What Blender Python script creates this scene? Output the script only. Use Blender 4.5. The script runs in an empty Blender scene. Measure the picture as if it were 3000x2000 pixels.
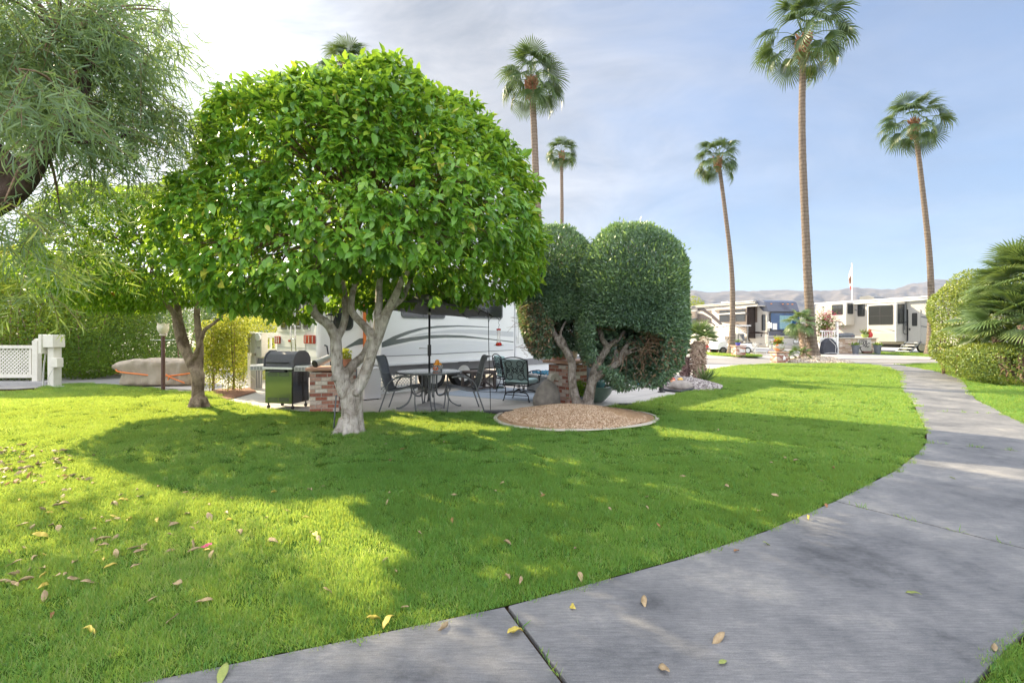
import bpy, math, random
import numpy as np
from mathutils import Vector, Matrix
from mathutils.geometry import tessellate_polygon
R = math.radians
rng = np.random.default_rng(7)
random.seed(7)
sc = bpy.context.scene
COL = sc.collection
# ---- survey of the photograph: focal length in photo pixels, eye height, horizon row --------------------------------
F, HY, CX, CH = 1440.0, 973.0, 1500.0, 1.5
def G(px, py, z=0.0):
    Y = F*(CH-z)/(py-HY)
    return ((px-CX)/F*Y, Y)
def W(px, py, Y):
    return ((px-CX)/F*Y, Y, CH+(HY-py)/F*Y)
def PL(px, py, o, d):
    k = (px-CX)/F
    s = (k*o[1]-o[0])/(d[0]-k*d[1])
    Y = o[1]+d[1]*s
    return (s, CH+(HY-py)/F*Y)

# ---- materials ------------------------------------------------------------------------------------------------------
def newmat(name):
    m = bpy.data.materials.new(name); m.use_nodes = True
    nt = m.node_tree
    for n in list(nt.nodes):
        if n.type != 'OUTPUT_MATERIAL': nt.nodes.remove(n)
    out = [n for n in nt.nodes if n.type == 'OUTPUT_MATERIAL'][0]
    return m, nt, out
def N(nt, t, **kw):
    n = nt.nodes.new(t)
    for k, v in kw.items():
        if k in n.inputs: n.inputs[k].default_value = v
        else: setattr(n, k, v)
    return n
def c4(c): return (c[0], c[1], c[2], 1.0)
def ramp(nt, pts):
    r = nt.nodes.new('ShaderNodeValToRGB')
    e = r.color_ramp.elements
    while len(e) < len(pts): e.new(0.5)
    for i, (p, c) in enumerate(pts):
        e[i].position = p; e[i].color = c4(c)
    return r
def pm(name, col, col2=None, scale=6.0, rough=.5, metal=0.0, bump=0.0, bscale=40.0, spec=.5, stretch=(1,1,1), coat=0.0, detail=5):
    m, nt, out = newmat(name); L = nt.links.new
    b = N(nt, 'ShaderNodeBsdfPrincipled', Roughness=rough, Metallic=metal)
    b.inputs['Specular IOR Level'].default_value = spec
    b.inputs['Coat Weight'].default_value = coat
    L(b.outputs[0], out.inputs[0])
    tc = N(nt, 'ShaderNodeTexCoord'); mp = N(nt, 'ShaderNodeMapping'); mp.inputs['Scale'].default_value = stretch
    L(tc.outputs['Object'], mp.inputs[0])
    if col2 is None: col2 = tuple(c*.82 for c in col)
    n = N(nt, 'ShaderNodeTexNoise', Scale=scale, Detail=detail, Roughness=.65)
    L(mp.outputs[0], n.inputs['Vector'])
    r = ramp(nt, [(.3, col2), (.7, col)])
    L(n.outputs[0], r.inputs[0]); L(r.outputs[0], b.inputs['Base Color'])
    if bump:
        n2 = N(nt, 'ShaderNodeTexNoise', Scale=bscale, Detail=6.0, Roughness=.7)
        L(mp.outputs[0], n2.inputs['Vector'])
        bp = N(nt, 'ShaderNodeBump', Strength=bump, Distance=.02)
        L(n2.outputs[0], bp.inputs['Height']); L(bp.outputs[0], b.inputs['Normal'])
    return m
def leafmat(name, cols, trans, tfac=.4, rough=.42, spec=.5):
    """cols: ramp of leaf colours by the leaf's own 'tint'; trans: colour of light that passes the blade."""
    m, nt, out = newmat(name); L = nt.links.new
    at = N(nt, 'ShaderNodeAttribute', attribute_name='tint')
    r = ramp(nt, [(i/(len(cols)-1), c) for i, c in enumerate(cols)])
    L(at.outputs['Fac'], r.inputs[0])
    b = N(nt, 'ShaderNodeBsdfPrincipled', Roughness=rough); b.inputs['Specular IOR Level'].default_value = spec
    L(r.outputs[0], b.inputs['Base Color'])
    t = N(nt, 'ShaderNodeBsdfTranslucent')
    mx = N(nt, 'ShaderNodeMix', data_type='RGBA', blend_type='MULTIPLY'); mx.inputs[0].default_value = 1.0
    sc_ = N(nt, 'ShaderNodeMix', data_type='RGBA', blend_type='MIX'); sc_.inputs[0].default_value = .5
    L(r.outputs[0], sc_.inputs[6]); sc_.inputs[7].default_value = c4(trans)
    L(sc_.outputs[2], t.inputs[0])
    ms = N(nt, 'ShaderNodeMixShader'); ms.inputs[0].default_value = tfac
    L(b.outputs[0], ms.inputs[1]); L(t.outputs[0], ms.inputs[2]); L(ms.outputs[0], out.inputs[0])
    return m
def barkmat(name, c1, c2, scale=9, stretch=(1,1,.25), bump=.6, rough=.85):
    m, nt, out = newmat(name); L = nt.links.new
    b = N(nt, 'ShaderNodeBsdfPrincipled', Roughness=rough); b.inputs['Specular IOR Level'].default_value = .2
    L(b.outputs[0], out.inputs[0])
    tc = N(nt, 'ShaderNodeTexCoord'); mp = N(nt, 'ShaderNodeMapping'); mp.inputs['Scale'].default_value = stretch
    L(tc.outputs['Object'], mp.inputs[0])
    n = N(nt, 'ShaderNodeTexNoise', Scale=scale*2.4, Detail=8.0, Roughness=.72, Distortion=.5); L(mp.outputs[0], n.inputs['Vector'])
    nb = N(nt, 'ShaderNodeTexNoise', Scale=scale*.42, Detail=6.0, Roughness=.6, Distortion=.8); L(tc.outputs['Object'], nb.inputs['Vector'])
    r = ramp(nt, [(.34, c2), (.44, tuple(a*.65+b_*.35 for a, b_ in zip(c1, c2))), (.62, c1)]); L(n.outputs[0], r.inputs[0])
    rb = ramp(nt, [(.36, (.52, .48, .44)), (.50, (.92, .90, .88)), (.64, (1.18, 1.18, 1.18))]); L(nb.outputs[0], rb.inputs[0])
    mm = N(nt, 'ShaderNodeMix', data_type='RGBA', blend_type='MULTIPLY'); mm.inputs[0].default_value = 1.0
    L(r.outputs[0], mm.inputs[6]); L(rb.outputs[0], mm.inputs[7]); L(mm.outputs[2], b.inputs['Base Color'])
    av = N(nt, 'ShaderNodeMath', operation='ADD'); L(n.outputs[0], av.inputs[0]); L(nb.outputs[0], av.inputs[1])
    bp = N(nt, 'ShaderNodeBump', Strength=bump, Distance=.035); L(av.outputs[0], bp.inputs['Height']); L(bp.outputs[0], b.inputs['Normal'])
    return m
def brickmat(name, cols, mortar, scale=1.0, bw=.2, bh=.065):
    m, nt, out = newmat(name); L = nt.links.new
    b = N(nt, 'ShaderNodeBsdfPrincipled', Roughness=.85); b.inputs['Specular IOR Level'].default_value = .2
    L(b.outputs[0], out.inputs[0])
    tc = N(nt, 'ShaderNodeTexCoord'); sp = N(nt, 'ShaderNodeSeparateXYZ'); L(tc.outputs['Object'], sp.inputs[0])
    ad = N(nt, 'ShaderNodeMath', operation='ADD'); L(sp.outputs[0], ad.inputs[0]); L(sp.outputs[1], ad.inputs[1])
    cb = N(nt, 'ShaderNodeCombineXYZ'); L(ad.outputs[0], cb.inputs[0]); L(sp.outputs[2], cb.inputs[1])
    br = nt.nodes.new('ShaderNodeTexBrick')
    br.inputs['Scale'].default_value = scale; br.inputs['Brick Width'].default_value = bw; br.inputs['Row Height'].default_value = bh
    br.inputs['Mortar Size'].default_value = .007; br.inputs['Mortar Smooth'].default_value = .3
    br.inputs['Color1'].default_value = (0,0,0,1); br.inputs['Color2'].default_value = (1,1,1,1); br.inputs['Mortar'].default_value = (.5,.5,.5,1)
    L(cb.outputs[0], br.inputs['Vector'])
    r = ramp(nt, [(i/(len(cols)-1), c) for i, c in enumerate(cols)]); r.color_ramp.interpolation = 'CONSTANT' if len(cols) > 4 else 'LINEAR'
    L(br.outputs[0], r.inputs[0])
    n = N(nt, 'ShaderNodeTexNoise', Scale=28.0, Detail=6.0, Roughness=.7); L(tc.outputs['Object'], n.inputs['Vector'])
    ov = N(nt, 'ShaderNodeMix', data_type='RGBA', blend_type='OVERLAY'); ov.inputs[0].default_value = .75
    L(r.outputs[0], ov.inputs[6]); L(n.outputs[0], ov.inputs[7])
    mx = N(nt, 'ShaderNodeMix', data_type='RGBA'); L(br.outputs['Fac'], mx.inputs[0]); L(ov.outputs[2], mx.inputs[6]); mx.inputs[7].default_value = c4(mortar)
    L(mx.outputs[2], b.inputs['Base Color'])
    iv = N(nt, 'ShaderNodeMath', operation='SUBTRACT'); iv.inputs[0].default_value = 1; L(br.outputs['Fac'], iv.inputs[1])
    a2 = N(nt, 'ShaderNodeMath', operation='MULTIPLY_ADD'); L(n.outputs[0], a2.inputs[0]); a2.inputs[1].default_value = .5; L(iv.outputs[0], a2.inputs[2])
    bp = N(nt, 'ShaderNodeBump', Strength=.9, Distance=.008); L(a2.outputs[0], bp.inputs['Height']); L(bp.outputs[0], b.inputs['Normal'])
    return m
def glassmat(name, col, rough=.03, metal=.0, spec=1.0):
    m, nt, out = newmat(name); L = nt.links.new
    b = N(nt, 'ShaderNodeBsdfPrincipled', Roughness=rough, Metallic=metal); b.inputs['Base Color'].default_value = c4(col)
    b.inputs['Specular IOR Level'].default_value = spec; b.inputs['Coat Weight'].default_value = .25; b.inputs['Coat Roughness'].default_value = .02
    L(b.outputs[0], out.inputs[0]); return m
def clearmat(name, col=(1,1,1), alpha=.35):
    m, nt, out = newmat(name); L = nt.links.new
    b = N(nt, 'ShaderNodeBsdfPrincipled', Roughness=.05); b.inputs['Base Color'].default_value = c4(col); b.inputs['Alpha'].default_value = alpha
    L(b.outputs[0], out.inputs[0]); return m

M = {}
M['white'] = pm('white_gelcoat', (.80,.80,.79), (.76,.76,.75), 2.0, .22, coat=.3)
M['cream'] = pm('cream_gelcoat', (.43,.40,.355), (.40,.37,.33), 2.0, .25, coat=.3)
M['cream_light'] = pm('pale_gelcoat', (.47,.45,.42), (.44,.42,.39), 2.0, .25, coat=.3)
M['vinyl'] = pm('white_vinyl', (.78,.78,.75), (.70,.70,.66), 5.0, .4)
M['offwhite'] = pm('old_white_paint', (.66,.63,.55), (.58,.55,.47), 7.0, .55, bump=.1)
M['lightgrey'] = pm('light_grey_decal', (.56,.57,.58), (.53,.54,.55), 2.0, .25, coat=.3)
M['palegrey'] = pm('pale_grey_decal', (.68,.69,.70), (.66,.67,.68), 2.0, .25, coat=.3)
M['decal'] = pm('grey_green_decal', (.13,.15,.145), (.11,.13,.125), 2.0, .25, coat=.3)
M['skirtgrey'] = pm('skirt_grey', (.22,.22,.23), None, 3, .4)
M['taupe'] = pm('taupe_paint', (.15,.118,.095), (.135,.105,.085), 2.0, .25, coat=.4)
M['brown'] = pm('dark_brown_paint', (.035,.022,.018), None, 2.0, .2, coat=.5)
M['navy'] = pm('navy_paint', (.05,.06,.10), None, 2.0, .18, coat=.6)
M['black'] = pm('black_plastic', (.018,.018,.02), (.012,.012,.013), 6, .45)
M['iron'] = pm('wrought_iron', (.022,.022,.024), (.012,.012,.013), 20, .5, metal=.3, bump=.15)
M['enamel'] = pm('black_enamel', (.02,.021,.021), (.015,.015,.016), 4, .16, coat=.6)
M['greycast'] = pm('grey_cast_lid', (.10,.10,.115), (.08,.08,.09), 30, .5, bump=.1, bscale=90)
M['steel'] = pm('brushed_steel', (.55,.55,.53), (.48,.48,.46), 12, .32, metal=.9)
M['chrome'] = pm('chrome_tube', (.75,.75,.74), None, 6, .15, metal=1.0)
M['bronzemetal'] = pm('dark_bronze_metal', (.15,.155,.16), (.11,.115,.12), 9, .42, metal=.5)
M['sling'] = pm('grey_sling_mesh', (.15,.16,.18), (.11,.12,.135), 60, .75, bump=.25, bscale=300)
M['tableglass'] = pm('mottled_table_top', (.27,.29,.30), (.21,.225,.24), 40, .12, coat=.5)
M['umbrella'] = pm('charcoal_canvas', (.15,.147,.152), (.125,.122,.127), 8, .85, bump=.15, bscale=200)
M['cushion'] = pm('pale_aqua_cushion', (.36,.50,.50), (.30,.43,.43), 5, .9, bump=.3, bscale=14)
M['cushion_grey'] = pm('grey_green_cushion', (.22,.29,.28), (.18,.245,.235), 5, .9, bump=.3, bscale=14)
M['terracotta'] = pm('terracotta', (.42,.20,.12), (.34,.15,.09), 9, .75, bump=.1)
M['cap'] = pm('clay_cap', (.50,.29,.20), (.40,.22,.15), 8, .7, bump=.12)
M['brick'] = brickmat('used_brick', [(.33,.12,.08), (.55,.45,.38), (.36,.17,.12), (.62,.55,.48), (.28,.11,.08), (.45,.28,.22), (.5,.4,.33)], (.42,.37,.32), bw=.21, bh=.072)
M['stackstone'] = brickmat('ledger_stone', [(.50,.38,.28), (.62,.52,.42), (.42,.30,.21), (.66,.58,.49), (.36,.25,.18), (.55,.44,.33)], (.35,.27,.2), bw=.34, bh=.06)
M['stone'] = pm('grey_boulder', (.30,.27,.23), (.17,.15,.13), 7, .85, bump=.5, bscale=12)
M['limestone'] = pm('pale_carved_stone', (.55,.50,.42), (.44,.39,.32), 10, .85, bump=.2)
M['tarp'] = pm('beige_canvas_tarp', (.34,.285,.22), (.27,.22,.165), 5, .85, bump=.5, bscale=9)
M['orange'] = pm('orange_strap', (.75,.20,.04), None, 6, .6)
M['fruit'] = pm('orange_fruit', (.78,.33,.04), (.70,.26,.03), 12, .4, bump=.1, bscale=120)
M['redplastic'] = pm('red_plastic', (.55,.02,.02), (.45,.015,.015), 6, .2)
M['nectar'] = clearmat('clear_plastic', (.95,.9,.9), .4)
M['glass'] = glassmat('tinted_window', (.028,.03,.03), spec=.6)
M['windshield'] = glassmat('windshield_glass', (.012,.06,.16), .04, spec=.6)
M['taillight'] = pm('tail_light_red', (.45,.035,.025), (.33,.02,.015), 30, .15, coat=.5)
M['amber'] = pm('amber_lens', (.8,.25,.05), None, 8, .2, coat=.4)
M['rubber'] = pm('tyre_rubber', (.02,.02,.02), None, 8, .8)
M['wood'] = pm('grey_brown_wood', (.10,.075,.065), (.065,.05,.043), 6, .6, stretch=(1,6,6), bump=.2)
M['wood2'] = pm('pale_timber', (.42,.29,.18), (.34,.22,.13), 5, .7, stretch=(1,6,6))
M['tank'] = pm('propane_white', (.72,.74,.75), (.68,.70,.71), 4, .3)
M['teal'] = pm('green_glaze', (.10,.15,.115), (.06,.10,.08), 5, .3, coat=.4)
M['blueglaze'] = pm('teal_glaze', (.10,.22,.23), (.06,.15,.16), 5, .2, coat=.5)
M['greypot'] = pm('slate_pot', (.15,.16,.18), (.11,.12,.135), 5, .5)
M['blueplastic'] = pm('blue_plastic', (.02,.20,.55), (.018,.17,.48), 4, .35)
M['blueglass'] = pm('blue_glass_beads', (.02,.22,.34), (.01,.08,.16), 60, .1, bump=.6, bscale=80)
M['concretegrey'] = pm('cast_concrete', (.33,.32,.31), (.27,.26,.25), 8, .8, bump=.15)
M['softgrey'] = pm('meter_grey_paint', (.52,.51,.47), (.45,.44,.40), 5, .5)
M['globe'] = pm('frosted_globe', (.72,.66,.55), (.62,.55,.44), 10, .25, coat=.4)
M['rust'] = pm('rust_brown_paint', (.10,.04,.03), (.07,.03,.022), 9, .5)
M['red'] = pm('red_paint', (.5,.035,.03), (.42,.03,.025), 6, .5)
M['covergrey'] = pm('dark_cover_fabric', (.035,.038,.05), (.025,.027,.037), 7, .7, bump=.3, bscale=12)
M['flagwhite'] = pm('flag_white', (.75,.74,.72), None, 4, .8)
M['flagbrown'] = pm('flag_brown', (.28,.15,.10), (.2,.1,.07), 14, .8)
M['ink'] = pm('dark_ink', (.05,.05,.055), None, 5, .6)
M['seedhead'] = pm('dry_palm_boots', (.36,.17,.09), (.20,.09,.05), 18, .9, bump=.6, bscale=30)
M['rope'] = pm('tan_wicker', (.30,.20,.13), (.20,.13,.08), 30, .8, bump=.4)

# ---- mesh helpers ---------------------------------------------------------------------------------------------------
class MB:
    def __init__(s): s.v = []; s.f = []
    def add(s, vs, fs):
        o = len(s.v); s.v += [tuple(v) for v in vs]; s.f += [tuple(i+o for i in f) for f in fs]; return s
    def box(s, cx, cy, cz, sx, sy, sz, rot=0, tx=None):
        c, n = math.cos(rot), math.sin(rot); vs = []
        for dz in (-.5, .5):
            for dx, dy in ((-.5,-.5), (.5,-.5), (.5,.5), (-.5,.5)):
                k = 1.0 if (tx is None or dz < 0) else tx
                x, y = dx*sx*k, dy*sy*k
                vs.append((cx+x*c-y*n, cy+x*n+y*c, cz+dz*sz))
        return s.add(vs, [(3,2,1,0), (4,5,6,7), (0,1,5,4), (1,2,6,5), (2,3,7,6), (3,0,4,7)])
    def tube(s, pts, r, n=8, caps=True, up=None):
        P = [Vector(p) for p in pts]; m = len(P)
        rr = list(r) if hasattr(r, '__len__') else [r]*m
        t0 = (P[1]-P[0]).normalized(); a = Vector((0,0,1)) if abs(t0.z) < .9 else Vector((1,0,0))
        u = t0.cross(a).normalized(); vs = []; fs = []
        for i in range(m):
            t = (P[min(i+1, m-1)]-P[max(i-1, 0)]).normalized()
            u = (u-t*u.dot(t)).normalized(); w = t.cross(u)
            for k in range(n):
                an = 2*math.pi*k/n
                vs.append(P[i]+(u*math.cos(an)+w*math.sin(an))*rr[i])
        for i in range(m-1):
            for k in range(n):
                k2 = (k+1) % n
                fs.append((i*n+k, i*n+k2, (i+1)*n+k2, (i+1)*n+k))
        if caps:
            fs.append(tuple(range(n-1, -1, -1))); fs.append(tuple((m-1)*n+k for k in range(n)))
        return s.add(vs, fs)
    def lathe(s, prof, n=20, c=(0,0,0), sx=1, sy=1):
        vs = []; fs = []; m = len(prof)
        for r, z in prof:
            for k in range(n):
                a = 2*math.pi*k/n
                vs.append((c[0]+r*math.cos(a)*sx, c[1]+r*math.sin(a)*sy, c[2]+z))
        for i in range(m-1):
            for k in range(n):
                k2 = (k+1) % n
                fs.append((i*n+k, i*n+k2, (i+1)*n+k2, (i+1)*n+k))
        if prof[0][0] > 1e-4: fs.append(tuple(range(n-1, -1, -1)))
        if prof[-1][0] > 1e-4: fs.append(tuple((m-1)*n+k for k in range(n)))
        return s.add(vs, fs)
    def prism(s, poly, fn, t):
        """poly: 2-D outline; fn(a, b, d) -> 3-D point, d = 0 .. t through the thickness."""
        n = len(poly)
        vs = [fn(a, b, 0) for a, b in poly]+[fn(a, b, t) for a, b in poly]
        tris = tessellate_polygon([[Vector((a, b, 0)) for a, b in poly]])
        fs = [tuple(q) for q in tris]+[tuple(i+n for i in reversed(q)) for q in tris]
        for i in range(n):
            j = (i+1) % n; fs.append((i, j, j+n, i+n))
        return s.add(vs, fs)
    def ball(s, c, r, n=12, sz=1.0):
        m = n//2
        prof = [(max(1e-5, r*math.sin(math.pi*i/m)), -r*sz*math.cos(math.pi*i/m)) for i in range(m+1)]
        return s.lathe(prof, n, c)
    def build(s, name, mat, parent=None, smooth=False, bevel=0, bseg=2, loc=None, rotz=None, recalc=True):
        me = bpy.data.meshes.new(name); me.from_pydata(s.v, [], s.f)
        if recalc:
            import bmesh
            bm = bmesh.new(); bm.from_mesh(me); bmesh.ops.recalc_face_normals(bm, faces=bm.faces); bm.to_mesh(me); bm.free()
        o = bpy.data.objects.new(name, me); COL.objects.link(o)
        if mat: me.materials.append(mat)
        if smooth:
            me.polygons.foreach_set('use_smooth', [True]*len(me.polygons))
            if smooth == 'auto':
                md = o.modifiers.new('edge', 'EDGE_SPLIT'); md.split_angle = R(40)
        if bevel:
            b = o.modifiers.new('bev', 'BEVEL'); b.width = bevel; b.segments = bseg; b.limit_method = 'ANGLE'; b.angle_limit = R(35)
        if parent: o.parent = parent
        if loc is not None: o.location = loc
        if rotz is not None: o.rotation_euler.z = rotz
        return o
def tag(o, label, cat, group=None):
    o['label'] = label; o['category'] = cat
    if group: o['group'] = group
    return o
def thing(name, label, cat, loc=(0,0,0), rotz=0.0, group=None):
    o = bpy.data.objects.new(name, None); COL.objects.link(o)
    o.empty_display_size = .1
    o.location = loc; o.rotation_euler = (0, 0, rotz)
    return tag(o, label, cat, group)
def struct(o): o['kind'] = 'structure'; return o
def copy_tree(o, parent=None):
    c = o.copy(); COL.objects.link(c)
    if parent: c.parent = parent
    for ch in list(o.children): copy_tree(ch, c)
    return c
def rawmesh(name, V, loops, starts, mat, parent=None, tint=None, flat=False):
    me = bpy.data.meshes.new(name)
    me.vertices.add(len(V)); me.vertices.foreach_set('co', np.ascontiguousarray(V, dtype=np.float32).ravel())
    me.loops.add(len(loops)); me.loops.foreach_set('vertex_index', np.ascontiguousarray(loops, dtype=np.int32))
    me.polygons.add(len(starts)); me.polygons.foreach_set('loop_start', np.ascontiguousarray(starts, dtype=np.int32))
    if tint is not None:
        a = me.attributes.new('tint', 'FLOAT', 'POINT'); a.data.foreach_set('value', np.ascontiguousarray(tint, dtype=np.float32))
    me.update(calc_edges=True)
    me.polygons.foreach_set('use_smooth', [not flat]*len(me.polygons))
    me.materials.append(mat)
    o = bpy.data.objects.new(name, me); COL.objects.link(o)
    if parent: o.parent = parent
    return o
def nrm(a): return a/np.maximum(np.linalg.norm(a, axis=-1, keepdims=True), 1e-9)
# leaf templates: (x across, y along, z lift), faces
LEAF_FULL = (np.array([(0,0,0), (-.42,.3,.10), (0,.3,0), (.42,.3,.10), (-.44,.62,.04), (0,.62,-.04), (.44,.62,.04), (0,1,-.16)]),
             [(0,2,1), (0,3,2), (1,2,5,4), (2,3,6,5), (4,5,7), (5,6,7)])
LEAF_SMALL = (np.array([(0,0,0), (-.5,.45,.08), (.5,.45,.08), (0,1,-.08)]), [(0,2,1), (1,2,3)])
LEAF_STRAP = (np.array([(-.2,0,0), (.2,0,0), (-.5,.4,.0), (.5,.4,.0), (-.4,.75,-.06), (.4,.75,-.06), (0,1,-.16)]),
              [(0,1,3,2), (2,3,5,4), (4,5,6)])
def leaves(name, P, D, Nn, Ln, Wd, tint, tpl, mat, parent=None):
    T, Fc = tpl; k = len(T); n = len(P)
    Y = nrm(D); X = nrm(np.cross(Y, Nn)); Z = np.cross(X, Y)
    V = (P[:,None,:]+Y[:,None,:]*(T[None,:,1:2]*Ln[:,None,None])+X[:,None,:]*(T[None,:,0:1]*Wd[:,None,None])
         +Z[:,None,:]*(T[None,:,2:3]*Ln[:,None,None])).reshape(-1, 3)
    fl = np.concatenate([np.array(f) for f in Fc]); fs = np.cumsum([0]+[len(f) for f in Fc])[:-1]
    loops = (fl[None,:]+np.arange(n)[:,None]*k).ravel()
    starts = (fs[None,:]+np.arange(n)[:,None]*len(fl)).ravel()
    return rawmesh(name, V, loops, starts, mat, parent, np.repeat(tint, k))
def rdirs(n):
    return nrm(rng.normal(size=(n, 3)))
def super_r(d, rad, p):
    """radius of a super-ellipsoid with half axes rad along unit directions d"""
    q = np.abs(d)/np.array(rad)
    return (q**p).sum(1)**(-1/p)
def vnoise(p, s, seed=0):
    q = p*s+seed*13.7
    return (np.sin(q[:,0]*1.7+1.3*np.sin(q[:,1]*1.1+.5))+np.sin(q[:,1]*1.9+1.1*np.sin(q[:,2]*1.3+1.7))+np.sin(q[:,2]*2.1+1.2*np.sin(q[:,0]*.9+2.9)))/3.0
def organic(mb, name, mat, parent, voxel=.02, sm=4):
    o = mb.build(name, mat, parent, smooth=True)
    r = o.modifiers.new('re', 'REMESH'); r.mode = 'VOXEL'; r.voxel_size = voxel; r.use_smooth_shade = True
    s = o.modifiers.new('sm', 'SMOOTH'); s.iterations = sm; s.factor = .5
    return o
# ===== camera, light, sky ============================================================================================
cam = bpy.data.cameras.new('camera'); camo = bpy.data.objects.new('camera', cam); COL.objects.link(camo)
cam.sensor_width = 36; cam.lens = F/3000*36; cam.shift_y = -27/3000; cam.clip_start = .05; cam.clip_end = 30000
camo.location = (0, 0, CH); camo.rotation_euler = (R(90), 0, 0); sc.camera = camo
SUN_EL = R(29); SUN_V = Vector((-.79, .613, 0)).normalized()
SUNDIR = Vector((SUN_V.x*math.cos(SUN_EL), SUN_V.y*math.cos(SUN_EL), math.sin(SUN_EL)))
sl = bpy.data.lights.new('sun', 'SUN'); sl.energy = 5.0; sl.angle = R(.6); sl.color = (1, .85, .58)
so = bpy.data.objects.new('sun', sl); COL.objects.link(so); so.rotation_euler = SUNDIR.to_track_quat('Z', 'Y').to_euler()
so.location = SUNDIR*50
w = bpy.data.worlds.new('World'); sc.world = w; w.use_nodes = True
nt = w.node_tree; L = nt.links.new
for n in list(nt.nodes): nt.nodes.remove(n)
wo = N(nt, 'ShaderNodeOutputWorld'); bg = N(nt, 'ShaderNodeBackground', Strength=.12)
sky = N(nt, 'ShaderNodeTexSky', sky_type='NISHITA'); sky.sun_disc = False
sky.sun_elevation = SUN_EL; sky.sun_rotation = math.atan2(SUN_V.x, SUN_V.y); sky.altitude = 100; sky.air_density = 1.0; sky.dust_density = 1.2; sky.ozone_density = 3.0
tc = N(nt, 'ShaderNodeTexCoord'); mp = N(nt, 'ShaderNodeMapping'); mp.inputs['Scale'].default_value = (1, 1, 2.6)
L(tc.outputs['Generated'], mp.inputs[0])
def mrange(src, a, b, c, d, smooth=True):
    m_ = N(nt, 'ShaderNodeMapRange', interpolation_type='SMOOTHSTEP' if smooth else 'LINEAR'); L(src, m_.inputs[0])
    for i_, v_ in enumerate((a, b, c, d)): m_.inputs[i_+1].default_value = v_
    return m_.outputs[0]
def mth(op, a, b):
    m_ = N(nt, 'ShaderNodeMath', operation=op)
    for i_, v_ in enumerate((a, b)):
        if isinstance(v_, (int, float)): m_.inputs[i_].default_value = v_
        else: L(v_, m_.inputs[i_])
    return m_.outputs[0]
n1 = N(nt, 'ShaderNodeTexNoise', Scale=1.5, Detail=8.0, Roughness=.58, Distortion=.5); L(mp.outputs[0], n1.inputs['Vector'])
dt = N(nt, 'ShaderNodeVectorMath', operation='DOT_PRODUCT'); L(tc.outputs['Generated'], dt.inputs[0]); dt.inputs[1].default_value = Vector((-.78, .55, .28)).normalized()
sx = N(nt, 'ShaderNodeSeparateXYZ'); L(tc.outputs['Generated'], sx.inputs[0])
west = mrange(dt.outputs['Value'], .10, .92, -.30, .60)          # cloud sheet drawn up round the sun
fill_top = mrange(sx.outputs[2], .52, .80, 0, .75)                   # unseen cloud added overhead to brighten the shade
fill_back = mrange(sx.outputs[1], .25, -.35, 0, .80)                  # unseen cloud added behind the camera as shade fill
cov = mth('ADD', n1.outputs[0], mth('MAXIMUM', west, mth('MAXIMUM', mth('SUBTRACT', fill_top, .2), mth('SUBTRACT', fill_back, .2))))
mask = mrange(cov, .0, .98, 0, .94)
n2 = N(nt, 'ShaderNodeTexNoise', Scale=2.4, Detail=8.0, Roughness=.6, Distortion=.9); L(mp.outputs[0], n2.inputs['Vector'])
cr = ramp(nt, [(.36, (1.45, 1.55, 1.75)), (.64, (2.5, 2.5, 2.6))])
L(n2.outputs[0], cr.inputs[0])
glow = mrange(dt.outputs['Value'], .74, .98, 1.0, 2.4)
front = mth('MAXIMUM', mrange(sx.outputs[2], .55, .85, 1.0, 3.4), mrange(sx.outputs[1], .1, -.5, 1.0, 4.2))   # boosts the added overhead and rear clouds so they act as fill light
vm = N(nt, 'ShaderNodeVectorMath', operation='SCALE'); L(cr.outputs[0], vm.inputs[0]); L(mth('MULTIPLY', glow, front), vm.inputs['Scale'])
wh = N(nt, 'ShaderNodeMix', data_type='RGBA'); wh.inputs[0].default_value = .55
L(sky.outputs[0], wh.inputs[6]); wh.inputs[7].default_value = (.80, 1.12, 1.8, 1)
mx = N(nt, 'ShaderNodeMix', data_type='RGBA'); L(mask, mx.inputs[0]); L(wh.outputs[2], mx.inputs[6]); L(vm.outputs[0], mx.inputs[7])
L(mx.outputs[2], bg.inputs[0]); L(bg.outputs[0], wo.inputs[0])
sc.view_settings.view_transform = 'Standard'; sc.view_settings.look = 'None'; sc.view_settings.exposure = 1.5; sc.view_settings.gamma = 1
sc.cycles.use_denoising = True
sc.cycles.max_bounces = 8; sc.cycles.transparent_max_bounces = 12; sc.cycles.volume_bounces = 0
sc.cycles.sample_clamp_indirect = 6

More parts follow.
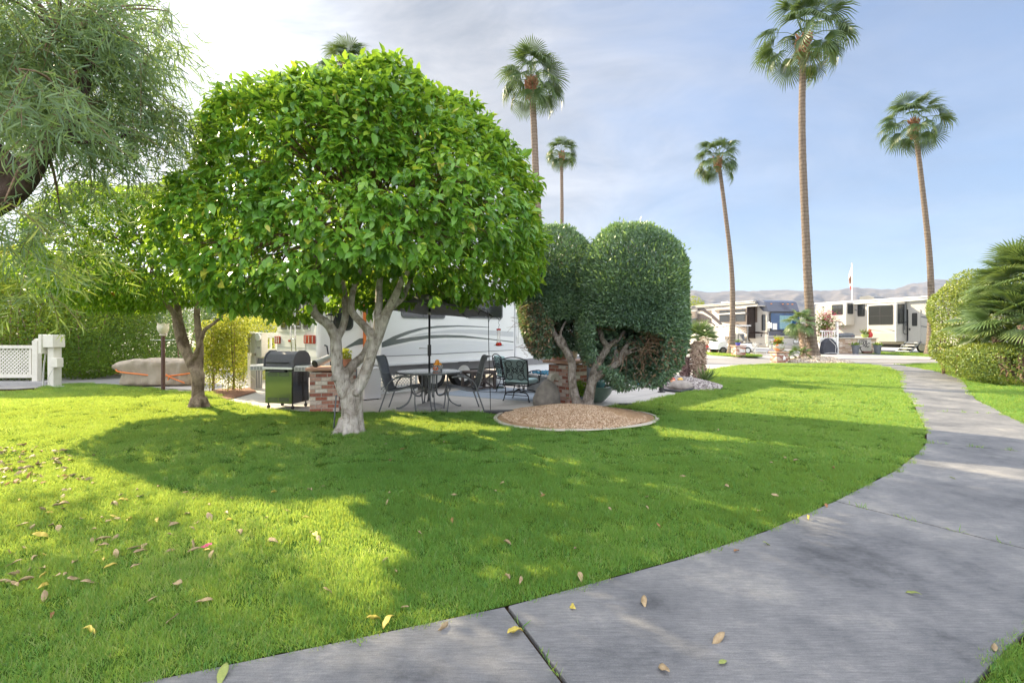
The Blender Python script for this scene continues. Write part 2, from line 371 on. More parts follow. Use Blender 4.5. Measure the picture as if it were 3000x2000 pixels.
# ===== ground ========================================================================================================
def sheet(name, poly, z, mat, kind=True, parent=None, zf=None):
    tris = tessellate_polygon([[Vector((x, y, 0)) for x, y in poly]])
    mb = MB(); mb.add([(x, y, zf(x, y) if zf else z) for x, y in poly], [tuple(t) for t in tris])
    o = mb.build(name, mat, parent)
    me = o.data
    if len(me.polygons) and me.polygons[0].normal.z < 0: me.flip_normals()
    if kind: struct(o)
    return o
def concretemat(name, cols, scale=1.2, stria=(3, 60, 1), stria_f=.25, rot=0, bump=.15, speck=.2):
    m, nt, out = newmat(name); L = nt.links.new
    b = N(nt, 'ShaderNodeBsdfPrincipled', Roughness=.62); b.inputs['Specular IOR Level'].default_value = .45
    L(b.outputs[0], out.inputs[0])
    tc = N(nt, 'ShaderNodeTexCoord')
    n = N(nt, 'ShaderNodeTexNoise', Scale=scale, Detail=12.0, Roughness=.72, Distortion=.1); L(tc.outputs['Object'], n.inputs['Vector'])
    r = ramp(nt, [(.33+.34*i/(len(cols)-1), c) for i, c in enumerate(cols)]); L(n.outputs[0], r.inputs[0])
    mp = N(nt, 'ShaderNodeMapping'); mp.inputs['Rotation'].default_value = (0, 0, rot); mp.inputs['Scale'].default_value = stria
    L(tc.outputs['Object'], mp.inputs[0])
    n2 = N(nt, 'ShaderNodeTexNoise', Scale=1.0, Detail=5.0, Roughness=.7); L(mp.outputs[0], n2.inputs['Vector'])
    r2 = ramp(nt, [(.35, (.62, .62, .62)), (.65, (1.25, 1.22, 1.2))]); L(n2.outputs[0], r2.inputs[0])
    mm = N(nt, 'ShaderNodeMix', data_type='RGBA', blend_type='MULTIPLY'); mm.inputs[0].default_value = stria_f
    L(r.outputs[0], mm.inputs[6]); L(r2.outputs[0], mm.inputs[7])
    n3 = N(nt, 'ShaderNodeTexNoise', Scale=160.0, Detail=3.0, Roughness=.8); L(tc.outputs['Object'], n3.inputs['Vector'])
    r3 = ramp(nt, [(.3, (.6, .6, .6)), (.7, (1.3, 1.3, 1.3))]); L(n3.outputs[0], r3.inputs[0])
    m3 = N(nt, 'ShaderNodeMix', data_type='RGBA', blend_type='MULTIPLY'); m3.inputs[0].default_value = speck
    L(mm.outputs[2], m3.inputs[6]); L(r3.outputs[0], m3.inputs[7]); L(m3.outputs[2], b.inputs['Base Color'])
    a = N(nt, 'ShaderNodeMath', operation='ADD'); L(n2.outputs[0], a.inputs[0]); L(n3.outputs[0], a.inputs[1])
    bp = N(nt, 'ShaderNodeBump', Strength=bump, Distance=.01); L(a.outputs[0], bp.inputs['Height']); L(bp.outputs[0], b.inputs['Normal'])
    return m
M['ground'] = concretemat('dusty_ground', [(.27,.24,.20), (.36,.33,.28), (.43,.40,.35)], .4, speck=.3)
M['soil'] = pm('dark_soil', (.055,.038,.022), (.03,.02,.012), 14, .95, spec=.0, bump=.5, bscale=50)
M['path'] = concretemat('stained_walk_concrete', [(.065,.066,.072), (.135,.136,.142), (.19,.188,.19), (.29,.278,.258)], 1.1, (7, 80, 1), .6, R(24), .4, .6)
M['patio'] = concretemat('patio_concrete', [(.38,.345,.31), (.45,.42,.385), (.51,.48,.44)], .9, (3, 30, 1), .15, 0, .08, .15)
M['apron'] = concretemat('driveway_concrete', [(.36,.33,.30), (.42,.39,.36), (.47,.44,.41)], .5, (2, 10, 1), .15, 0, .08, .15)
M['asphalt'] = concretemat('worn_asphalt', [(.20,.19,.185), (.245,.235,.23), (.28,.27,.26)], .5, (.3, 6, 1), .25, 0, .1, .35)
M['turf'] = pm('turf_base', (.07,.13,.02), (.04,.08,.014), 9, .95, spec=.0, bump=.6, bscale=90)
M['pebble'] = pm('pea_gravel', (.50,.42,.34), (.22,.18,.14), 55, .9, bump=1.0, bscale=60, detail=3)
M['mulch'] = pm('tan_gravel_bed', (.52,.34,.19), (.28,.17,.09), 60, .95, bump=1.0, bscale=55, detail=4)
M['greygravel'] = pm('grey_gravel', (.33,.29,.28), (.12,.10,.10), 45, .95, bump=1.0, bscale=45, detail=3)
struct(MB().add([(-3100,-1100,0), (3100,-1100,0), (3100,3950,0), (-3100,3950,0)], [(0,1,2,3)]).build('ground', M['ground']))

LE = [(-9,-.9), (-4,1.2), (-1.46,2.1), (-.81,2.34), (-.03,2.637), (1.11,3.195), (1.87,3.63), (2.82,4.286), (4.03,5.19), (4.87,5.92), (5.54,6.565),
      (6.3,7.47), (7.6,9.23), (8.2,10.0), (8.95,11.07), (10.3,13.0), (11.6,14.7), (13.0,16.4), (15.0,19.2), (16.4,22.3)]
RE = [(-8,-2.4), (-3.4,-.25), (-.7,.75), (0,1.02), (.57,1.26), (1.75,1.95), (2.6,2.47), (3.69,3.06), (5.0,4.05), (6.0,4.95), (6.75,5.75),
      (7.6,6.9), (8.85,8.85), (9.4,9.6), (10.1,10.7), (11.7,12.6), (13.0,14.1), (14.4,15.8), (16.2,18.9), (17.6,22.5)]
JOINTS = [0, 4, 7, 10, 12, 14, 16, 17, 18, 19]
pb = MB()
for a, b in zip(JOINTS[:-1], JOINTS[1:]):
    la, lb = LE[a:b+1], RE[a:b+1]
    def sub(P):
        P = [Vector((x, y)) for x, y in P]
        d0 = (P[1]-P[0]).normalized()*.011; d1 = (P[-2]-P[-1]).normalized()*.011
        P[0] = P[0]+d0; P[-1] = P[-1]+d1; return [(p.x, p.y) for p in P]
    poly = sub(la)+list(reversed(sub(lb)))
    pb.prism(poly, lambda x, y, d: (x, y, -.05+d), .082)
path = struct(pb.build('path', M['path'], bevel=.006, bseg=2))

def inset(P, off):
    out = []
    for i, p in enumerate(P):
        a = Vector(P[max(i-1, 0)]); b = Vector(P[min(i+1, len(P)-1)]); d = (b-a).normalized(); n = Vector((-d.y, d.x))
        q = Vector(p)+n*off; out.append((q.x, q.y))
    return out
LAWN = inset(LE, .02)+[(15.6,23.1), (12.4,23.0), (10.3,22.0), (7.7,19.3), (7.07,18.15), (6.4,15.8), (5.62,14.2), (5.4,13.25), (4.15,12.0),
       (3.95,11.74), (3.55,11.3), (3.0,10.6), (2.45,10.1), (1.6,9.75), (.4,9.5), (-.35,9.15), (-.6,9.05), (-1.56,9.08), (-2.8,9.08), (-3.69,9.2), (-4.34,9.3), (-4.9,9.6),
       (-5.39,10.05), (-6.23,10.75), (-7.0,11.6), (-7.48,12.1), (-8.3,12.3), (-9.8,13.1), (-11.6,14.0), (-12.6,14.3), (-12.75,13.3), (-12.0,12.5), (-12.9,12.15),
       (-16,11.4), (-22,10), (-22,-3)]
LAWN_R = inset(RE, -.02)+[(22,23.6), (45,25), (45,-4), (-8,-4)]
sheet('soil', [(-23,-5), (46,-5), (46,23), (17,22.4), (7,19), (4,12), (1,9.2), (-4.3,9.1), (-7.4,12), (-12.6,14), (-23,11)], .006, M['soil'])
lawn = sheet('lawn', LAWN, .022, M['turf'])
lawn2 = sheet('lawn_by_shrubs', LAWN_R, .022, M['turf'])
sheet('patio', [(-7.3,12.7), (-7.2,11.8), (-6.3,10.6), (-5.4,9.8), (-4.4,9.15), (-.3,8.9), (2.6,9.0), (4.4,11.6), (4.05,13.6), (5.2,17), (5,24), (-3,26), (-7.3,14.5)], .012, M['patio'])
jt = [G(*p) for p in ((768,1178), (800,1187), (880,1196), (1000,1199), (1100,1198), (1300,1198), (1420,1193), (1540,1183), (1700,1172), (1850,1166), (1940,1149), (1985,1141))]
jb = MB()
for a, b in zip(jt[:-1], jt[1:]):
    a, b = Vector(a), Vector(b); d = (b-a).normalized(); n = Vector((-d.y, d.x))*.006
    jb.add([(p.x, p.y, .016) for p in (a-n, b-n, b+n, a+n)], [(0,1,2,3)])
struct(jb.build('patio_joint', M['ink']))
# concrete apron, street, gutter and the raised pads beyond
sheet('driveway', [(4.6,15.4), (6.5,15.8), (7.2,18.2), (7.9,19.4), (10.4,22.1), (12.5,23.1), (12.5,24.2), (5,24)], .016, M['apron'])
sheet('street', [(2,22.4), (8.7,22.55), (22,24.1), (90,24.5), (90,27.4), (2,27.4)], 0, M['asphalt'], zf=lambda x, y: .02 if y < 25 else .06)
sheet('gutter', [(2,27.38), (14,27.38), (21,26.2), (90,26.0), (90,26.6), (21,26.8), (14,28.1), (2,28.4)], 0, M['apron'], zf=lambda x, y: .068 if y in (27.38, 26.2, 26.0) else .145)
sheet('pad', [(4.6,28.3), (14,28.0), (21,26.7), (200,26.4), (200,260), (4.6,260)], .15, M['apron'])
def striplawn(name, pts, z): return sheet(name, pts, z, M['turf'])
strip1 = [G(2040,1037.5,.15), G(2110,1042,.15), G(2220,1045,.15), G(2225,1041,.15), G(2150,1036,.15), G(2050,1033.5,.15)]
strip2 = [G(2440,1031,.15), G(2500,1035,.15), G(2640,1041.5,.15), G(2790,1047,.15), G(2960,1050,.15), G(2960,1040,.15), G(2790,1036.5,.15), G(2600,1033,.15), G(2480,1028.5,.15)]
striplawn('grass_strip', strip1, .162); striplawn('grass_strip', strip2, .162)
# street and kerb behind the covered cart
sheet('side_street', [(-30,11.9), (-13,12.9), (-12.0,14.2), (-9.8,13.4), (-7.6,12.45), (-7.4,14.6), (-9,24), (-13.2,18.4), (-14.3,16.5), (-30,15)], .012, M['asphalt'])
sheet('concrete_strip', [(-9.9,13.35), (-7.5,12.3), (-7.35,12.75), (-9.6,13.8)], .018, M['apron'])
sheet('bare_soil_bed', [G(595,1153), G(640,1142), G(735,1138), G(752,1150), G(700,1165), G(668,1173), G(612,1156)], .03, pm('red_brown_soil', (.24,.11,.06), (.14,.06,.03), 12, .95, bump=.5))
tag(MB().add([(-14.35,16.5,0), (-13.2,18.5,0), (-13.45,18.65,0), (-14.6,16.65,0), (-14.35,16.5,.2), (-13.2,18.5,.2), (-13.45,18.65,.2), (-14.6,16.65,.2)],
    [(0,1,5,4), (1,2,6,5), (2,3,7,6), (3,0,4,7), (4,5,6,7)]).build('kerb', M['brick']), 'low brick kerb holding the far hedge above the grey street', 'kerb')

# ===== mountains =====================================================================================================
prof = [(-3000,880), (0,890), (1200,884), (1560,862), (1800,858), (1960,858), (2030,849), (2084,853), (2151,851), (2229,850), (2307,848), (2374,848), (2406,850), (2439,849), (2506,840), (2573,846),
        (2622,845), (2673,828), (2734,817), (2785,819), (2900,806), (3100,800), (3600,822), (6000,860)]
NA, NR = 520, 44
pxs = np.concatenate([np.linspace(200, 1500, 60), np.linspace(1510, 2790, 320), np.linspace(2795, 2840, 10)])
hy = np.interp(pxs, [p[0] for p in prof], [p[1] for p in prof])
V = []
YB = 3000.0
for j in range(NR):
    t = j/(NR-1)
    Yr = 1500+1900*t
    q = np.stack([pxs*.012, np.full_like(pxs, t*5.0), pxs*0], 1)
    rid = (1-np.abs(vnoise(q, 1.0, 3)))*.5+(1-np.abs(vnoise(q, 2.3, 5)))*.3+(1-np.abs(vnoise(q, 5.1, 8)))*.2
    top = (HY-hy)/F*YB
    if t < .79: sh = (t/.79)**1.25
    else: sh = 1-(t-.79)/.21*.75
    amp = .55*math.sin(math.pi*min(1, t/.79))*1.0 if t < .79 else .2
    z = top*np.clip(sh*(1+amp*(rid-.72)), 0, 1.04 if t < .76 else 1.0)
    V.append(np.stack([(pxs-CX)/F*Yr, np.full_like(pxs, Yr), z+.3-1.0*(t == 0)], 1))
V = np.concatenate(V)
nc = len(pxs)
jj, ii = np.meshgrid(np.arange(NR-1), np.arange(nc-1), indexing='ij'); b0 = (jj*nc+ii).ravel()
lp = np.stack([b0, b0+1, b0+nc+1, b0+nc], 1).ravel()
M['mountain'] = pm('desert_rock', (.15,.125,.115), (.045,.042,.047), .012, .95, bump=.4, bscale=.05, detail=9)
struct(rawmesh('mountains', V, lp, np.arange(len(b0))*4, M['mountain']))

# ===== grass =========================================================================================================
def inpoly(P, poly):
    x, y = P[:,0], P[:,1]; c = np.zeros(len(P), bool); n = len(poly)
    for i in range(n):
        x1, y1 = poly[i]; x2, y2 = poly[(i+1) % n]
        cond = ((y1 > y) != (y2 > y))
        xi = (x2-x1)*(y-y1)/((y2-y1) if y2 != y1 else 1e-9)+x1
        c ^= cond & (x < xi)
    return c
GREEN = [(.022,.11,.036), (.043,.19,.05), (.076,.272,.068), (.145,.345,.09), (.37,.42,.20)]
M['grass'] = leafmat('grass_blade', GREEN, (.88,.90,.09), .52, .5, .3)
_nt = M['grass'].node_tree; _at = [n for n in _nt.nodes if n.type == 'ATTRIBUTE'][0]; _rp = [n for n in _nt.nodes if n.type == 'VALTORGB'][0]
_pa = N(_nt, 'ShaderNodeAttribute', attribute_name='patch'); _pa.attribute_type = 'INSTANCER'; _ad = N(_nt, 'ShaderNodeMath', operation='ADD')
_nt.links.new(_at.outputs['Fac'], _ad.inputs[0]); _nt.links.new(_pa.outputs['Fac'], _ad.inputs[1]); _nt.links.new(_ad.outputs[0], _rp.inputs[0])
tcol = bpy.data.collections.new('grass_tufts')
def tuft(i, nb, rad, h, wd):
    a = rng.uniform(0, 2*math.pi, nb); r = rad*np.sqrt(rng.uniform(0, 1, nb))
    P = np.stack([r*np.cos(a), r*np.sin(a), np.zeros(nb)-.004], 1)
    D = np.stack([rng.normal(0, .5, nb), rng.normal(0, .5, nb), np.ones(nb)], 1)
    Nn = rdirs(nb); hh = h*rng.uniform(.45, 1.3, nb)
    tpl = (np.array([(-.5,0,0), (.5,0,0), (-.42,.5,.06), (.42,.5,.06), (0,1,-.12)]), [(0,1,3,2), (2,3,4)])
    tint = np.clip(rng.normal(.46, .24, nb), 0, 1)
    o = leaves('grass_tuft', P, D, Nn, hh, np.full(nb, wd)*rng.uniform(.7, 1.3, nb), tint, tpl, M['grass'])
    COL.objects.unlink(o); tcol.objects.link(o)
for i in range(8): tuft(i, 125, .085, .037, .0033)
def lawnpoints():
    out = []
    # (near row, far row, tufts per square metre, scale)
    for y0, y1, den, s in ((1.2,3.2,270,.9), (3.2,5.5,190,1.0), (5.5,9,95,1.25), (9,14,48,1.6), (14,24,24,2.1)):
        x0, x1 = -1.25*y1-2.0, 1.25*y1+2.5
        n = int((x1-x0)*(y1-y0)*den)
        P = np.stack([rng.uniform(x0, x1, n), rng.uniform(y0, y1, n)], 1)
        P = P[np.abs(P[:,0]) < 1.15*P[:,1]+1.6]
        k = inpoly(P, LAWN) | inpoly(P, LAWN_R)
        P = P[k]
        e = ((P[:,0]-1.07)/1.42)**2+((P[:,1]-8.62)/1.36)**2 > 1.0
        P = P[e]
        for cx, cy, rr in ((-2.42,7.27,.16), (-6.2,9.73,.16)): P = P[np.hypot(P[:,0]-cx, P[:,1]-cy) > rr]
        out.append(np.concatenate([P, np.full((len(P), 1), .022), np.full((len(P), 1), s)], 1))
    for st in (strip1, strip2):
        a = np.array(st); n = 900
        P = np.stack([rng.uniform(a[:,0].min(), a[:,0].max(), n), rng.uniform(a[:,1].min(), a[:,1].max(), n)], 1)
        P = P[inpoly(P, st)]
        out.append(np.concatenate([P, np.full((len(P), 1), .162), np.full((len(P), 1), 2.4)], 1))
    return np.concatenate(out)
LP = lawnpoints()
pq = np.concatenate([LP[:,:2], np.zeros((len(LP), 1))], 1)
hvar = 1+.22*vnoise(pq, .9, 2)+.18*vnoise(pq, 3.1, 4)+.12*vnoise(pq, 9, 5)
patch = .16*vnoise(pq, .8, 11)+.13*vnoise(pq, 2.4, 12)+.10*vnoise(pq, 7.5, 13)+rng.normal(0, .07, len(LP))
gm = bpy.data.meshes.new('grass'); gm.vertices.add(len(LP)); gm.vertices.foreach_set('co', LP[:,:3].astype(np.float32).ravel())
at = gm.attributes.new('sz', 'FLOAT', 'POINT'); at.data.foreach_set('value', (LP[:,3]*np.clip(rng.normal(1, .12, len(LP)), .7, 1.4)).astype(np.float32))
at = gm.attributes.new('patch', 'FLOAT', 'POINT'); at.data.foreach_set('value', patch.astype(np.float32))
at = gm.attributes.new('hz', 'FLOAT', 'POINT'); at.data.foreach_set('value', (hvar*np.where(LP[:,3] > 1.2, .8, 1)).astype(np.float32))
go = bpy.data.objects.new('grass', gm); COL.objects.link(go); go['kind'] = 'stuff'
tag(go, 'mown green lawn grass growing up to the concrete walk', 'grass')
ng = bpy.data.node_groups.new('scatter_grass', 'GeometryNodeTree')
ng.interface.new_socket('Geometry', in_out='INPUT', socket_type='NodeSocketGeometry'); ng.interface.new_socket('Geometry', in_out='OUTPUT', socket_type='NodeSocketGeometry')
gi = ng.nodes.new('NodeGroupInput'); gout = ng.nodes.new('NodeGroupOutput')
ip = ng.nodes.new('GeometryNodeInstanceOnPoints'); ci = ng.nodes.new('GeometryNodeCollectionInfo'); ci.inputs['Collection'].default_value = tcol
ci.inputs['Separate Children'].default_value = True; ci.inputs['Reset Children'].default_value = True
ip.inputs['Pick Instance'].default_value = True
rv = ng.nodes.new('FunctionNodeRandomValue'); rv.data_type = 'FLOAT_VECTOR'; rv.inputs[0].default_value = (-.1,-.1,0); rv.inputs[1].default_value = (.1,.1,6.283)
a1 = ng.nodes.new('GeometryNodeInputNamedAttribute'); a1.data_type = 'FLOAT'; a1.inputs[0].default_value = 'sz'
a2 = ng.nodes.new('GeometryNodeInputNamedAttribute'); a2.data_type = 'FLOAT'; a2.inputs[0].default_value = 'hz'
mu = ng.nodes.new('ShaderNodeMath'); mu.operation = 'MULTIPLY'
cv = ng.nodes.new('ShaderNodeCombineXYZ')
k = ng.links.new
k(a1.outputs[0], mu.inputs[0]); k(a2.outputs[0], mu.inputs[1]); k(a1.outputs[0], cv.inputs[0]); k(a1.outputs[0], cv.inputs[1]); k(mu.outputs[0], cv.inputs[2])
k(gi.outputs[0], ip.inputs['Points']); k(ci.outputs[0], ip.inputs['Instance']); k(rv.outputs[0], ip.inputs['Rotation']); k(cv.outputs[0], ip.inputs['Scale']); k(ip.outputs[0], gout.inputs[0])
md = go.modifiers.new('scatter', 'NODES'); md.node_group = ng

# ===== the desert air ================================================================================================
hz = MB().box(0, 1400, 190, 6400, 5200, 386).build('haze', None); hz['kind'] = 'stuff'; tag(hz, 'thin pale desert haze lying over the whole valley', 'haze')
m, nt, out = newmat('desert_haze'); pv = N(nt, 'ShaderNodeVolumePrincipled', Density=.00007); pv.inputs['Color'].default_value = (.58,.74,1,1); pv.inputs['Anisotropy'].default_value = .2
nt.links.new(pv.outputs[0], out.inputs['Volume']); hz.data.materials.append(m)
# ===== trees =========================================================================================================
M['bark'] = barkmat('citrus_bark', (.52,.48,.44), (.15,.125,.105), 10, (1,1,.22), .9)
M['bark_topiary'] = barkmat('furrowed_pale_bark', (.40,.36,.32), (.10,.082,.07), 19, (1,1,.13), 1.4)
M['bark_dark'] = barkmat('dark_bark', (.085,.058,.045), (.035,.024,.02), 12, (1,1,.3), .8)
M['twig'] = barkmat('dry_twig', (.26,.18,.12), (.14,.09,.06), 20, (1,1,1), .2)
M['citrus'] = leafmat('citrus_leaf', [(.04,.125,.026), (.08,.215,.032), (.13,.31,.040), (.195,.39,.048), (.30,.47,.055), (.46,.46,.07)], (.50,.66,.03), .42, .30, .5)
M['citrus2'] = leafmat('small_citrus_leaf', [(.05,.14,.02), (.09,.23,.024), (.15,.32,.03), (.24,.41,.035), (.40,.47,.05)], (.60,.76,.04), .44, .36, .5)
M['topiary'] = leafmat('topiary_leaf', [(.34,.22,.15), (.075,.135,.092), (.115,.195,.122), (.17,.265,.145), (.22,.35,.12), (.33,.44,.10)], (.25,.42,.04), .25, .42, .6)
M['acacia'] = leafmat('acacia_leaf', [(.09,.16,.10), (.13,.21,.12), (.17,.26,.13), (.22,.31,.11), (.38,.42,.07)], (.40,.52,.06), .45, .45, .5)
M['hedge'] = leafmat('hedge_leaf', [(.035,.08,.015), (.06,.13,.018), (.10,.19,.022), (.17,.26,.028), (.30,.36,.04)], (.42,.52,.03), .36, .5, .25)
M['hedge_dull'] = leafmat('far_hedge_leaf', [(.04,.09,.035), (.065,.125,.045), (.095,.17,.055), (.14,.21,.06), (.22,.15,.09)], (.25,.38,.05), .35, .5, .4)
M['yellowleaf'] = leafmat('yellow_green_leaf', [(.10,.16,.02), (.17,.25,.03), (.27,.33,.035), (.38,.40,.05), (.50,.46,.08)], (.55,.52,.05), .42, .5, .2)
M['shrubleaf'] = leafmat('roadside_shrub_leaf', [(.07,.13,.04), (.12,.19,.04), (.19,.26,.045), (.30,.35,.06), (.44,.42,.10)], (.5,.52,.06), .35, .38, .6)
M['frond'] = leafmat('palm_frond', [(.018,.045,.020), (.028,.066,.024), (.045,.092,.028), (.08,.13,.032), (.30,.22,.06)], (.26,.36,.04), .26, .4, .4)
M['frond2'] = leafmat('fan_palm_frond', [(.055,.10,.042), (.085,.15,.05), (.13,.20,.065), (.21,.28,.10), (.52,.46,.28)], (.30,.38,.05), .25, .38, .5)

def limb(mb, pts, rad, n=10, seg=5):
    """a limb through pts, resampled as a smooth curve"""
    P = [Vector(p) for p in pts]; out = []; rr = []
    for i in range(len(P)-1):
        p0, p1, p2, p3 = P[max(i-1,0)], P[i], P[i+1], P[min(i+2,len(P)-1)]
        for j in range(seg):
            t = j/seg
            out.append(.5*((2*p1)+(p2-p0)*t+(2*p0-5*p1+4*p2-p3)*t*t+(3*p1-p0-3*p2+p3)*t**3)); rr.append(rad[i]*(1-t)+rad[i+1]*t)
    out.append(P[-1]); rr.append(rad[-1]); mb.tube(out, rr, n)
def branchlets(mb, starts, targets, r0=.03, r1=.006, sag=.15, n=5):
    for s, t in zip(starts, targets):
        s = Vector(s); t = Vector(t); L_ = (t-s).length
        m1 = s.lerp(t, .35)+Vector(rng.normal(0, .08*L_, 3))+Vector((0,0,sag*L_*.5)); m2 = s.lerp(t, .7)+Vector(rng.normal(0, .08*L_, 3))+Vector((0,0,sag*L_*.4))
        limb(mb, [s, m1, m2, t], [r0, r0*.7, r0*.4, r1], n, 3)

def rosettes(tips, out, nl, spread, droop, ln, lw, outw=.6):
    """leaf positions and directions for clusters of nl leaves round each twig tip"""
    n = len(tips); tot = n*nl
    o = np.repeat(out, nl, 0); p = np.repeat(tips, nl, 0)
    D = nrm(o*outw+rdirs(tot)*.75+np.array([0,0,-droop]))
    P = p+rdirs(tot)*spread*rng.uniform(0, 1, (tot, 1))
    Nn = nrm(np.array([0,0,1.0])+o*.5+rdirs(tot)*.55)
    Ln = ln*rng.choice([.55,.75,.95,1.12], tot, p=[.2,.3,.32,.18])*rng.uniform(.88, 1.12, tot); Wd = Ln*lw*rng.uniform(.78, 1.2, tot)
    return P, D, Nn, Ln, Wd

# ---- the big citrus tree --------------------------------------------------------------------------------------------
TY = 7.27
cit = thing('citrus_tree', 'big round citrus tree with glossy leaves and forked pale trunk on the lawn', 'tree', (0,0,0))
mb = MB()
def Wp(x, y, Y=TY): return W(700+x*.2551, 850+y*.2551, Y)
limb(mb, [Wp(1262,1660), Wp(1258,1500), Wp(1250,1320), Wp(1232,1150), Wp(1190,1040)], [.135,.105,.10,.105,.10], 14)
limb(mb, [Wp(1352,1660,7.3), Wp(1352,1480,7.3), Wp(1346,1300,7.3), Wp(1340,1130,7.3)], [.13,.10,.095,.10], 14)
limb(mb, [Wp(1310,1660,7.22), Wp(1306,1450,7.22), Wp(1300,1260,7.24), Wp(1280,1120,7.26)], [.11,.085,.08,.06], 12)
limb(mb, [Wp(1218,1180), Wp(1160,1010), Wp(1130,880), Wp(1120,700), Wp(1108,520)], [.105,.098,.088,.085,.08], 12)
limb(mb, [Wp(1108,540), Wp(1030,400,7.2), Wp(890,290,7.15), Wp(845,180,7.1), Wp(880,40,7.0), Wp(950,-200,6.9), Wp(800,-500,6.7)], [.080,.070,.064,.058,.045,.03,.02], 10)
limb(mb, [Wp(1120,560), Wp(1190,430,7.35), Wp(1225,260,7.4), Wp(1210,60,7.45), Wp(1160,-250,7.6), Wp(1050,-600,7.8)], [.062,.056,.054,.05,.04,.02], 10)
limb(mb, [Wp(1320,1180), Wp(1400,1060), Wp(1470,900), Wp(1530,700), Wp(1590,540), Wp(1650,380), Wp(1720,210), Wp(1800,60,7.2), Wp(1900,-150,7.1), Wp(2150,-450,7.0)], [.10,.092,.084,.08,.086,.078,.07,.058,.045,.02], 12)
limb(mb, [Wp(1215,980,7.3), Wp(1320,850,7.4), Wp(1440,740,7.5), Wp(1500,600,7.55), Wp(1560,520,7.5)], [.085,.072,.066,.062,.06], 10)
limb(mb, [Wp(1545,540), Wp(1430,400,7.25), Wp(1320,280,7.3), Wp(1290,170,7.3), Wp(1330,-60,7.5), Wp(1480,-420,7.9)], [.08,.058,.055,.05,.045,.02], 10)
limb(mb, [Wp(1600,480), Wp(1595,300,7.3), Wp(1610,120,7.35), Wp(1615,-80,7.5), Wp(1700,-420,7.8)], [.07,.062,.058,.05,.02], 10)
limb(mb, [Wp(1740,200), Wp(1800,150,7.45), Wp(1880,80,7.6), Wp(1960,-80,7.9), Wp(2150,-250,8.3)], [.06,.055,.05,.04,.02], 10)
for a in range(7):   # root flare
    an = a*.9+.3; bx, by = -2.42+.10*math.cos(an), TY+.09*math.sin(an)
    limb(mb, [(bx-.02*math.cos(an), by-.02*math.sin(an), .22), (bx+.06*math.cos(an), by+.06*math.sin(an), .05), (bx+.2*math.cos(an), by+.2*math.sin(an), -.03)], [.07,.06,.03], 8, 3)
for s, t in (((1085,1010),(1140,1000)), ((1350,1180),(1372,1260))):
    p = Vector(Wp(*s, 7.17)); mb.ball(p, .05, 10)
organic(mb, 'trunk', M['bark'], cit, .015, 3)
CC = np.array([-2.10, 7.5, 3.35]); CRAD = np.array([2.44, 2.2, 1.72])
def citrus_r(d):
    r = np.where(d[:,2] > 0, super_r(d, CRAD, 2.2), super_r(d, CRAD, 3.2))
    return r*(1+.11*vnoise(d, 2.9, 1)+.07*vnoise(d, 5.2, 3)+.045*vnoise(d, 10.5, 5)-.02*(d[:,0] > .5))
nt_ = 7800
d = rdirs(nt_); r = citrus_r(d)
dep = np.where(rng.uniform(0, 1, nt_) < .8, np.abs(rng.normal(0, .05, nt_)), rng.uniform(.08, .5, nt_))
hole = vnoise(d, 6.5, 9)+.6*vnoise(d, 11, 4)
keep = (hole < .54) | (rng.uniform(0, 1, nt_) < .2)
tips = CC+d*(r*(1-dep))[:,None]
keep &= tips[:,2] > 1.84+.20*vnoise(tips, 2.6, 6)+.20*(tips[:,0] > -2.3)
keep &= ~((tips[:,2] < 2.12) & (np.hypot(tips[:,0]+2.35, tips[:,1]-7.2) < 1.15))
keep &= ~((tips[:,2] < 2.32) & (tips[:,0] > -2.3) & (tips[:,1] < 7.6) & (rng.uniform(0,1,nt_) < .75))
tips = tips[keep]; d = d[keep]; dep = dep[keep]
P, D, Nn, Ln, Wd = rosettes(tips, d, 9, .11, .42, .138, .52)
clump = .5*vnoise(P, 2.4, 2)
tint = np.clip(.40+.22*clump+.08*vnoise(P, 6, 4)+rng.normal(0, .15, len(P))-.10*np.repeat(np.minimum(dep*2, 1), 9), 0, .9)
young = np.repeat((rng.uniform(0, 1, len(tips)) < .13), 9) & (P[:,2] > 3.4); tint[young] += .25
tint[rng.uniform(0, 1, len(P)) < .012] = 1.0
Ln[young] *= .8
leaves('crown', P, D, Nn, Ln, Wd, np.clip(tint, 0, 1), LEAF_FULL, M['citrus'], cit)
# sprigs that stand clear of the outline
mb = MB(); sel = rng.choice(len(tips), 260, replace=False)
st = [Vector(CC)+Vector((tips[i]-CC)*rng.uniform(.25, .6)) for i in sel]
branchlets(mb, st, [tips[i] for i in sel], .016, .004, .1, 4)
mb.build('branches', M['twig'], cit, smooth=True, recalc=False)

# ---- the smaller citrus behind it -----------------------------------------------------------------------------------
c2 = thing('citrus_tree', 'smaller yellow-green citrus tree beside the black lamp post, trunk forked low', 'tree')
mb = MB(); Y2 = 9.73
def W2(px, py, Y=Y2): return W(px, py, Y)
limb(mb, [W2(582,1215), W2(581,1180), W2(580,1140), W2(580,1100), W2(570,1080)], [.145,.125,.11,.12,.095], 12)
limb(mb, [W2(575,1100), W2(548,1045), W2(530,1010), W2(518,960), W2(508,915), W2(470,880,9.5)], [.085,.072,.068,.064,.058,.04], 10)
limb(mb, [W2(560,1065), W2(545,1010,9.8), W2(528,950,9.9), W2(520,900,10), W2(500,840,10)], [.08,.07,.07,.06,.03], 10)
limb(mb, [W2(583,1095), W2(586,1020,9.8), W2(580,960,9.85), W2(578,905,9.9), W2(600,850,10)], [.072,.068,.064,.056,.03], 10)
limb(mb, [W2(561,1060), W2(583,1015,9.6), W2(598,970,9.6), W2(625,948,9.6), W2(655,925,9.6)], [.05,.046,.042,.036,.02], 8)
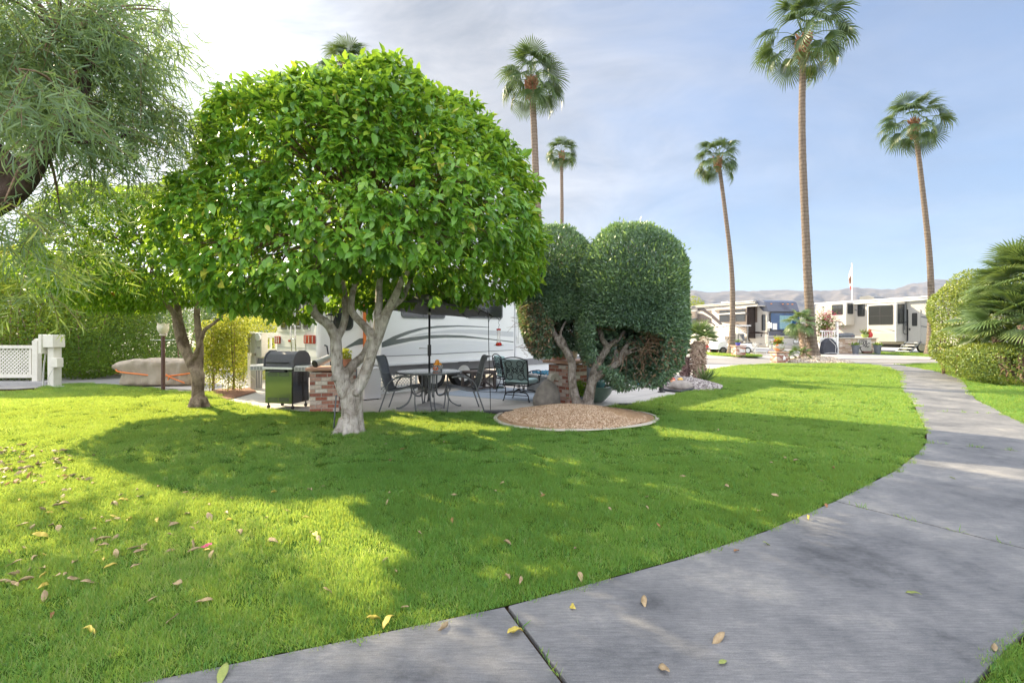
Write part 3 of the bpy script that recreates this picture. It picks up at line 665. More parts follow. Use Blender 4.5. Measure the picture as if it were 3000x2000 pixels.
for an in range(6):
    a = an*1.05; limb(mb, [(-6.2+.1*math.cos(a), Y2+.1*math.sin(a), .2), (-6.2+.17*math.cos(a), Y2+.17*math.sin(a), .04), (-6.2+.24*math.cos(a), Y2+.24*math.sin(a), -.03)], [.06,.05,.03], 6, 3)
organic(mb, 'trunk', barkmat('brown_citrus_bark', (.34,.26,.19), (.12,.085,.06), 10, (1,1,.22), .9), c2, .02, 4)
C2 = np.array([-7.35, 9.9, 3.12]); n2_ = 5200
d = rdirs(n2_); r = super_r(d, np.array([1.95,1.5,1.22]), 2.5)*(1+.12*vnoise(d, 2.5, 8)+.07*vnoise(d, 5.5, 5))
dep = np.where(rng.uniform(0, 1, n2_) < .75, np.abs(rng.normal(0, .06, n2_)), rng.uniform(.08, .6, n2_))
tips = C2+d*(r*(1-dep))[:,None]
k_ = (tips[:,2] > 1.95+.15*vnoise(tips, 2.5, 3)) & ~((tips[:,2] < 2.2) & (np.hypot(tips[:,0]+6.3, tips[:,1]-9.8) < .6))
tips = tips[k_]; d = d[k_]
P, D, Nn, Ln, Wd = rosettes(tips, d, 8, .10, .4, .095, .45)
tint = np.clip(.42+.14*vnoise(P, 2.8, 2)+rng.normal(0, .16, len(P)), 0, 1)
leaves('crown', P, D, Nn, Ln, Wd, tint, LEAF_FULL, M['citrus2'], c2)
mb = MB(); sel = rng.choice(len(tips), 90, replace=False)
branchlets(mb, [Vector(C2)+Vector((tips[i]-C2)*rng.uniform(.2,.5)) for i in sel], [tips[i] for i in sel], .016, .004, .1, 4)
mb.build('branches', M['twig'], c2, smooth=True, recalc=False)
for i, (px, py) in enumerate(((388,797), (332,860))):
    x, y, z = W(px, py, 8.75+.2*i); MB().ball((x, y, z), .042, 12).build('fruit', M['fruit'], c2, smooth=True)

# ---- clipped topiary tree -------------------------------------------------------------------------------------------
top = thing('topiary_tree', 'clipped topiary tree with two rounded crowns and twisted pale trunks in a gravel ring', 'tree')
mb = MB(); YT = 8.9
def W3(x, y, Y=YT): return W(1450+x*.4464, 600+y*.4464, Y)
limb(mb, [W3(560,1420), W3(545,1330), W3(525,1250), W3(505,1150), W3(505,1040,8.95), W3(470,960,9.0), W3(415,890,9.1), W3(368,800,9.2), W3(340,700,9.4)], [.13,.10,.085,.078,.075,.07,.06,.05,.03], 10)
limb(mb, [W3(478,975,9), W3(455,900,9.05), W3(430,850,9.1), W3(450,790,9.15), W3(475,745,9.2)], [.045,.035,.028,.024,.014], 7)
limb(mb, [W3(590,1420), W3(600,1330), W3(620,1240), W3(640,1150), W3(665,1060), W3(705,985), W3(735,940), W3(705,880), W3(685,810,8.95), W3(670,740,9.0)], [.13,.115,.10,.085,.08,.072,.065,.05,.045,.03], 10)
limb(mb, [W3(730,950), W3(760,915,8.9), W3(810,880,8.95), W3(850,830,9.1)], [.06,.05,.045,.03], 8)
limb(mb, [W3(655,1140), W3(720,1090), W3(790,1050), W3(825,1020), W3(835,970), W3(870,915), W3(890,870,9.1)], [.075,.07,.066,.06,.045,.04,.02], 9)
limb(mb, [W3(800,1050), W3(795,980,8.98), W3(775,890,9.1), W3(760,830,9.2)], [.055,.045,.04,.02], 8)
limb(mb, [W3(785,1060), W3(760,980,9.1), W3(745,900,9.2), W3(750,840,9.2)], [.05,.042,.036,.02], 8)
limb(mb, [W3(835,985), W3(900,945,8.85), W3(950,930,8.85)], [.028,.02,.01], 6)
limb(mb, [W3(850,990), W3(920,960,8.8), W3(985,955,8.8)], [.024,.018,.008], 6)
organic(mb, 'trunk', M['bark_topiary'], top, .014, 2)
def topiary_crown(c, rad, p, n, seed, cut, ln=.078, brown=None, name='crown'):
    d = rdirs(n); r = super_r(d, np.array(rad), p)*(1+.045*vnoise(d, 3.1, seed)+.018*vnoise(d, 9, seed+1))
    dep = np.where(rng.uniform(0, 1, n) < .72, np.abs(rng.normal(0, .03, n)), rng.uniform(.03, .6, n))
    P = np.array(c)+d*(r*(1-dep))[:,None]
    k = ~cut(P); P, d, dep = P[k], d[k], dep[k]; n = len(P)
    D = nrm(d*.75+rdirs(n)*.75+np.array([0,0,.25])); Nn = rdirs(n)
    Ln = ln*rng.uniform(.6, 1.25, n); Wd = Ln*.34
    upf = d[:,2]
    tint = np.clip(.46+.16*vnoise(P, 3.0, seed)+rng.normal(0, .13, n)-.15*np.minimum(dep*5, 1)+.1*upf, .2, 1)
    spr = (rng.uniform(0, 1, n) < .03) & (upf > .3); P[spr] += d[spr]*rng.uniform(.02, .12, (spr.sum(), 1)); tint[spr] = .95
    m = n//4; q = rdirs(m)*rng.uniform(.15, .93, (m, 1))**.5; q[:,2] = -np.abs(q[:,2])
    Q = np.array(c)+q*super_r(nrm(q), np.array(rad), p)[:,None]*.96; Q = Q[~cut(Q)]; m = len(Q)
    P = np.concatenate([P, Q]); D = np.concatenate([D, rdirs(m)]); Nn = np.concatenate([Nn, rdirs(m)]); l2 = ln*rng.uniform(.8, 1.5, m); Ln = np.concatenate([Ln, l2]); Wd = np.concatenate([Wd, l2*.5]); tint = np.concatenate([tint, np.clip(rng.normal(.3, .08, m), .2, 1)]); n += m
    if brown is not None:
        bm = brown(P); tint[bm & (rng.uniform(0, 1, n) < (.22 if c[0] > 1.5 else .36))] = 0.0
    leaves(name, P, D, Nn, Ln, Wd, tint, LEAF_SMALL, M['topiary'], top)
RC = (2.2, 9.15, 1.93); LC = (.86, 9.7, 2.24)
def cutR(P):
    x, y, z = P.T
    c = (z < 1.62-.35*np.maximum(0, x-2.0)) & (x > 1.45) & (x < 2.55) & (y < 8.9) & (z+.42*(x-1.45) > .95) & (z > .78+.15*np.sin(5*x))
    c |= z < .50+.5*np.maximum(0, x-2.35)+.75*np.maximum(0, 1.95-x)+.06*np.sin(9*x)
    c |= (x < 1.55) & (z < 1.0) & (y < 9.0)
    return c
def brR(P):
    x, y, z = P.T; return (np.hypot((x-2.35)*.8, z-1.15) < .42+.12*vnoise(P, 5, 2)) & (y < 9.2) | ((x < 1.62) & (z < 1.5) & (vnoise(P, 4, 3) > .1))
def cutL(P):
    x, y, z = P.T; return (z < 1.02+.5*np.maximum(0, x-1.0)) | ((z < 1.75) & (x > .75) & (x < 1.25) & (y < 9.5))
def brL(P):
    x, y, z = P.T; return (np.hypot(x-.45, (z-1.55)*.7) < .36+.1*vnoise(P, 5, 7)) & (y < 9.6)
topiary_crown(RC, (.96,.98,1.50), 2.9, 92000, 3, cutR, brown=brR)
topiary_crown(LC, (.72,.75,1.34), 2.7, 56000, 6, cutL, brown=brL)
mb = MB()
for c, rad, n_ in ((RC, (.96,.98,1.5), 330), (LC, (.72,.75,1.34), 260)):
    dd = rdirs(n_); rr = super_r(dd, np.array(rad), 2.8)
    for i in range(n_):
        e = np.array(c)+dd[i]*rr[i]*.96; s = np.array(c)+dd[i]*rr[i]*rng.uniform(.25, .7)+np.array([0,0,-.15])
        if cutR(e[None])[0] and c is RC: continue
        if cutL(e[None])[0] and c is LC: continue
        m_ = (s+e)/2+rng.normal(0, .05, 3); mb.tube([s, m_, e], [.010, .007, .003], 4, False)
# bare dry twig patches
for i in range(170):
    b = np.array([rng.normal(2.4,.25), 8.33+rng.uniform(-.02,.15), rng.normal(1.2,.2)]) if i % 2 else np.array([rng.normal(.42,.16), 9.12+rng.uniform(-.02,.15), rng.normal(1.6,.25)])
    mb.tube([b, b+np.array([rng.normal(0,.06), -.03, rng.normal(0,.05)]), b+np.array([rng.normal(0,.13), -.05, rng.normal(-.03,.09)])], [.005,.004,.002], 4, False)
mb.build('branches', M['twig'], top, smooth=True, recalc=False)

# gravel ring under it
def mound(name, mat, cx, cy, rx, ry, h, z0, seed, nr=26, na=80, rough=.012, fall=1.0, tagv=None, kind='structure'):
    V = []; Fc = []
    for j in range(nr):
        t = j/(nr-1)
        for i in range(na):
            a = 2*math.pi*i/na
            k_ = 1+.05*math.sin(2*a+seed)+.04*math.sin(3*a+2*seed)
            x, y = rx*k_*t*math.cos(a), ry*k_*t*math.sin(a)
            V.append([x, y, 0, t])
    V = np.array(V); z = h*np.cos(V[:,3]*math.pi/2)**1.3*(1+.25*vnoise(V[:,:3], 1.6, seed))+rng.normal(0, rough, len(V))*(V[:,3] < .97)
    V = np.stack([V[:,0]+cx, V[:,1]+cy, z0+z], 1)
    lp = []
    for j in range(nr-1):
        for i in range(na):
            i2 = (i+1) % na; lp += [j*na+i, (j+1)*na+i, (j+1)*na+i2, j*na+i2]
    o = rawmesh(name, V, lp, np.arange(len(lp)//4)*4, mat); o['kind'] = kind
    return o
def pebbles(name, mat, cx, cy, rx, ry, zf, n, size, label, cat, dark=None):
    a = rng.uniform(0, 2*math.pi, n); r = np.sqrt(rng.uniform(0, 1, n))*.96
    P = np.stack([cx+rx*r*np.cos(a), cy+ry*r*np.sin(a), np.zeros(n)], 1); P[:,2] = zf(r)
    T = np.array([(1,0,0), (0,1,0), (-1,0,0), (0,-1,0), (0,0,.8), (0,0,-.8)]); Fc = [(0,1,4), (1,2,4), (2,3,4), (3,0,4), (1,0,5), (2,1,5), (3,2,5), (0,3,5)]
    Y = rdirs(n); X = nrm(np.cross(Y, rdirs(n))); Z = np.cross(X, Y); s = size*rng.uniform(.5, 1.3, (n, 1, 1))
    V = (P[:,None,:]+s*(X[:,None,:]*T[None,:,0:1]+Y[:,None,:]*T[None,:,1:2]*1.3+Z[:,None,:]*T[None,:,2:3])).reshape(-1, 3)
    fl = np.array(Fc).ravel(); lp = (fl[None,:]+np.arange(n)[:,None]*6).ravel()
    o = rawmesh(name, V, lp, np.arange(len(lp)//3)*3, mat, None, np.repeat(rng.uniform(0, 1, n), 6)); o['kind'] = 'stuff'
    return tag(o, label, cat)
def stonemat(name, cols):
    m, nt, out = newmat(name); at = N(nt, 'ShaderNodeAttribute', attribute_name='tint'); r = ramp(nt, [(i/(len(cols)-1), c) for i, c in enumerate(cols)])
    b = N(nt, 'ShaderNodeBsdfPrincipled', Roughness=.85); nt.links.new(at.outputs['Fac'], r.inputs[0]); nt.links.new(r.outputs[0], b.inputs['Base Color']); nt.links.new(b.outputs[0], out.inputs[0])
    return m
mound('gravel_bed', M['mulch'], 1.07, 8.62, 1.30, 1.24, .18, .03, 1)
pebbles('gravel', stonemat('tan_stones', [(.26,.14,.07), (.46,.31,.19), (.60,.44,.30), (.70,.56,.42)]), 1.07, 8.62, 1.30, 1.24, lambda r: .03+.18*np.cos(r*math.pi/2)**1.3+.010, 20000, .0105, 'tan crushed gravel heaped round the topiary trunks', 'gravel')
mb = MB(); ring = []
for i in range(73):
    a = 2*math.pi*i/72; k_ = 1+.05*math.sin(2*a+1)+.04*math.sin(3*a+2)
    ring.append((k_*math.cos(a), k_*math.sin(a)))
vs = []; fs = []
for i, (c_, s_) in enumerate(ring):
    for q, z in ((1.31,.0), (1.31,.045), (1.37,.035), (1.38,.0)): vs.append((1.07+q*c_, 8.62+q*.955*s_, z))
for i in range(72):
    for q in range(3): fs.append((i*4+q, (i+1)*4+q, (i+1)*4+q+1, i*4+q+1))
mb.add(vs, fs)
tag(mb.build('edging', M['limestone'], smooth='auto'), 'pale concrete edging curved round the tan gravel', 'edging')

# ---- feathery acacia at the side ------------------------------------------------------------------------------------
ac = thing('acacia_tree', 'feathery grey-green tree with long thin drooping leaves and a dark leaning trunk', 'tree')
mb = MB()
limb(mb, [(-6.9,4.3,-.1), (-6.5,4.4,.8), (-5.9,4.5,1.7), (-5.2,4.55,2.45), W(40,560,4.6), W(130,430,4.6), W(215,330,4.7), W(260,200,4.9), W(300,40,5.1)], [.22,.18,.15,.13,.11,.09,.07,.05,.03], 12)
limb(mb, [(-6.1,4.5,1.5), (-6.6,4.9,2.6), (-7.1,5.4,3.8), (-7.6,5.9,5.2)], [.14,.12,.09,.05], 8)
limb(mb, [W(60,530,4.6), (-4.9,4.2,3.6), (-4.7,3.9,4.5), (-4.4,3.7,5.6)], [.12,.09,.06,.03], 8)
limb(mb, [W(150,400,4.65), (-4.0,4.9,3.4), (-3.75,5.2,3.8)], [.045,.026,.008], 8)
organic(mb, 'trunk', M['bark_dark'], ac, .03, 2)
def acacia_sprays():
    bases = []
    # lobes of hanging foliage: centre, radii, number of sprays
    for c, rad, n in (((-5.6,4.9,5.0), (1.6,1.5,1.3), 420), (W(230,260,5.2), (.85,.9,.75), 330), (W(330,420,5.4), (.55,.6,.4), 55), (W(120,90,4.8), (.9,.8,.6), 300), (W(400,80,5.6), (.45,.6,.55), 130),
                      (W(130,690,5.3), (.6,.6,.32), 24), (W(30,750,5.2), (.45,.5,.25), 10), (W(225,570,5.6), (.42,.5,.36), 14), (W(110,300,4.0), (.45,.25,.3), 60), (W(20,640,4.1), (.3,.25,.25), 26), ((-7.4,5.6,4.6), (1.6,1.6,1.4), 420), ((-8.0,6.7,4.6), (1.2,1.2,1.0), 400), ((-8.9,7.4,4.4), (1.3,1.3,1.2), 300), (W(20,420,4.9), (.6,.6,.7), 55), ((-5.9,6.2,4.75), (1.0,1.0,.8), 170),
                      (W(470,330,5.7), (.35,.35,.22), 60), (W(105,850,5.0), (.12,.15,.10), 7)):
        d = rdirs(n)*rng.uniform(.35, 1, (n, 1))**.6
        bases.append(np.array(c)+d*np.array(rad))
    B = np.concatenate(bases); n = len(B)
    ax = nrm(rdirs(n)*np.array([1,1,.35])+np.array([.28,-.05,-.45]))
    m = 18; t = np.linspace(0, 1, m)
    L_ = rng.uniform(.3, .62, n)
    S = B[:,None,:]+ax[:,None,:]*(t[None,:,None]*L_[:,None,None])+np.array([0,0,-1.0])*(t[None,:,None]**2*L_[:,None,None]*.35)
    P = S.reshape(-1, 3); k = len(P)
    D = nrm(np.repeat(ax, m, 0)*.7+rdirs(k)*.75+np.array([0,0,-.30]))
    Ln = .15*rng.uniform(.6, 1.2, k)
    tint = np.clip(np.repeat(rng.normal(.42, .14, n), m)+rng.normal(0, .1, k)+.2*((P[:,2] < 2.6))*1, 0, 1)
    leaves('crown', P, D, rdirs(k), Ln, Ln*.085, tint, LEAF_STRAP, M['acacia'], ac)
    mb = MB()
    for i in rng.choice(n, 700, replace=False): mb.tube([S[i,0], S[i,8], S[i,-1]], [.004,.003,.002], 3, False)
    cs = [(-5.3,4.6,3.0), (-4.6,4.6,3.5), (-6.2,5.2,3.9), (-4.4,4.8,4.4), W(215,330,4.7), W(130,430,4.6)]
    for i in rng.choice(n, 120, replace=False):
        s = min(cs, key=lambda c: (Vector(c)-Vector(B[i])).length); limb(mb, [s, Vector(s).lerp(Vector(B[i]), .55)+Vector((0,0,.12)), B[i]], [.022,.013,.005], 5, 3)
    mb.build('branches', M['twig'], ac, smooth=True, recalc=False)
acacia_sprays()

# ---- hedges and shrubs ----------------------------------------------------------------------------------------------
def leafbox(name, label, cat, c, half, rot, n, ln, lw, mat, seed, p=5, stems=True, group=None, tintc=.45, bulge=.06, tpl=LEAF_SMALL, zlow=.05, deep=.3, low=None):
    t = thing(name, label, cat, (c[0], c[1], 0), rot, group)
    half = np.array(half); cen = np.array([0, 0, c[2]])
    d = nrm(rng.normal(size=(n, 3))*half) if max(half)/min(half) > 1.6 else rdirs(n)
    q = rng.uniform(-1, 1, (n, 3)); f = rng.integers(0, 3, n); a = np.array([half[1]*half[2], half[0]*half[2], half[0]*half[1]]); f = rng.choice(3, n, p=a/a.sum())
    q[np.arange(n), f] = np.sign(q[np.arange(n), f])
    d = nrm(q*half)
    r = super_r(d, half, p)*(1+bulge*vnoise(d, 4, seed)+bulge*.6*vnoise(d*half, 2.4, seed+2))
    dep = np.where(rng.uniform(0, 1, n) < 1-deep, np.abs(rng.normal(0, .02, n)), rng.uniform(.02, .25, n))
    P = cen+d*(r*(1-dep))[:,None]
    k = P[:,2] > zlow+.05*vnoise(P, 5, 1)
    if low: k &= low(P)
    P, d = P[k], d[k]; n = len(P)
    nout = nrm(np.sign(d)*np.abs(d/half)**(p-1)/half)
    D = nrm(nout*.6+rdirs(n)*.8+np.array([0,0,.1])); Nn = nrm(nout+rdirs(n)*.6)
    Ln = ln*rng.uniform(.6, 1.25, n)
    tint = np.clip(tintc+.15*vnoise(P, 2.6, seed)+rng.normal(0, .15, n), 0, 1)
    leaves('foliage', P, D, Nn, Ln, Ln*lw, tint, tpl, mat, t)
    if stems:
        for i in range(stems if stems is not True else 14):
            mb = MB(); x, y = rng.uniform(-.7, .7)*half[0], rng.uniform(-.7, .7)*half[1]
            limb(mb, [(x, y, -.05), (x+rng.normal(0,.05), y+rng.normal(0,.05), cen[2]*.6), (x+rng.normal(0,.25)*half[0], y+rng.normal(0,.25)*half[1], cen[2]+half[2]*.5)], [.03,.024,.01], 6, 3)
            mb.build('stem', M['twig'], t, smooth=True, recalc=False)
    return t
leafbox('hedge', 'tall glossy clipped hedge behind the lattice fence, sunlit along its edge', 'hedge', (-16.2,15.9,1.92), (3.9,1.35,1.92), R(12), 82000, .075, .48, M['hedge'], 3, 4.5, tpl=LEAF_FULL, deep=.5)
leafbox('hedge', 'dull green clipped hedge standing on the brick kerb across the grey street', 'hedge', (-15.9,20.2,1.35), (1.9,1.5,1.35), R(66), 34000, .085, .48, M['hedge_dull'], 5, 5, deep=.5)
leafbox('hedge', 'tall dark hedge row far behind the covered cart', 'hedge', (-15.5,27.5,1.9), (6.5,1.6,1.9), R(-8), 18000, .14, .5, M['hedge_dull'], 8, 4)
def bush(name, label, px, Y, h, rx, ry, n, ln, mat, seed, z0=0, lw=.5, p=2.3, bulge=.16, tintc=.5, cat='shrub', group=None, tpl=LEAF_SMALL, zlow=.08):
    x = (px-CX)/F*Y
    t = leafbox(name, label, cat, (x, Y, h*.52), (rx, ry, h*.5), 0, n, ln, lw, mat, seed, p, 5, group, tintc, bulge, tpl, zlow)
    t.location.z = z0; return t
bush('shrub', 'yellow sunlit shrub behind the white slatted fence', 775, 15.2, 1.95, 1.0, .8, 11000, .06, M['yellowleaf'], 4, tintc=.62)
bush('shrub', 'dark green bushy tree behind the yellow saplings', 700, 19, 2.9, 1.3, 1.2, 14000, .09, M['hedge_dull'], 6)
bush('shrub', 'loose grey-green shrub with bare pale stems behind the covered cart', 500, 18.5, 2.2, 2.1, 1.0, 3600, .08, M['hedge_dull'], 7, tintc=.6)
bush('shrub', 'sunlit yellow shrub rising behind the tall glossy hedge', 60, 19.5, 4.6, 4.2, 1.6, 46000, .17, M['yellowleaf'], 9, tintc=.5)
for i, (px, h) in enumerate(((622,1.78), (682,2.02))):
    lab = ('slim yellow-green sapling on a thin stake, the one nearer the citrus trunk', 'slim yellow-green sapling on a thin stake, the one nearer the white fence')[i]
    x, y = G(px, 1145); t = thing('sapling', lab, 'sapling', (x, y, 0), 0, 'yellow-green saplings in the soil bed')
    n = 3400; z = rng.beta(2.2, 1.6, n)*h*.93+.16; rr = (.40 if i else .36)*np.sqrt(rng.uniform(0,1,n))*np.clip(1.25-np.abs(z-h*.66)/(h*.75), .15, 1); a = rng.uniform(0, 6.283, n)
    P = np.stack([rr*np.cos(a)+.06*np.sin(5*z), rr*np.sin(a), z], 1)
    leaves('foliage', P, nrm(rdirs(n)+np.array([0,0,.2])), rdirs(n), .062*rng.uniform(.6,1.2,n), .034*rng.uniform(.7,1.2,n), np.clip(rng.normal(.55,.2,n), 0, 1), LEAF_FULL, M['yellowleaf'], t)
    mb = MB(); limb(mb, [(0,0,-.05), (.02,0,.5), (-.03,0,1.1), (-.02,0,h-.1)], [.022,.018,.014,.006], 7)
    for q in range(16):
        zz = rng.uniform(.35, h*.9); a = rng.uniform(0, 6.28); mb.tube([(0,0,zz), (.2*math.cos(a), .2*math.sin(a), zz+.12), (.34*math.cos(a), .34*math.sin(a), zz+.2)], [.007,.005,.002], 4, False)
    mb.build('stem', M['twig'], t, smooth=True, recalc=False)
    MB().tube([(.06,-.02,0), (.05,-.02,h*.86)], .014, 7).build('stake', M['wood2'], t)
for i, (px, h) in enumerate(((614,.5), (668,.42), (702,.5))):
    x, y = G(px, 1147); t = thing('seedling', ('small leafy seedling at the foot of the stake nearer the citrus trunk', 'small leafy seedling between the two staked saplings', 'small leafy seedling next to the stake nearer the white fence')[i], 'seedling', (x, y, 0), 0, 'seedlings in the soil bed')
    n = 170; P = np.stack([rng.normal(0,.09,n), rng.normal(0,.09,n), rng.uniform(.15,1,n)*h], 1)
    leaves('foliage', P, rdirs(n), rdirs(n), np.full(n,.055), np.full(n,.028), rng.uniform(.2,.8,n), LEAF_SMALL, M['yellowleaf'], t)
    MB().tube([(0,0,0), (.01,0,h*.5), (0,.01,h)], .008, 5).build('stem', M['twig'], t)
# by the walk, on the far side
leafbox('shrub', 'large yellow-green leafy shrub beside the walk, next to the fan palm clump', 'shrub', (16.35,16.6,1.75), (1.4,1.7,1.72), R(20), 30000, .085, .5, M['shrubleaf'], 12, 2.8, 10, None, .5, .13, LEAF_FULL, .1, .35)
leafbox('shrub', 'low glossy hedge skirting the foot of the fan palm clump', 'hedge', (15.3,13.6,.60), (2.5,.95,.62), R(-32), 24000, .07, .5, M['shrubleaf'], 14, 3.2, 8, None, .38, .12, LEAF_FULL, .04, .35)
leafbox('shrub', 'olive tree crown rising behind the brown motorhome', 'tree', (15.9,44,2.35), (1.3,1.4,2.4), 0, 5000, .16, .4, M['yellowleaf'], 15, 2.4, 5, None, .3, .15, LEAF_SMALL, .6)

# ---- palms ----------------------------------------------------------------------------------------------------------
def fan_tpl(nseg, span, droop, split=.40, wid=.86, seed=0):
    """one fan blade: hub at the origin, blade along +y, radius 1. Returns verts, faces"""
    rs = np.random.default_rng(seed); V = []; Fc = []
    for i in range(nseg):
        th = -span/2+span*i/(nseg-1); l = (.78+.22*math.cos(th*.8))*rs.uniform(.9, 1.05); dr = droop*rs.uniform(.6, 1.4)
        dth = span/(nseg-1)*.5*wid
        def pt(rad, a, z): return (rad*math.sin(a), rad*math.cos(a), z)
        k = len(V); cup = .10*abs(math.sin(th))
        V += [pt(.03, th, 0), pt(split*l, th-dth, cup-.015), pt(split*l, th+dth, cup-.015), pt(split*l, th, cup+.03),
              pt(.74*l, th-dth*.62, cup-dr*.22), pt(.74*l, th+dth*.62, cup-dr*.22), pt(l, th, cup-dr)]
        Fc += [(k, k+3, k+1), (k, k+2, k+3), (k+1, k+3, k+4), (k+3, k+2, k+5), (k+3, k+5, k+4), (k+4, k+5, k+6)]
    return np.array(V), Fc
def fan_crown(name, parent, hub, nleaf, pet, rad, emin, emax, mat, seed, droop=.35, nseg=24, span=R(215), tip_old=1.0, petw=.018, azr=None, oldt=.0, hang=.55):
    rs = np.random.default_rng(seed); tp = [fan_tpl(nseg, span, droop, seed=seed*7+q) for q in range(3)]
    Vs = []; Ls = []; St = []; Ti = []; vo = 0; lo = 0
    for i in range(nleaf):
        u = (i+.5)/nleaf; el = emax+(emin-emax)*u**.9+rs.normal(0, .09); az = i*2.39996+rs.normal(0, .2)
        if azr: az = azr[0]+(azr[1]-azr[0])*((i*.618) % 1)
        od = np.array([math.cos(az)*math.cos(el), math.sin(az)*math.cos(el), math.sin(el)])
        p = pet*rs.uniform(.8, 1.15); r = rad*rs.uniform(.85, 1.12)*(1 if u < .85 else .9)
        e1 = np.array(hub)+od*p*.55+np.array([0,0,.04*p]); e2 = np.array(hub)+od*p+np.array([0,0,-.10*p])
        # blade bends further down than its stalk
        el2 = el-hang*rs.uniform(.5, 1.3); bd = np.array([math.cos(az)*math.cos(el2), math.sin(az)*math.cos(el2), math.sin(el2)])
        up = np.array([-math.cos(az)*math.sin(el2), -math.sin(az)*math.sin(el2), math.cos(el2)]); roll = rs.normal(0, .35)
        X = np.cross(bd, up); X, up = X*math.cos(roll)+up*math.sin(roll), up*math.cos(roll)-X*math.sin(roll)
        T, Fc = tp[i % 3]
        V = e2+r*(X*T[:,0:1]+bd*T[:,1:2]+up*T[:,2:3]); V[:,2] -= r*.10*(T[:,1:2].ravel()**2+T[:,0]**2)
        tt = np.clip(rs.normal(.42, .1)+oldt*max(0, u-.75)*2.2, 0, 1)
        Vs.append(V); Ti.append(np.clip(np.full(len(V), tt)+np.tile(rs.normal(0, .08, nseg).repeat(7), 1), 0, 1))
        fl = np.concatenate([np.array(f) for f in Fc])+vo; Ls.append(fl); St.append(lo+np.arange(len(Fc))*3); lo += len(fl); vo += len(V)
        sd = nrm(np.cross(od, [0,0,1.0]) if abs(od[2]) < .98 else np.array([1.0,0,0]))*petw
        pv = np.array([np.array(hub)-sd, np.array(hub)+sd, e1-sd*.8, e1+sd*.8, e2-sd*.6, e2+sd*.6]); upv = np.array([0,0,petw*.8])
        Vs.append(np.concatenate([pv, pv+upv])); Ti.append(np.full(12, .7))
        q = [(0,1,3,2), (2,3,5,4), (6,8,9,7), (8,10,11,9), (0,2,8,6), (2,4,10,8), (1,7,9,3), (3,9,11,5)]
        Ls.append(np.array(q).ravel()+vo); St.append(lo+np.arange(len(q))*4); lo += len(q)*4; vo += 12
    return rawmesh(name, np.concatenate(Vs), np.concatenate(Ls), np.concatenate(St), mat, parent, np.concatenate(Ti), flat=True)
def palmtrunkmat(name, c1, c2, c3, freq):
    m, nt, out = newmat(name); L = nt.links.new
    b = N(nt, 'ShaderNodeBsdfPrincipled', Roughness=.85); b.inputs['Specular IOR Level'].default_value = .2; L(b.outputs[0], out.inputs[0])
    tc = N(nt, 'ShaderNodeTexCoord'); sp = N(nt, 'ShaderNodeSeparateXYZ'); L(tc.outputs['Object'], sp.inputs[0])
    n0 = N(nt, 'ShaderNodeTexNoise', Scale=2.2, Detail=4.0); L(tc.outputs['Object'], n0.inputs['Vector'])
    mu = N(nt, 'ShaderNodeMath', operation='MULTIPLY_ADD'); L(sp.outputs[2], mu.inputs[0]); mu.inputs[1].default_value = freq; L(n0.outputs[0], mu.inputs[2])
    fr = N(nt, 'ShaderNodeMath', operation='FRACT'); L(mu.outputs[0], fr.inputs[0])
    r = ramp(nt, [(0, c3), (.18, c2), (.6, c1), (1, c1)]); L(fr.outputs[0], r.inputs[0])
    mp = N(nt, 'ShaderNodeMapping'); mp.inputs['Scale'].default_value = (9, 9, 2.2); L(tc.outputs['Object'], mp.inputs[0])
    n = N(nt, 'ShaderNodeTexNoise', Scale=2.0, Detail=7.0, Roughness=.75); L(mp.outputs[0], n.inputs['Vector'])
    r2 = ramp(nt, [(.3, (.5,.5,.5)), (.7, (1.3,1.3,1.3))]); L(n.outputs[0], r2.inputs[0])
    mm = N(nt, 'ShaderNodeMix', data_type='RGBA', blend_type='MULTIPLY'); mm.inputs[0].default_value = .8; L(r.outputs[0], mm.inputs[6]); L(r2.outputs[0], mm.inputs[7]); L(mm.outputs[2], b.inputs['Base Color'])
    a = N(nt, 'ShaderNodeMath', operation='ADD'); L(fr.outputs[0], a.inputs[0]); L(n.outputs[0], a.inputs[1])
    bp = N(nt, 'ShaderNodeBump', Strength=.8, Distance=.04); L(a.outputs[0], bp.inputs['Height']); L(bp.outputs[0], b.inputs['Normal'])
    return m
M['palmtrunk'] = palmtrunkmat('ringed_palm_trunk', (.215,.172,.138), (.17,.13,.102), (.085,.062,.048), 5.5)
M['palmbase'] = palmtrunkmat('grey_palm_foot', (.40,.35,.30), (.33,.28,.24), (.20,.17,.14), 4.0)
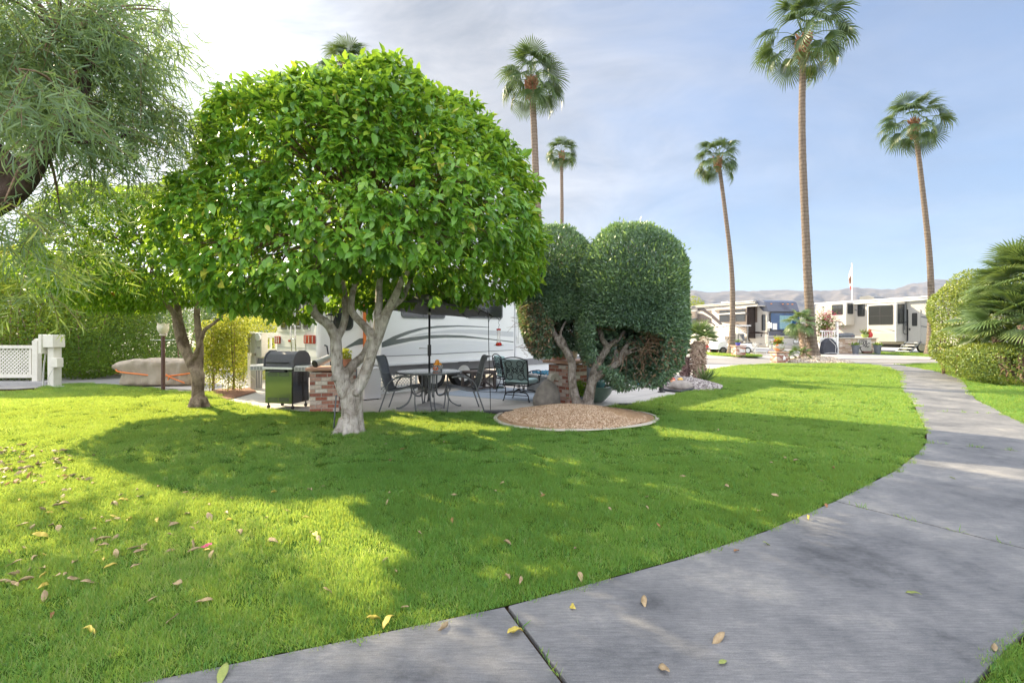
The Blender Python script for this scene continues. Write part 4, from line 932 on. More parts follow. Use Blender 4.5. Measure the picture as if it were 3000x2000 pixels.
def tall_palm(label, base, crown, r0, r1, foot, nleaf, pet, rad, seed, bend=(0,0), oldt=.25, emin=R(-52)):
    x0, y0, z0 = base; x1, y1, z1 = crown
    t = thing('palm_tree', label, 'palm tree', (x0, y0, z0), 0, 'tall fan palms'); h = z1-z0; dx, dy = x1-x0, y1-y0
    rs = np.random.default_rng(seed); mb = MB(); pts = []; rr = []; m = 110
    for i in range(m+1):
        u = i/m; z = u*h
        pts.append((dx*u+bend[0]*math.sin(math.pi*u)+.03*math.sin(9*u+seed), dy*u+bend[1]*math.sin(math.pi*u), z))
        rr.append((r1+(r0-r1)*(1-u)**1.2+(foot-r0)*math.exp(-z/.55))*(1+.022*math.sin(i*2.1)+rs.normal(0, .012)))
    mb.tube(pts, rr, 18); mb.build('trunk', M['palmtrunk'], t, smooth=True)
    # collar of old leaf bases
    mb = MB()
    for i in range(70):
        u = rs.uniform(0, 1); a = i*2.39996; zz = h-.95*rad+u*.95*rad+.12; r_ = r1*(1.0+.55*u)
        s = Vector((dx+r_*math.cos(a), dy+r_*math.sin(a), zz)); l = rs.uniform(.16, .34)*rad
        e = s+Vector((math.cos(a)*l*.55, math.sin(a)*l*.55, l*(.75 if rs.uniform() < .7 else -.5)))
        mb.tube([s, s.lerp(e, .5)+Vector((0,0,-.02)), e], [.075*rad, .06*rad, .03*rad], 5)
    mb.lathe([(r1*1.0, h-.95*rad), (r1*1.45, h-.5*rad), (r1*1.5, h), (r1*.6, h+.25*rad), (.01, h+.4*rad)], 14, (dx, dy, 0))
    mb.build('leaf_bases', M['seedhead'], t, smooth='auto', recalc=False)
    fan_crown('crown', t, (dx, dy, h+.10*rad), nleaf, pet, rad, emin, R(84), M['frond'], seed, .42, 28, R(195), oldt=oldt, hang=.40)
    return t
def PB(px, py, Y): return W(px, py, Y)
p4 = tall_palm('tallest palm, its crown cut by the top of the picture, standing on a pebble mound', (15.35,25,.2), PB(2354,120,25), .215, .145, .36, 30, 1.50, 1.12, 4, (-.25,0), .55)
tall_palm('palm with a slim leaning trunk in front of the brown motorhome', (13.45,30,.15), PB(2103,468,30), .165, .105, .34, 28, .95, .78, 11, (.32,0))
tall_palm('leaning palm in front of the cream trailer steps', (25.0,29.3,.15), PB(2677,362,29.3), .19, .12, .38, 30, 1.2, .98, 5, (.32,0))
tall_palm('palm with a dense round crown rising beside the big citrus tree', (2.0,29,0), PB(1556,238,29), .26, .18, .45, 32, 1.3, 1.15, 6, (0,0), .3)
tall_palm('small distant palm with a crown just above the clipped topiary', (4.6,46,0), PB(1646,452,46), .22, .14, .4, 24, 1.0, .95, 8, (0,0), .3)
tall_palm('palm of which only the crown tip shows above the big citrus tree', (-9.3,28,0), PB(1022,205,28), .3, .22, .45, 30, .95, 1.05, 9, (0,0), .3)
mound('pebble_mound', M['pebble'], 15.1, 24.5, 1.75, 1.3, .26, .03, 4, rough=.02)
pebbles('pebbles', stonemat('pale_pebbles', [(.25,.19,.14), (.42,.34,.26), (.56,.48,.39), (.68,.62,.54)]), 15.1, 24.5, 1.75, 1.3, lambda r: .03+.26*np.cos(r*math.pi/2)**1.3+.02, 2600, .035, 'pale round pebbles heaped at the foot of the tallest palm', 'pebbles')
# shaggy low palms by the patio
def shaggy(mb, h, r, seed, n, base=(0,0,0)):
    rs = np.random.default_rng(seed)
    for i in range(n):
        u = rs.uniform(0, 1); a = i*2.39996; z = u*h; r_ = r*(.8+.35*math.sin(math.pi*u)); s = Vector((base[0]+.8*r_*math.cos(a), base[1]+.8*r_*math.sin(a), base[2]+z))
        l = rs.uniform(.06, .11)
        mb.tube([s, s+Vector((math.cos(a)*l*.7, math.sin(a)*l*.7, l*.35)), s+Vector((math.cos(a)*l, math.sin(a)*l, l*rs.uniform(-.3, .9)))], [.022, .016, .007], 5)
    mb.tube([(base[0], base[1], base[2]-.05), (base[0], base[1], base[2]+h*.5), (base[0], base[1], base[2]+h)], [r*.85, r*.95, r*.8], 12)
M['boots'] = pm('shaggy_leaf_boots', (.52,.40,.31), (.20,.12,.085), 16, .9, bump=.5, bscale=40)
M['boots_dark'] = pm('dark_leaf_boots', (.36,.24,.22), (.14,.07,.065), 14, .9, bump=.5, bscale=40)
x, y = G(2046,1119); t = thing('fan_palm', 'short fan palm with a fat shaggy trunk in the grey gravel bed', 'palm', (x, y, .12))
mb = MB(); shaggy(mb, 1.1, .19, 3, 240); mb.build('trunk', M['boots'], t, smooth='auto', recalc=False)
fan_crown('crown', t, (0,0,1.12), 15, .32, .52, R(5), R(82), M['frond2'], 31, .10, 24, R(170), hang=.15, petw=.012)
x, y = G(2008,1116); t = thing('fan_palm', 'stubby dark palm trunk with few leaves beside the short fan palm', 'palm', (x, y, .12))
mb = MB(); shaggy(mb, .62, .13, 4, 130); mb.build('trunk', M['boots_dark'], t, smooth='auto', recalc=False)
fan_crown('crown', t, (0,0,.62), 6, .14, .30, R(15), R(85), M['frond2'], 33, .1, 16, R(110), hang=.1, petw=.01)
x, y = G(2062,1123); t = thing('spiky_plant', 'spiky green plant at the foot of the short fan palm', 'plant', (x, y, .06))
n = 70; leaves('foliage', np.zeros((n,3))+rng.normal(0,.05,(n,3))*np.array([1,1,0]), nrm(rdirs(n)*np.array([1,1,.2])+np.array([.3,-.1,1.0])), rdirs(n), rng.uniform(.3,.55,n), np.full(n,.022), rng.uniform(.2,.6,n), LEAF_STRAP, M['frond2'], t)
# slim leaning palm and low fan plant near the tallest palm
t = thing('fan_palm', 'slim leaning fan palm close against the tallest palm', 'palm', (14.65,24.7,.15))
mb = MB(); rs = np.random.default_rng(5)
pts = [(0,0,-.1), (.02,0,.5), (-.04,0,1.1), (-.18,0,1.75)]; mb.tube(pts, [.13,.14,.14,.13], 10)
for i in range(190):
    u = rs.uniform(0,1); a = i*2.39996; p = Vector((.04-.22*u*u, 0, 1.75*u)); s = p+Vector((.12*math.cos(a), .12*math.sin(a), 0)); l = rs.uniform(.06,.11)
    mb.tube([s, s+Vector((math.cos(a)*l, math.sin(a)*l, l*.9))], [.026,.010], 5)
mb.build('trunk', M['boots'], t, smooth='auto', recalc=False)
fan_crown('crown', t, (-.2,0,1.8), 20, .45, .52, R(-50), R(80), M['frond2'], 35, .22, 22, R(190), hang=.45, petw=.012, oldt=.4)
for i, (px, s_) in enumerate(((2310,.75), (2342,1.0))):
    x, y = (px-CX)/F*24.4, 24.4
    t = thing('fan_palm', ('low spreading fan palm beside the brick pillar with the flower bowl', 'low spreading fan palm against the slim leaning palm')[i], 'palm', (x, y, .05), 0, 'low fan palms')
    MB().tube([(0,0,-.03), (.02,0,.2), (.03,0,.3*s_)], [.07,.065,.05], 8).build('trunk', M['boots'], t, smooth=True)
    fan_crown('crown', t, (.03,0,.3*s_), 11, .34*s_, .36*s_, R(12), R(78), M['frond2'], 40+i, .12, 16, R(150), hang=.2, petw=.009)
# fan palm clump by the walk
t = thing('fan_palm', 'big bushy fan palm clump overhanging the low hedge beside the walk', 'palm', (15.25,14.4,0))
mb = MB()
for i, (a, b, h) in enumerate(((0,0,2.4), (-.8,-.5,1.7), (.6,-.7,1.9), (-.4,.7,1.6))): limb(mb, [(a*.5,b*.5,-.1), (a*.8,b*.8,h*.5), (a,b,h)], [.16,.15,.13], 9)
mb.build('trunk', M['boots_dark'], t, smooth=True)
fan_crown('crown', t, (0,0,2.85), 60, .9, .85, R(-15), R(86), M['frond2'], 51, .10, 26, R(165), hang=.12, petw=.012, oldt=.2)
fan_crown('crown', t, (-.8,-.5,1.8), 46, .8, .78, R(-25), R(75), M['frond2'], 52, .10, 26, R(165), hang=.15, petw=.012, oldt=.5)
fan_crown('crown', t, (.6,-.7,1.9), 36, .85, .82, R(-40), R(75), M['frond2'], 53, .14, 26, R(180), hang=.35, petw=.012, oldt=.5)
fan_crown('crown', t, (-.4,.7,1.65), 20, .70, .78, R(-20), R(75), M['frond2'], 54, .14, 26, R(180), hang=.35, petw=.012, oldt=.3)
# ===== patio furniture ===============================================================================================
def gx(px, Y): return (px-CX)/F*Y
BM = M['bronzemetal']
# ---- round table ----------------------------------------------------------------------------------------------------
TX, TYY = gx(1258, 9.73), 9.73
t = thing('patio_table', 'round grey patio table with curved tube legs under the black umbrella', 'table', (TX, TYY, .012), R(18))
MB().lathe([(.03,.695), (.60,.695), (.625,.70), (.628,.715), (.60,.722), (.03,.722)], 48).build('tabletop', M['tableglass'], t, smooth='auto')
mb = MB()
for i in range(48):
    pass
mb.tube([(.632*math.cos(a), .632*math.sin(a), .705) for a in np.linspace(0, 2*math.pi, 49)], .017, 8, False); mb.build('rim', BM, t, smooth=True)
for k_ in range(4):
    a = k_*math.pi/2; mb = MB()
    for off in (-.035, .035):
        c, s = math.cos(a), math.sin(a); q = lambda r, z: (r*c-off*s, r*s+off*c, z)
        limb(mb, [q(.36,.69), q(.36,.55), q(.355,.40), q(.30,.27), q(.19,.235), q(.145,.30), q(.14,.45), q(.145,.68)], [.0125]*8, 8, 4)
        limb(mb, [q(.345,.36), q(.36,.24), q(.43,.10), q(.56,.022), q(.62,.016)], [.0125]*5, 8, 4)
    mb.ball((.625*c, .625*s, .016), .02, 8); mb.build('leg', BM, t, smooth=True)
MB().tube([(.145*math.cos(a), .145*math.sin(a), .33) for a in np.linspace(0, 2*math.pi, 33)], .010, 7, False).build('stretcher', BM, t, smooth=True)

# ---- umbrella -------------------------------------------------------------------------------------------------------
u = thing('patio_umbrella', 'tilted charcoal patio umbrella standing through the round table', 'umbrella', (TX, TYY, .012))
MB().lathe([(0,.0), (.27,.0), (.275,.02), (.25,.05), (.12,.085), (.045,.11), (.03,.13), (0,.13)], 32).build('base', M['concretegrey'], u, smooth='auto')
MB().tube([(0,0,.1), (0,0,2.02)], .021, 12).build('pole', M['black'], u, smooth=True)
MB().tube([(0,0,.12), (0,0,.40)], .030, 12).build('sleeve', BM, u, smooth=True)
mb = MB(); mb.ball((-.045,0,.30), .022, 8); mb.tube([(0,0,.30), (-.045,0,.30)], .008, 6); mb.build('knob', M['black'], u, smooth=True)
mb = MB(); mb.tube([(0,0,1.02), (0,0,1.24)], .036, 12); mb.build('crank_housing', M['black'], u, smooth='auto')
mb = MB(); mb.tube([(0,0,1.17), (-.10,-.03,1.17), (-.17,-.05,1.175)], .008, 6); mb.ball((-.18,-.05,1.175), .016, 8); mb.build('crank_handle', M['steel'], u, smooth=True)
MB().tube([(0,0,1.83), (0,0,1.89)], .026, 10).build('tilt_joint', M['steel'], u, smooth=True)
mb = MB(); mb.tube([(0,0,2.0), (0,0,2.06)], .05, 10); mb.build('hub', M['black'], u, smooth='auto')
tl = Matrix.Translation((0,0,1.98)) @ Matrix.Rotation(R(4), 4, 'Y') @ Matrix.Rotation(R(-3), 4, 'X')
UR, NS = 1.30, 8
def upt(r, a, sag=0): return tl @ Vector((r*UR*math.cos(a), r*UR*math.sin(a), .40-.46*r**1.25-sag))
mb = MB(); vs = []; fs = []; rows = 9; cols = NS*6
for j in range(rows):
    r = .04+.96*j/(rows-1)
    for i in range(cols):
        f_ = (i % 6)/6; sag = .05*r*math.sin(math.pi*f_); rr = r*(1-.075*math.sin(math.pi*f_))
        vs.append(upt(rr, 2*math.pi*(i+2)/cols, sag*.6))
for j in range(rows-1):
    for i in range(cols): fs.append((j*cols+i, j*cols+(i+1) % cols, (j+1)*cols+(i+1) % cols, (j+1)*cols+i))
mb.add(vs, fs); cn = mb.build('canopy', M['umbrella'], u, smooth=True, recalc=False)
sd = cn.modifiers.new('thick', 'SOLIDIFY'); sd.thickness = .004
mb = MB(); vs = []; fs = []
for j, r in enumerate((.03, .10, .19)):
    for i in range(32): vs.append(upt(r, 2*math.pi*i/32)+Vector((0,0,.05)))
for j in range(2):
    for i in range(32): fs.append((j*32+i, j*32+(i+1) % 32, (j+1)*32+(i+1) % 32, (j+1)*32+i))
mb.add(vs, fs).build('vent', M['umbrella'], u, smooth=True, recalc=False)
MB().lathe([(0,.43), (.03,.43), (.035,.47), (.015,.50), (.02,.53), (0,.55)], 10, (0,0,1.98)).build('finial', M['black'], u, smooth=True)
for i in range(NS):
    a = 2*math.pi*(i*6+2)/cols
    MB().tube([upt(.04, a)-Vector((0,0,.02)), upt(.5, a)-Vector((0,0,.022)), upt(.99, a)-Vector((0,0,.015))], .009, 6).build('rib', M['black'], u, smooth=True)
    MB().tube([Vector((.03*math.cos(a), .03*math.sin(a), 2.03)), upt(.52, a)-Vector((0,0,.03))], .008, 6).build('strut', M['black'], u, smooth=True)

# ---- sling chairs ---------------------------------------------------------------------------------------------------
def sling_chair(label, loc, rot, mat):
    t = thing('patio_chair', label, 'chair', loc, rot, 'sling chairs at the round patio table')   # faces +x
    prof = [(.30,.445), (.27,.46), (.15,.445), (0,.405), (-.13,.385), (-.20,.40), (-.245,.48), (-.29,.62), (-.33,.78), (-.365,.92), (-.395,1.0), (-.43,1.03), (-.465,1.03)]
    mb = MB(); vs = []; fs = []; P = [Vector((x, 0, z)) for x, z in prof]
    rr = []
    for i in range(len(P)-1):
        p0, p1, p2, p3 = P[max(i-1,0)], P[i], P[i+1], P[min(i+2,len(P)-1)]
        for j in range(4):
            q = j/4; rr.append(.5*((2*p1)+(p2-p0)*q+(2*p0-5*p1+4*p2-p3)*q*q+(3*p1-p0-3*p2+p3)*q**3))
    rr.append(P[-1])
    for p in rr:
        for y in (-.245, -.12, 0, .12, .245): vs.append((p.x, y, p.z-.012*math.cos(y/.245*1.57)))
    for i in range(len(rr)-1):
        for j in range(4): fs.append((i*5+j, i*5+j+1, (i+1)*5+j+1, (i+1)*5+j))
    mb.add(vs, fs); o = mb.build('sling', mat, t, smooth=True, recalc=False); s_ = o.modifiers.new('t', 'SOLIDIFY'); s_.thickness = .006
    for s in (-1, 1):
        MB().tube([(p.x, s*.255, p.z) for p in rr], .0135, 8).build('side_rail', BM, t, smooth=True)
        mb = MB(); limb(mb, [(.30, s*.255, .43), (.335, s*.262, .36), (.335, s*.27, .20), (.36, s*.275, .0)], [.013]*4, 8, 4); mb.build('leg', BM, t, smooth=True)
        mb = MB(); limb(mb, [(.27, s*.30, .645), (.20, s*.305, .66), (.06, s*.305, .655), (-.08, s*.30, .60), (-.17, s*.29, .50), (-.22, s*.285, .34), (-.34, s*.285, .0)], [.0135]*7, 8, 4); mb.build('leg', BM, t, smooth=True)
        mb = MB(); limb(mb, [(.28, s*.30, .652), (.18, s*.305, .668), (.06, s*.305, .663), (-.04, s*.302, .632)], [.017,.02,.02,.014], 8, 4); mb.build('armrest', BM, t, smooth=True)
    for x, w_, z in ((.30,.255,.43), (-.16,.255,.375), (-.315,.255,.70), (-.455,.255,1.03), (-.20,.285,.42), (.33,.265,.33)): MB().tube([(x, -w_, z), (x, w_, z)], .011, 8).build('crossbar', BM, t, smooth=True)
    return t
sling_chair('grey sling armchair pulled up to the round table beside the brick pillar', (gx(1176, 9.45), 9.45, .012), R(-4), M['sling'])
M['sling2'] = pm('mottled_sling', (.15,.16,.165), (.045,.05,.058), 11, .7, bump=.2, bscale=200)
sling_chair('mottled grey sling armchair at the round table beside the hanging feeder pole', (gx(1360, 9.45), 9.45, .012), R(194), M['sling2'])

# ---- fruit bowl -----------------------------------------------------------------------------------------------------
bx, by = gx(1282, 9.66), 9.66
bo = thing('fruit_bowl', 'black and white patterned bowl with an orange tag on the round table', 'bowl', (bx, by, .735))
m, nt, out = newmat('checked_pottery'); ck = N(nt, 'ShaderNodeTexVoronoi', Scale=42.0); ck.feature = 'DISTANCE_TO_EDGE'
tcn = N(nt, 'ShaderNodeTexCoord'); nt.links.new(tcn.outputs['Object'], ck.inputs['Vector']); rr_ = ramp(nt, [(.10, (.02,.02,.022)), (.16, (.55,.55,.53))]); rr_.color_ramp.interpolation = 'LINEAR'
b_ = N(nt, 'ShaderNodeBsdfPrincipled', Roughness=.35); nt.links.new(ck.outputs[0], rr_.inputs[0]); nt.links.new(rr_.outputs[0], b_.inputs['Base Color']); nt.links.new(b_.outputs[0], out.inputs[0])
MB().lathe([(0,.0), (.088,.0), (.098,.03), (.103,.09), (.105,.125), (.097,.125), (.09,.04), (0,.02)], 28).build('vessel', m, bo, smooth='auto')
def star(n, r1, r2): return [((r1 if i % 2 == 0 else r2)*math.cos(math.pi*i/n), (r1 if i % 2 == 0 else r2)*math.sin(math.pi*i/n)*.62) for i in range(2*n)]
MB().prism(star(11, .058, .047), lambda a, b, d: ((.1055+d)*math.sin((a-.025)/.105), -(.1055+d)*math.cos((a-.025)/.105), .062+b), .003).build('tag', pm('orange_tag', (.85,.17,.02), None, 5, .5), bo)
for i, (x, y, z) in enumerate(((-.035,-.03,.12), (.045,-.025,.115), (.0,.05,.115), (-.005,-.01,.175))):
    o = MB().ball((0,0,0), .045, 16).build('orange', M['fruit'], None, smooth=True, loc=(bx+x, by+y, .735+z+.01))
    tag(o, ('ripe orange at the side of the patterned bowl facing the sling chair by the pillar', 'ripe orange at the side of the patterned bowl facing the mottled chair', 'ripe orange at the back of the patterned bowl', 'topmost ripe orange heaped in the patterned bowl')[i], 'orange', 'oranges in the patterned bowl')

# ---- feeder pole ----------------------------------------------------------------------------------------------------
fx, fy = gx(1437, 9.3), 9.3
fp = thing('feeder_pole', 'thin black garden crook with two hooks at the lawn edge', 'garden pole', (fx, fy, 0))
q = lambda px, py: (gx(px, fy)-fx, 0, CH+(HY-py)/F*fy)
mb = MB(); limb(mb, [(0,0,-.05), (-.01,0,.5), q(1432,1020), q(1431,940), q(1429,914), q(1420,906), q(1410,907), q(1404,915), q(1402,922)], [.0075]*9, 6, 5); mb.build('pole', M['iron'], fp, smooth=True)
mb = MB(); limb(mb, [q(1432,960), q(1432,942), q(1438,932), q(1448,928), q(1458,932), q(1463,938), q(1466,935), q(1465,929)], [.006]*8, 6, 5); mb.build('hook', M['iron'], fp, smooth=True)
hx, hz = gx(1461, fy), CH+(HY-938)/F*fy
hf = thing('hummingbird_feeder', 'red and clear hummingbird feeder hanging from the crook', 'bird feeder', (hx, fy, hz-.49))
mb = MB(); limb(mb, [(0,0,.34), (0,0,.38), (.02,0,.40), (0,0,.42), (-.005,0,.45), (.012,0,.48), (.0,0,.49)], [.0035]*7, 5, 3); mb.build('hanger', M['iron'], hf, smooth=True)
MB().lathe([(0,.30), (.042,.30), (.045,.325), (.02,.335), (0,.34)], 18).build('lid', M['redplastic'], hf, smooth='auto')
MB().lathe([(.036,.30), (.038,.26), (.030,.20), (.032,.12), (.040,.07)], 18).build('bottle', M['nectar'], hf, smooth=True)
MB().lathe([(0,.0), (.05,.005), (.06,.03), (.052,.05), (.042,.07), (0,.07)], 20).build('base', M['redplastic'], hf, smooth='auto')
MB().tube([(.088*math.cos(a), .088*math.sin(a), .018) for a in np.linspace(0, 6.283, 25)], .004, 5, False).build('perch', M['black'], hf, smooth=True)
for a in (0, 2.1, 4.2):
    MB().lathe([(.004,0), (.016,.004), (.006,.012), (0,.012)], 8, (.055*math.cos(a+4.2), .055*math.sin(a+4.2), .045)).build('flower_port', M['amber'], hf, smooth=True)
tag(MB().box(0,0,.035, .55,.14,.07).build('edging_block', M['black'], loc=(gx(1462,9.0), 9.02, 0), rotz=R(4), bevel=.012), 'flat dark edging block at the foot of the black crook', 'edging')
tag(MB().box(0,0,.03, .26,.12,.06).build('edging_block', M['black'], loc=(gx(1833,9.95), 9.98, 0), rotz=R(-4), bevel=.012), 'flat dark edging block behind the tan gravel, near the green bowl planter', 'edging')

# ---- side table, tank -----------------------------------------------------------------------------------------------
def xtable(label, x, y, rot):
    t = thing('side_table', label, 'side table', (x, y, .012), rot); w, d, h = .78, .5, .50
    mb = MB()
    for i in range(5): mb.box(0, -d/2+d/10+i*d/5, h-.02, w, d/5-.008, .036)
    mb.build('top', M['wood'], t, bevel=.004)
    for sx in (-1, 1):
        for sy in (-1, 1): MB().box(sx*(w/2-.035), sy*(d/2-.035), (h-.04)/2, .06, .06, h-.04).build('leg', M['wood'], t, bevel=.004)
    for sy in (-1, 1):
        mb = MB(); y0 = sy*(d/2-.03); l = w-.12
        for s in (-1, 1):
            a = math.atan2(s*(h-.12), l); c, n = math.cos(a), math.sin(a); L_ = math.hypot(l, h-.12)/2; z0 = h/2-.01; q_ = .022
            pts = [(-L_*c+q_*n, z0-L_*n-q_*c), (L_*c+q_*n, z0+L_*n-q_*c), (L_*c-q_*n, z0+L_*n+q_*c), (-L_*c-q_*n, z0-L_*n+q_*c)]
            mb.prism(pts, lambda A, B, D, s=s: (A, y0-.012+D+(.004 if s > 0 else 0), B), .024)
        mb.box(0, y0, .07, l, .03, .045); mb.box(0, y0, h-.065, l, .03, .05); mb.build('brace', M['wood'], t)
    return t
xtable('dark wooden side table with crossed braces against the white trailer', gx(1402,12.7), 12.75, R(42))
pt = thing('propane_tank', 'white propane tank on a green foot ring beside the crossed side table', 'gas tank', (gx(1463,13.0), 13.0, .012))
MB().lathe([(0,.05), (.10,.055), (.148,.10), (.152,.18), (.152,.27), (.14,.33), (.09,.365), (0,.37)], 24).build('cylinder', M['tank'], pt, smooth=True)
MB().lathe([(.115,.0), (.12,.0), (.12,.06), (.115,.06)], 24).build('foot_ring', M['teal'], pt, smooth='auto')
mb = MB(); mb.tube([(.1*math.cos(a), .1*math.sin(a), .425) for a in np.linspace(.5, 5.8, 20)], .012, 6); mb.tube([(.09,.05,.34), (.09,.05,.42)], .01, 6); mb.tube([(-.1,0,.34), (-.1,0,.42)], .01, 6); mb.build('collar', M['tank'], pt, smooth=True)
mb = MB(); mb.tube([(0,0,.36), (0,0,.44)], .02, 8); mb.tube([(0,0,.44), (0,0,.47)], .04, 10); mb.build('valve', M['black'], pt, smooth='auto')
mb = MB(); limb(mb, [(0,-.03,.42), (.05,-.16,.36), (.0,-.24,.15), (-.1,-.3,.012), (-.45,-.38,.012), (-.55,-.7,.012), (.1,-.95,.012), (.9,-.9,.012)], [.009]*8, 6, 5); tag(mb.build('gas_hose', M['black'], smooth=True, loc=(gx(1463,13.0), 13.0, .014)), 'black gas hose curling over the patio from the propane tank', 'hose')

# ---- wrought iron rockers -------------------------------------------------------------------------------------------
def spiral(c, r, a0, turns, n=26, sgn=1): return [(c[0]+r*(1-.72*i/n)*math.cos(a0+sgn*turns*2*math.pi*i/n), c[1]+r*(1-.72*i/n)*math.sin(a0+sgn*turns*2*math.pi*i/n)) for i in range(n+1)]
def rocker(label, loc, rot, backmat, cmat):
    t = thing('rocking_chair', label, 'chair', loc, rot, 'wrought iron spring chairs'); I = M['iron']   # faces +y, back at -y
    def bk(x, z): return (x, -.27-.20*(z-.36), z)      # point on the back plane
    mb = MB()
    limb(mb, [bk(-.29,.34), bk(-.30,.6), bk(-.31,.90)], [.013]*3, 8); limb(mb, [bk(.29,.34), bk(.30,.6), bk(.31,.90)], [.013]*3, 8)
    limb(mb, [bk(-.31,.88), bk(-.15,.935), bk(0,.95), bk(.15,.935), bk(.31,.88)], [.012]*5, 8); mb.tube([bk(-.29,.40), bk(.29,.40)], .011, 8)
    mb.build('back_frame', I, t, smooth=True)
    mb = MB()
    for sx in (-1, 1):
        for (cx, cz, r, a0, tr, sg) in ((.12,.80,.105,-1.3,1.1,1), (.12,.535,.105,1.3,1.1,-1), (.17,.70,.05,3.0,1.0,1), (.17,.635,.05,-3.0,1.0,-1), (.055,.70,.042,.4,1.0,1), (.055,.635,.042,-.4,1.0,-1)):
            mb.tube([bk(sx*x, z) for x, z in spiral((cx, cz), r, a0, tr, 26, sg)], .0075, 6)
        mb.tube([bk(sx*.19,.76), bk(sx*.25,.84), bk(sx*.305,.86)], .007, 6); mb.tube([bk(sx*.19,.57), bk(sx*.25,.49), bk(sx*.295,.46)], .007, 6)
    mb.tube([bk(.045*math.cos(a), .667+.03*math.sin(a)) for a in np.linspace(0, 6.283, 17)], .006, 6, False)
    mb.build('scrollwork', I, t, smooth=True)
    mb = MB(); mb.tube([(-.29,-.27,.34), (-.29,.30,.37), (.29,.30,.37), (.29,-.27,.34), (-.29,-.27,.34)], .012, 8)
    for y in (-.1, .1): mb.tube([(-.29,y,.355), (.29,y,.355)], .008, 6)
    mb.build('seat_frame', I, t, smooth=True)
    for s in (-1, 1):
        mb = MB(); limb(mb, [bk(s*.30,.62), (s*.33,-.2,.655), (s*.34,.05,.655), (s*.34,.24,.64), (s*.34,.31,.58), (s*.335,.27,.50), (s*.32,.22,.53), (s*.32,.26,.44), (s*.30,.30,.37)], [.012]*9, 7, 4); mb.build('armrest', I, t, smooth=True)
    for y, nm in ((-.24,'leg'), (.22,'leg')):
        for s in (-1, 1):
            mb = MB(); limb(mb, [(s*.08,y,.20), (s*.2,y,.19), (s*.27,y,.14), (s*.29,y-.01,.06), (s*.31,y-.02,0)], [.012]*5, 7, 4); mb.tube([(s*.31,y-.02,0), (s*.31,y-.02,.012)], .02, 8); mb.build('leg', I, t, smooth=True)
    mb = MB(); mb.tube([(-.27,-.24,.13), (.27,-.24,.13)], .009, 6); mb.tube([(-.08,-.24,.2), (-.08,.22,.2)], .012, 6); mb.tube([(.08,-.24,.2), (.08,.22,.2)], .012, 6); mb.build('stretcher', I, t, smooth=True)
    for y in (-.12, .12): MB().tube([(.035*math.cos(a*1.0), y+.035*math.sin(a), .2+.15*a/25.1) for a in np.linspace(0, 25.1, 60)], .007, 5).build('spring', I, t, smooth=True)
    MB().box(0,.02,.42, .56,.58,.10).build('seat_cushion', cmat, t, bevel=.04, bseg=4)
    mb = MB(); vs = []
    for z, th in ((.47,.10), (.62,.13), (.78,.13), (.90,.09)):
        x0, y0, _ = bk(0, z)
        vs += [(-.27, y0+.015, z), (.27, y0+.015, z), (.27, y0+.02+th, z+.01), (-.27, y0+.02+th, z+.01)]
    fs = [(3,2,1,0), (12,13,14,15)]
    for j in range(3):
        for i in range(4): fs.append((j*4+i, j*4+(i+1) % 4, (j+1)*4+(i+1) % 4, (j+1)*4+i))
    mb.add(vs, fs); o = mb.build('back_cushion', backmat, t, bevel=.035, bseg=4); return t
rocker('wrought iron spring chair seen from behind, grey-green cushion behind its scrolls', (gx(1527,10.75), 10.75, .02), R(-26), M['cushion_grey'], M['cushion'])
rocker('wrought iron spring chair with pale aqua cushions, facing the fire table', (gx(1496,12.1), 12.15, .02), R(-68), M['cushion'], M['cushion'])
rocker('wrought iron chair with aqua cushion half hidden behind the cap of the brick pillar', (gx(1700,12.9), 12.9, .02), R(62), M['cushion'], M['cushion'])
rug = MB().box(0,0,.006, 3.0,2.0,.012)
m, nt, out = newmat('striped_rug'); L = nt.links.new
tcn = N(nt, 'ShaderNodeTexCoord'); wv = N(nt, 'ShaderNodeTexWave', Scale=4.2, Distortion=.6); wv.bands_direction = 'Y'; wv.inputs['Detail Scale'].default_value = 3; L(tcn.outputs['Object'], wv.inputs['Vector'])
rr_ = ramp(nt, [(.2, (.10,.14,.20)), (.5, (.22,.27,.34)), (.8, (.42,.45,.47))]); L(wv.outputs[0], rr_.inputs[0]); b_ = N(nt, 'ShaderNodeBsdfPrincipled', Roughness=.95); L(rr_.outputs[0], b_.inputs['Base Color']); L(b_.outputs[0], out.inputs[0])
tag(rug.build('rug', m, loc=(gx(1500,11.9), 11.9, .012), rotz=R(-28)), 'striped blue-grey outdoor rug under the wrought iron chairs', 'rug')
ft = thing('fire_table', 'grey concrete fire table topped with blue glass beads', 'fire table', (gx(1612,12.3), 12.3, .012), R(30))
mb = MB(); mb.box(0,0,.2, .85,.85,.40, tx=1.06); mb.box(0,0,.43, 1.02,1.02,.06); mb.build('body', M['concretegrey'], ft, bevel=.012)
mb = MB()
for i in range(260): mb.ball((rng.uniform(-.38,.38), rng.uniform(-.38,.38), .47+rng.uniform(0,.03)), .028, 6)
o = mb.build('glass_beads', M['blueglass'], ft, smooth=True, recalc=False); o['kind'] = 'stuff'

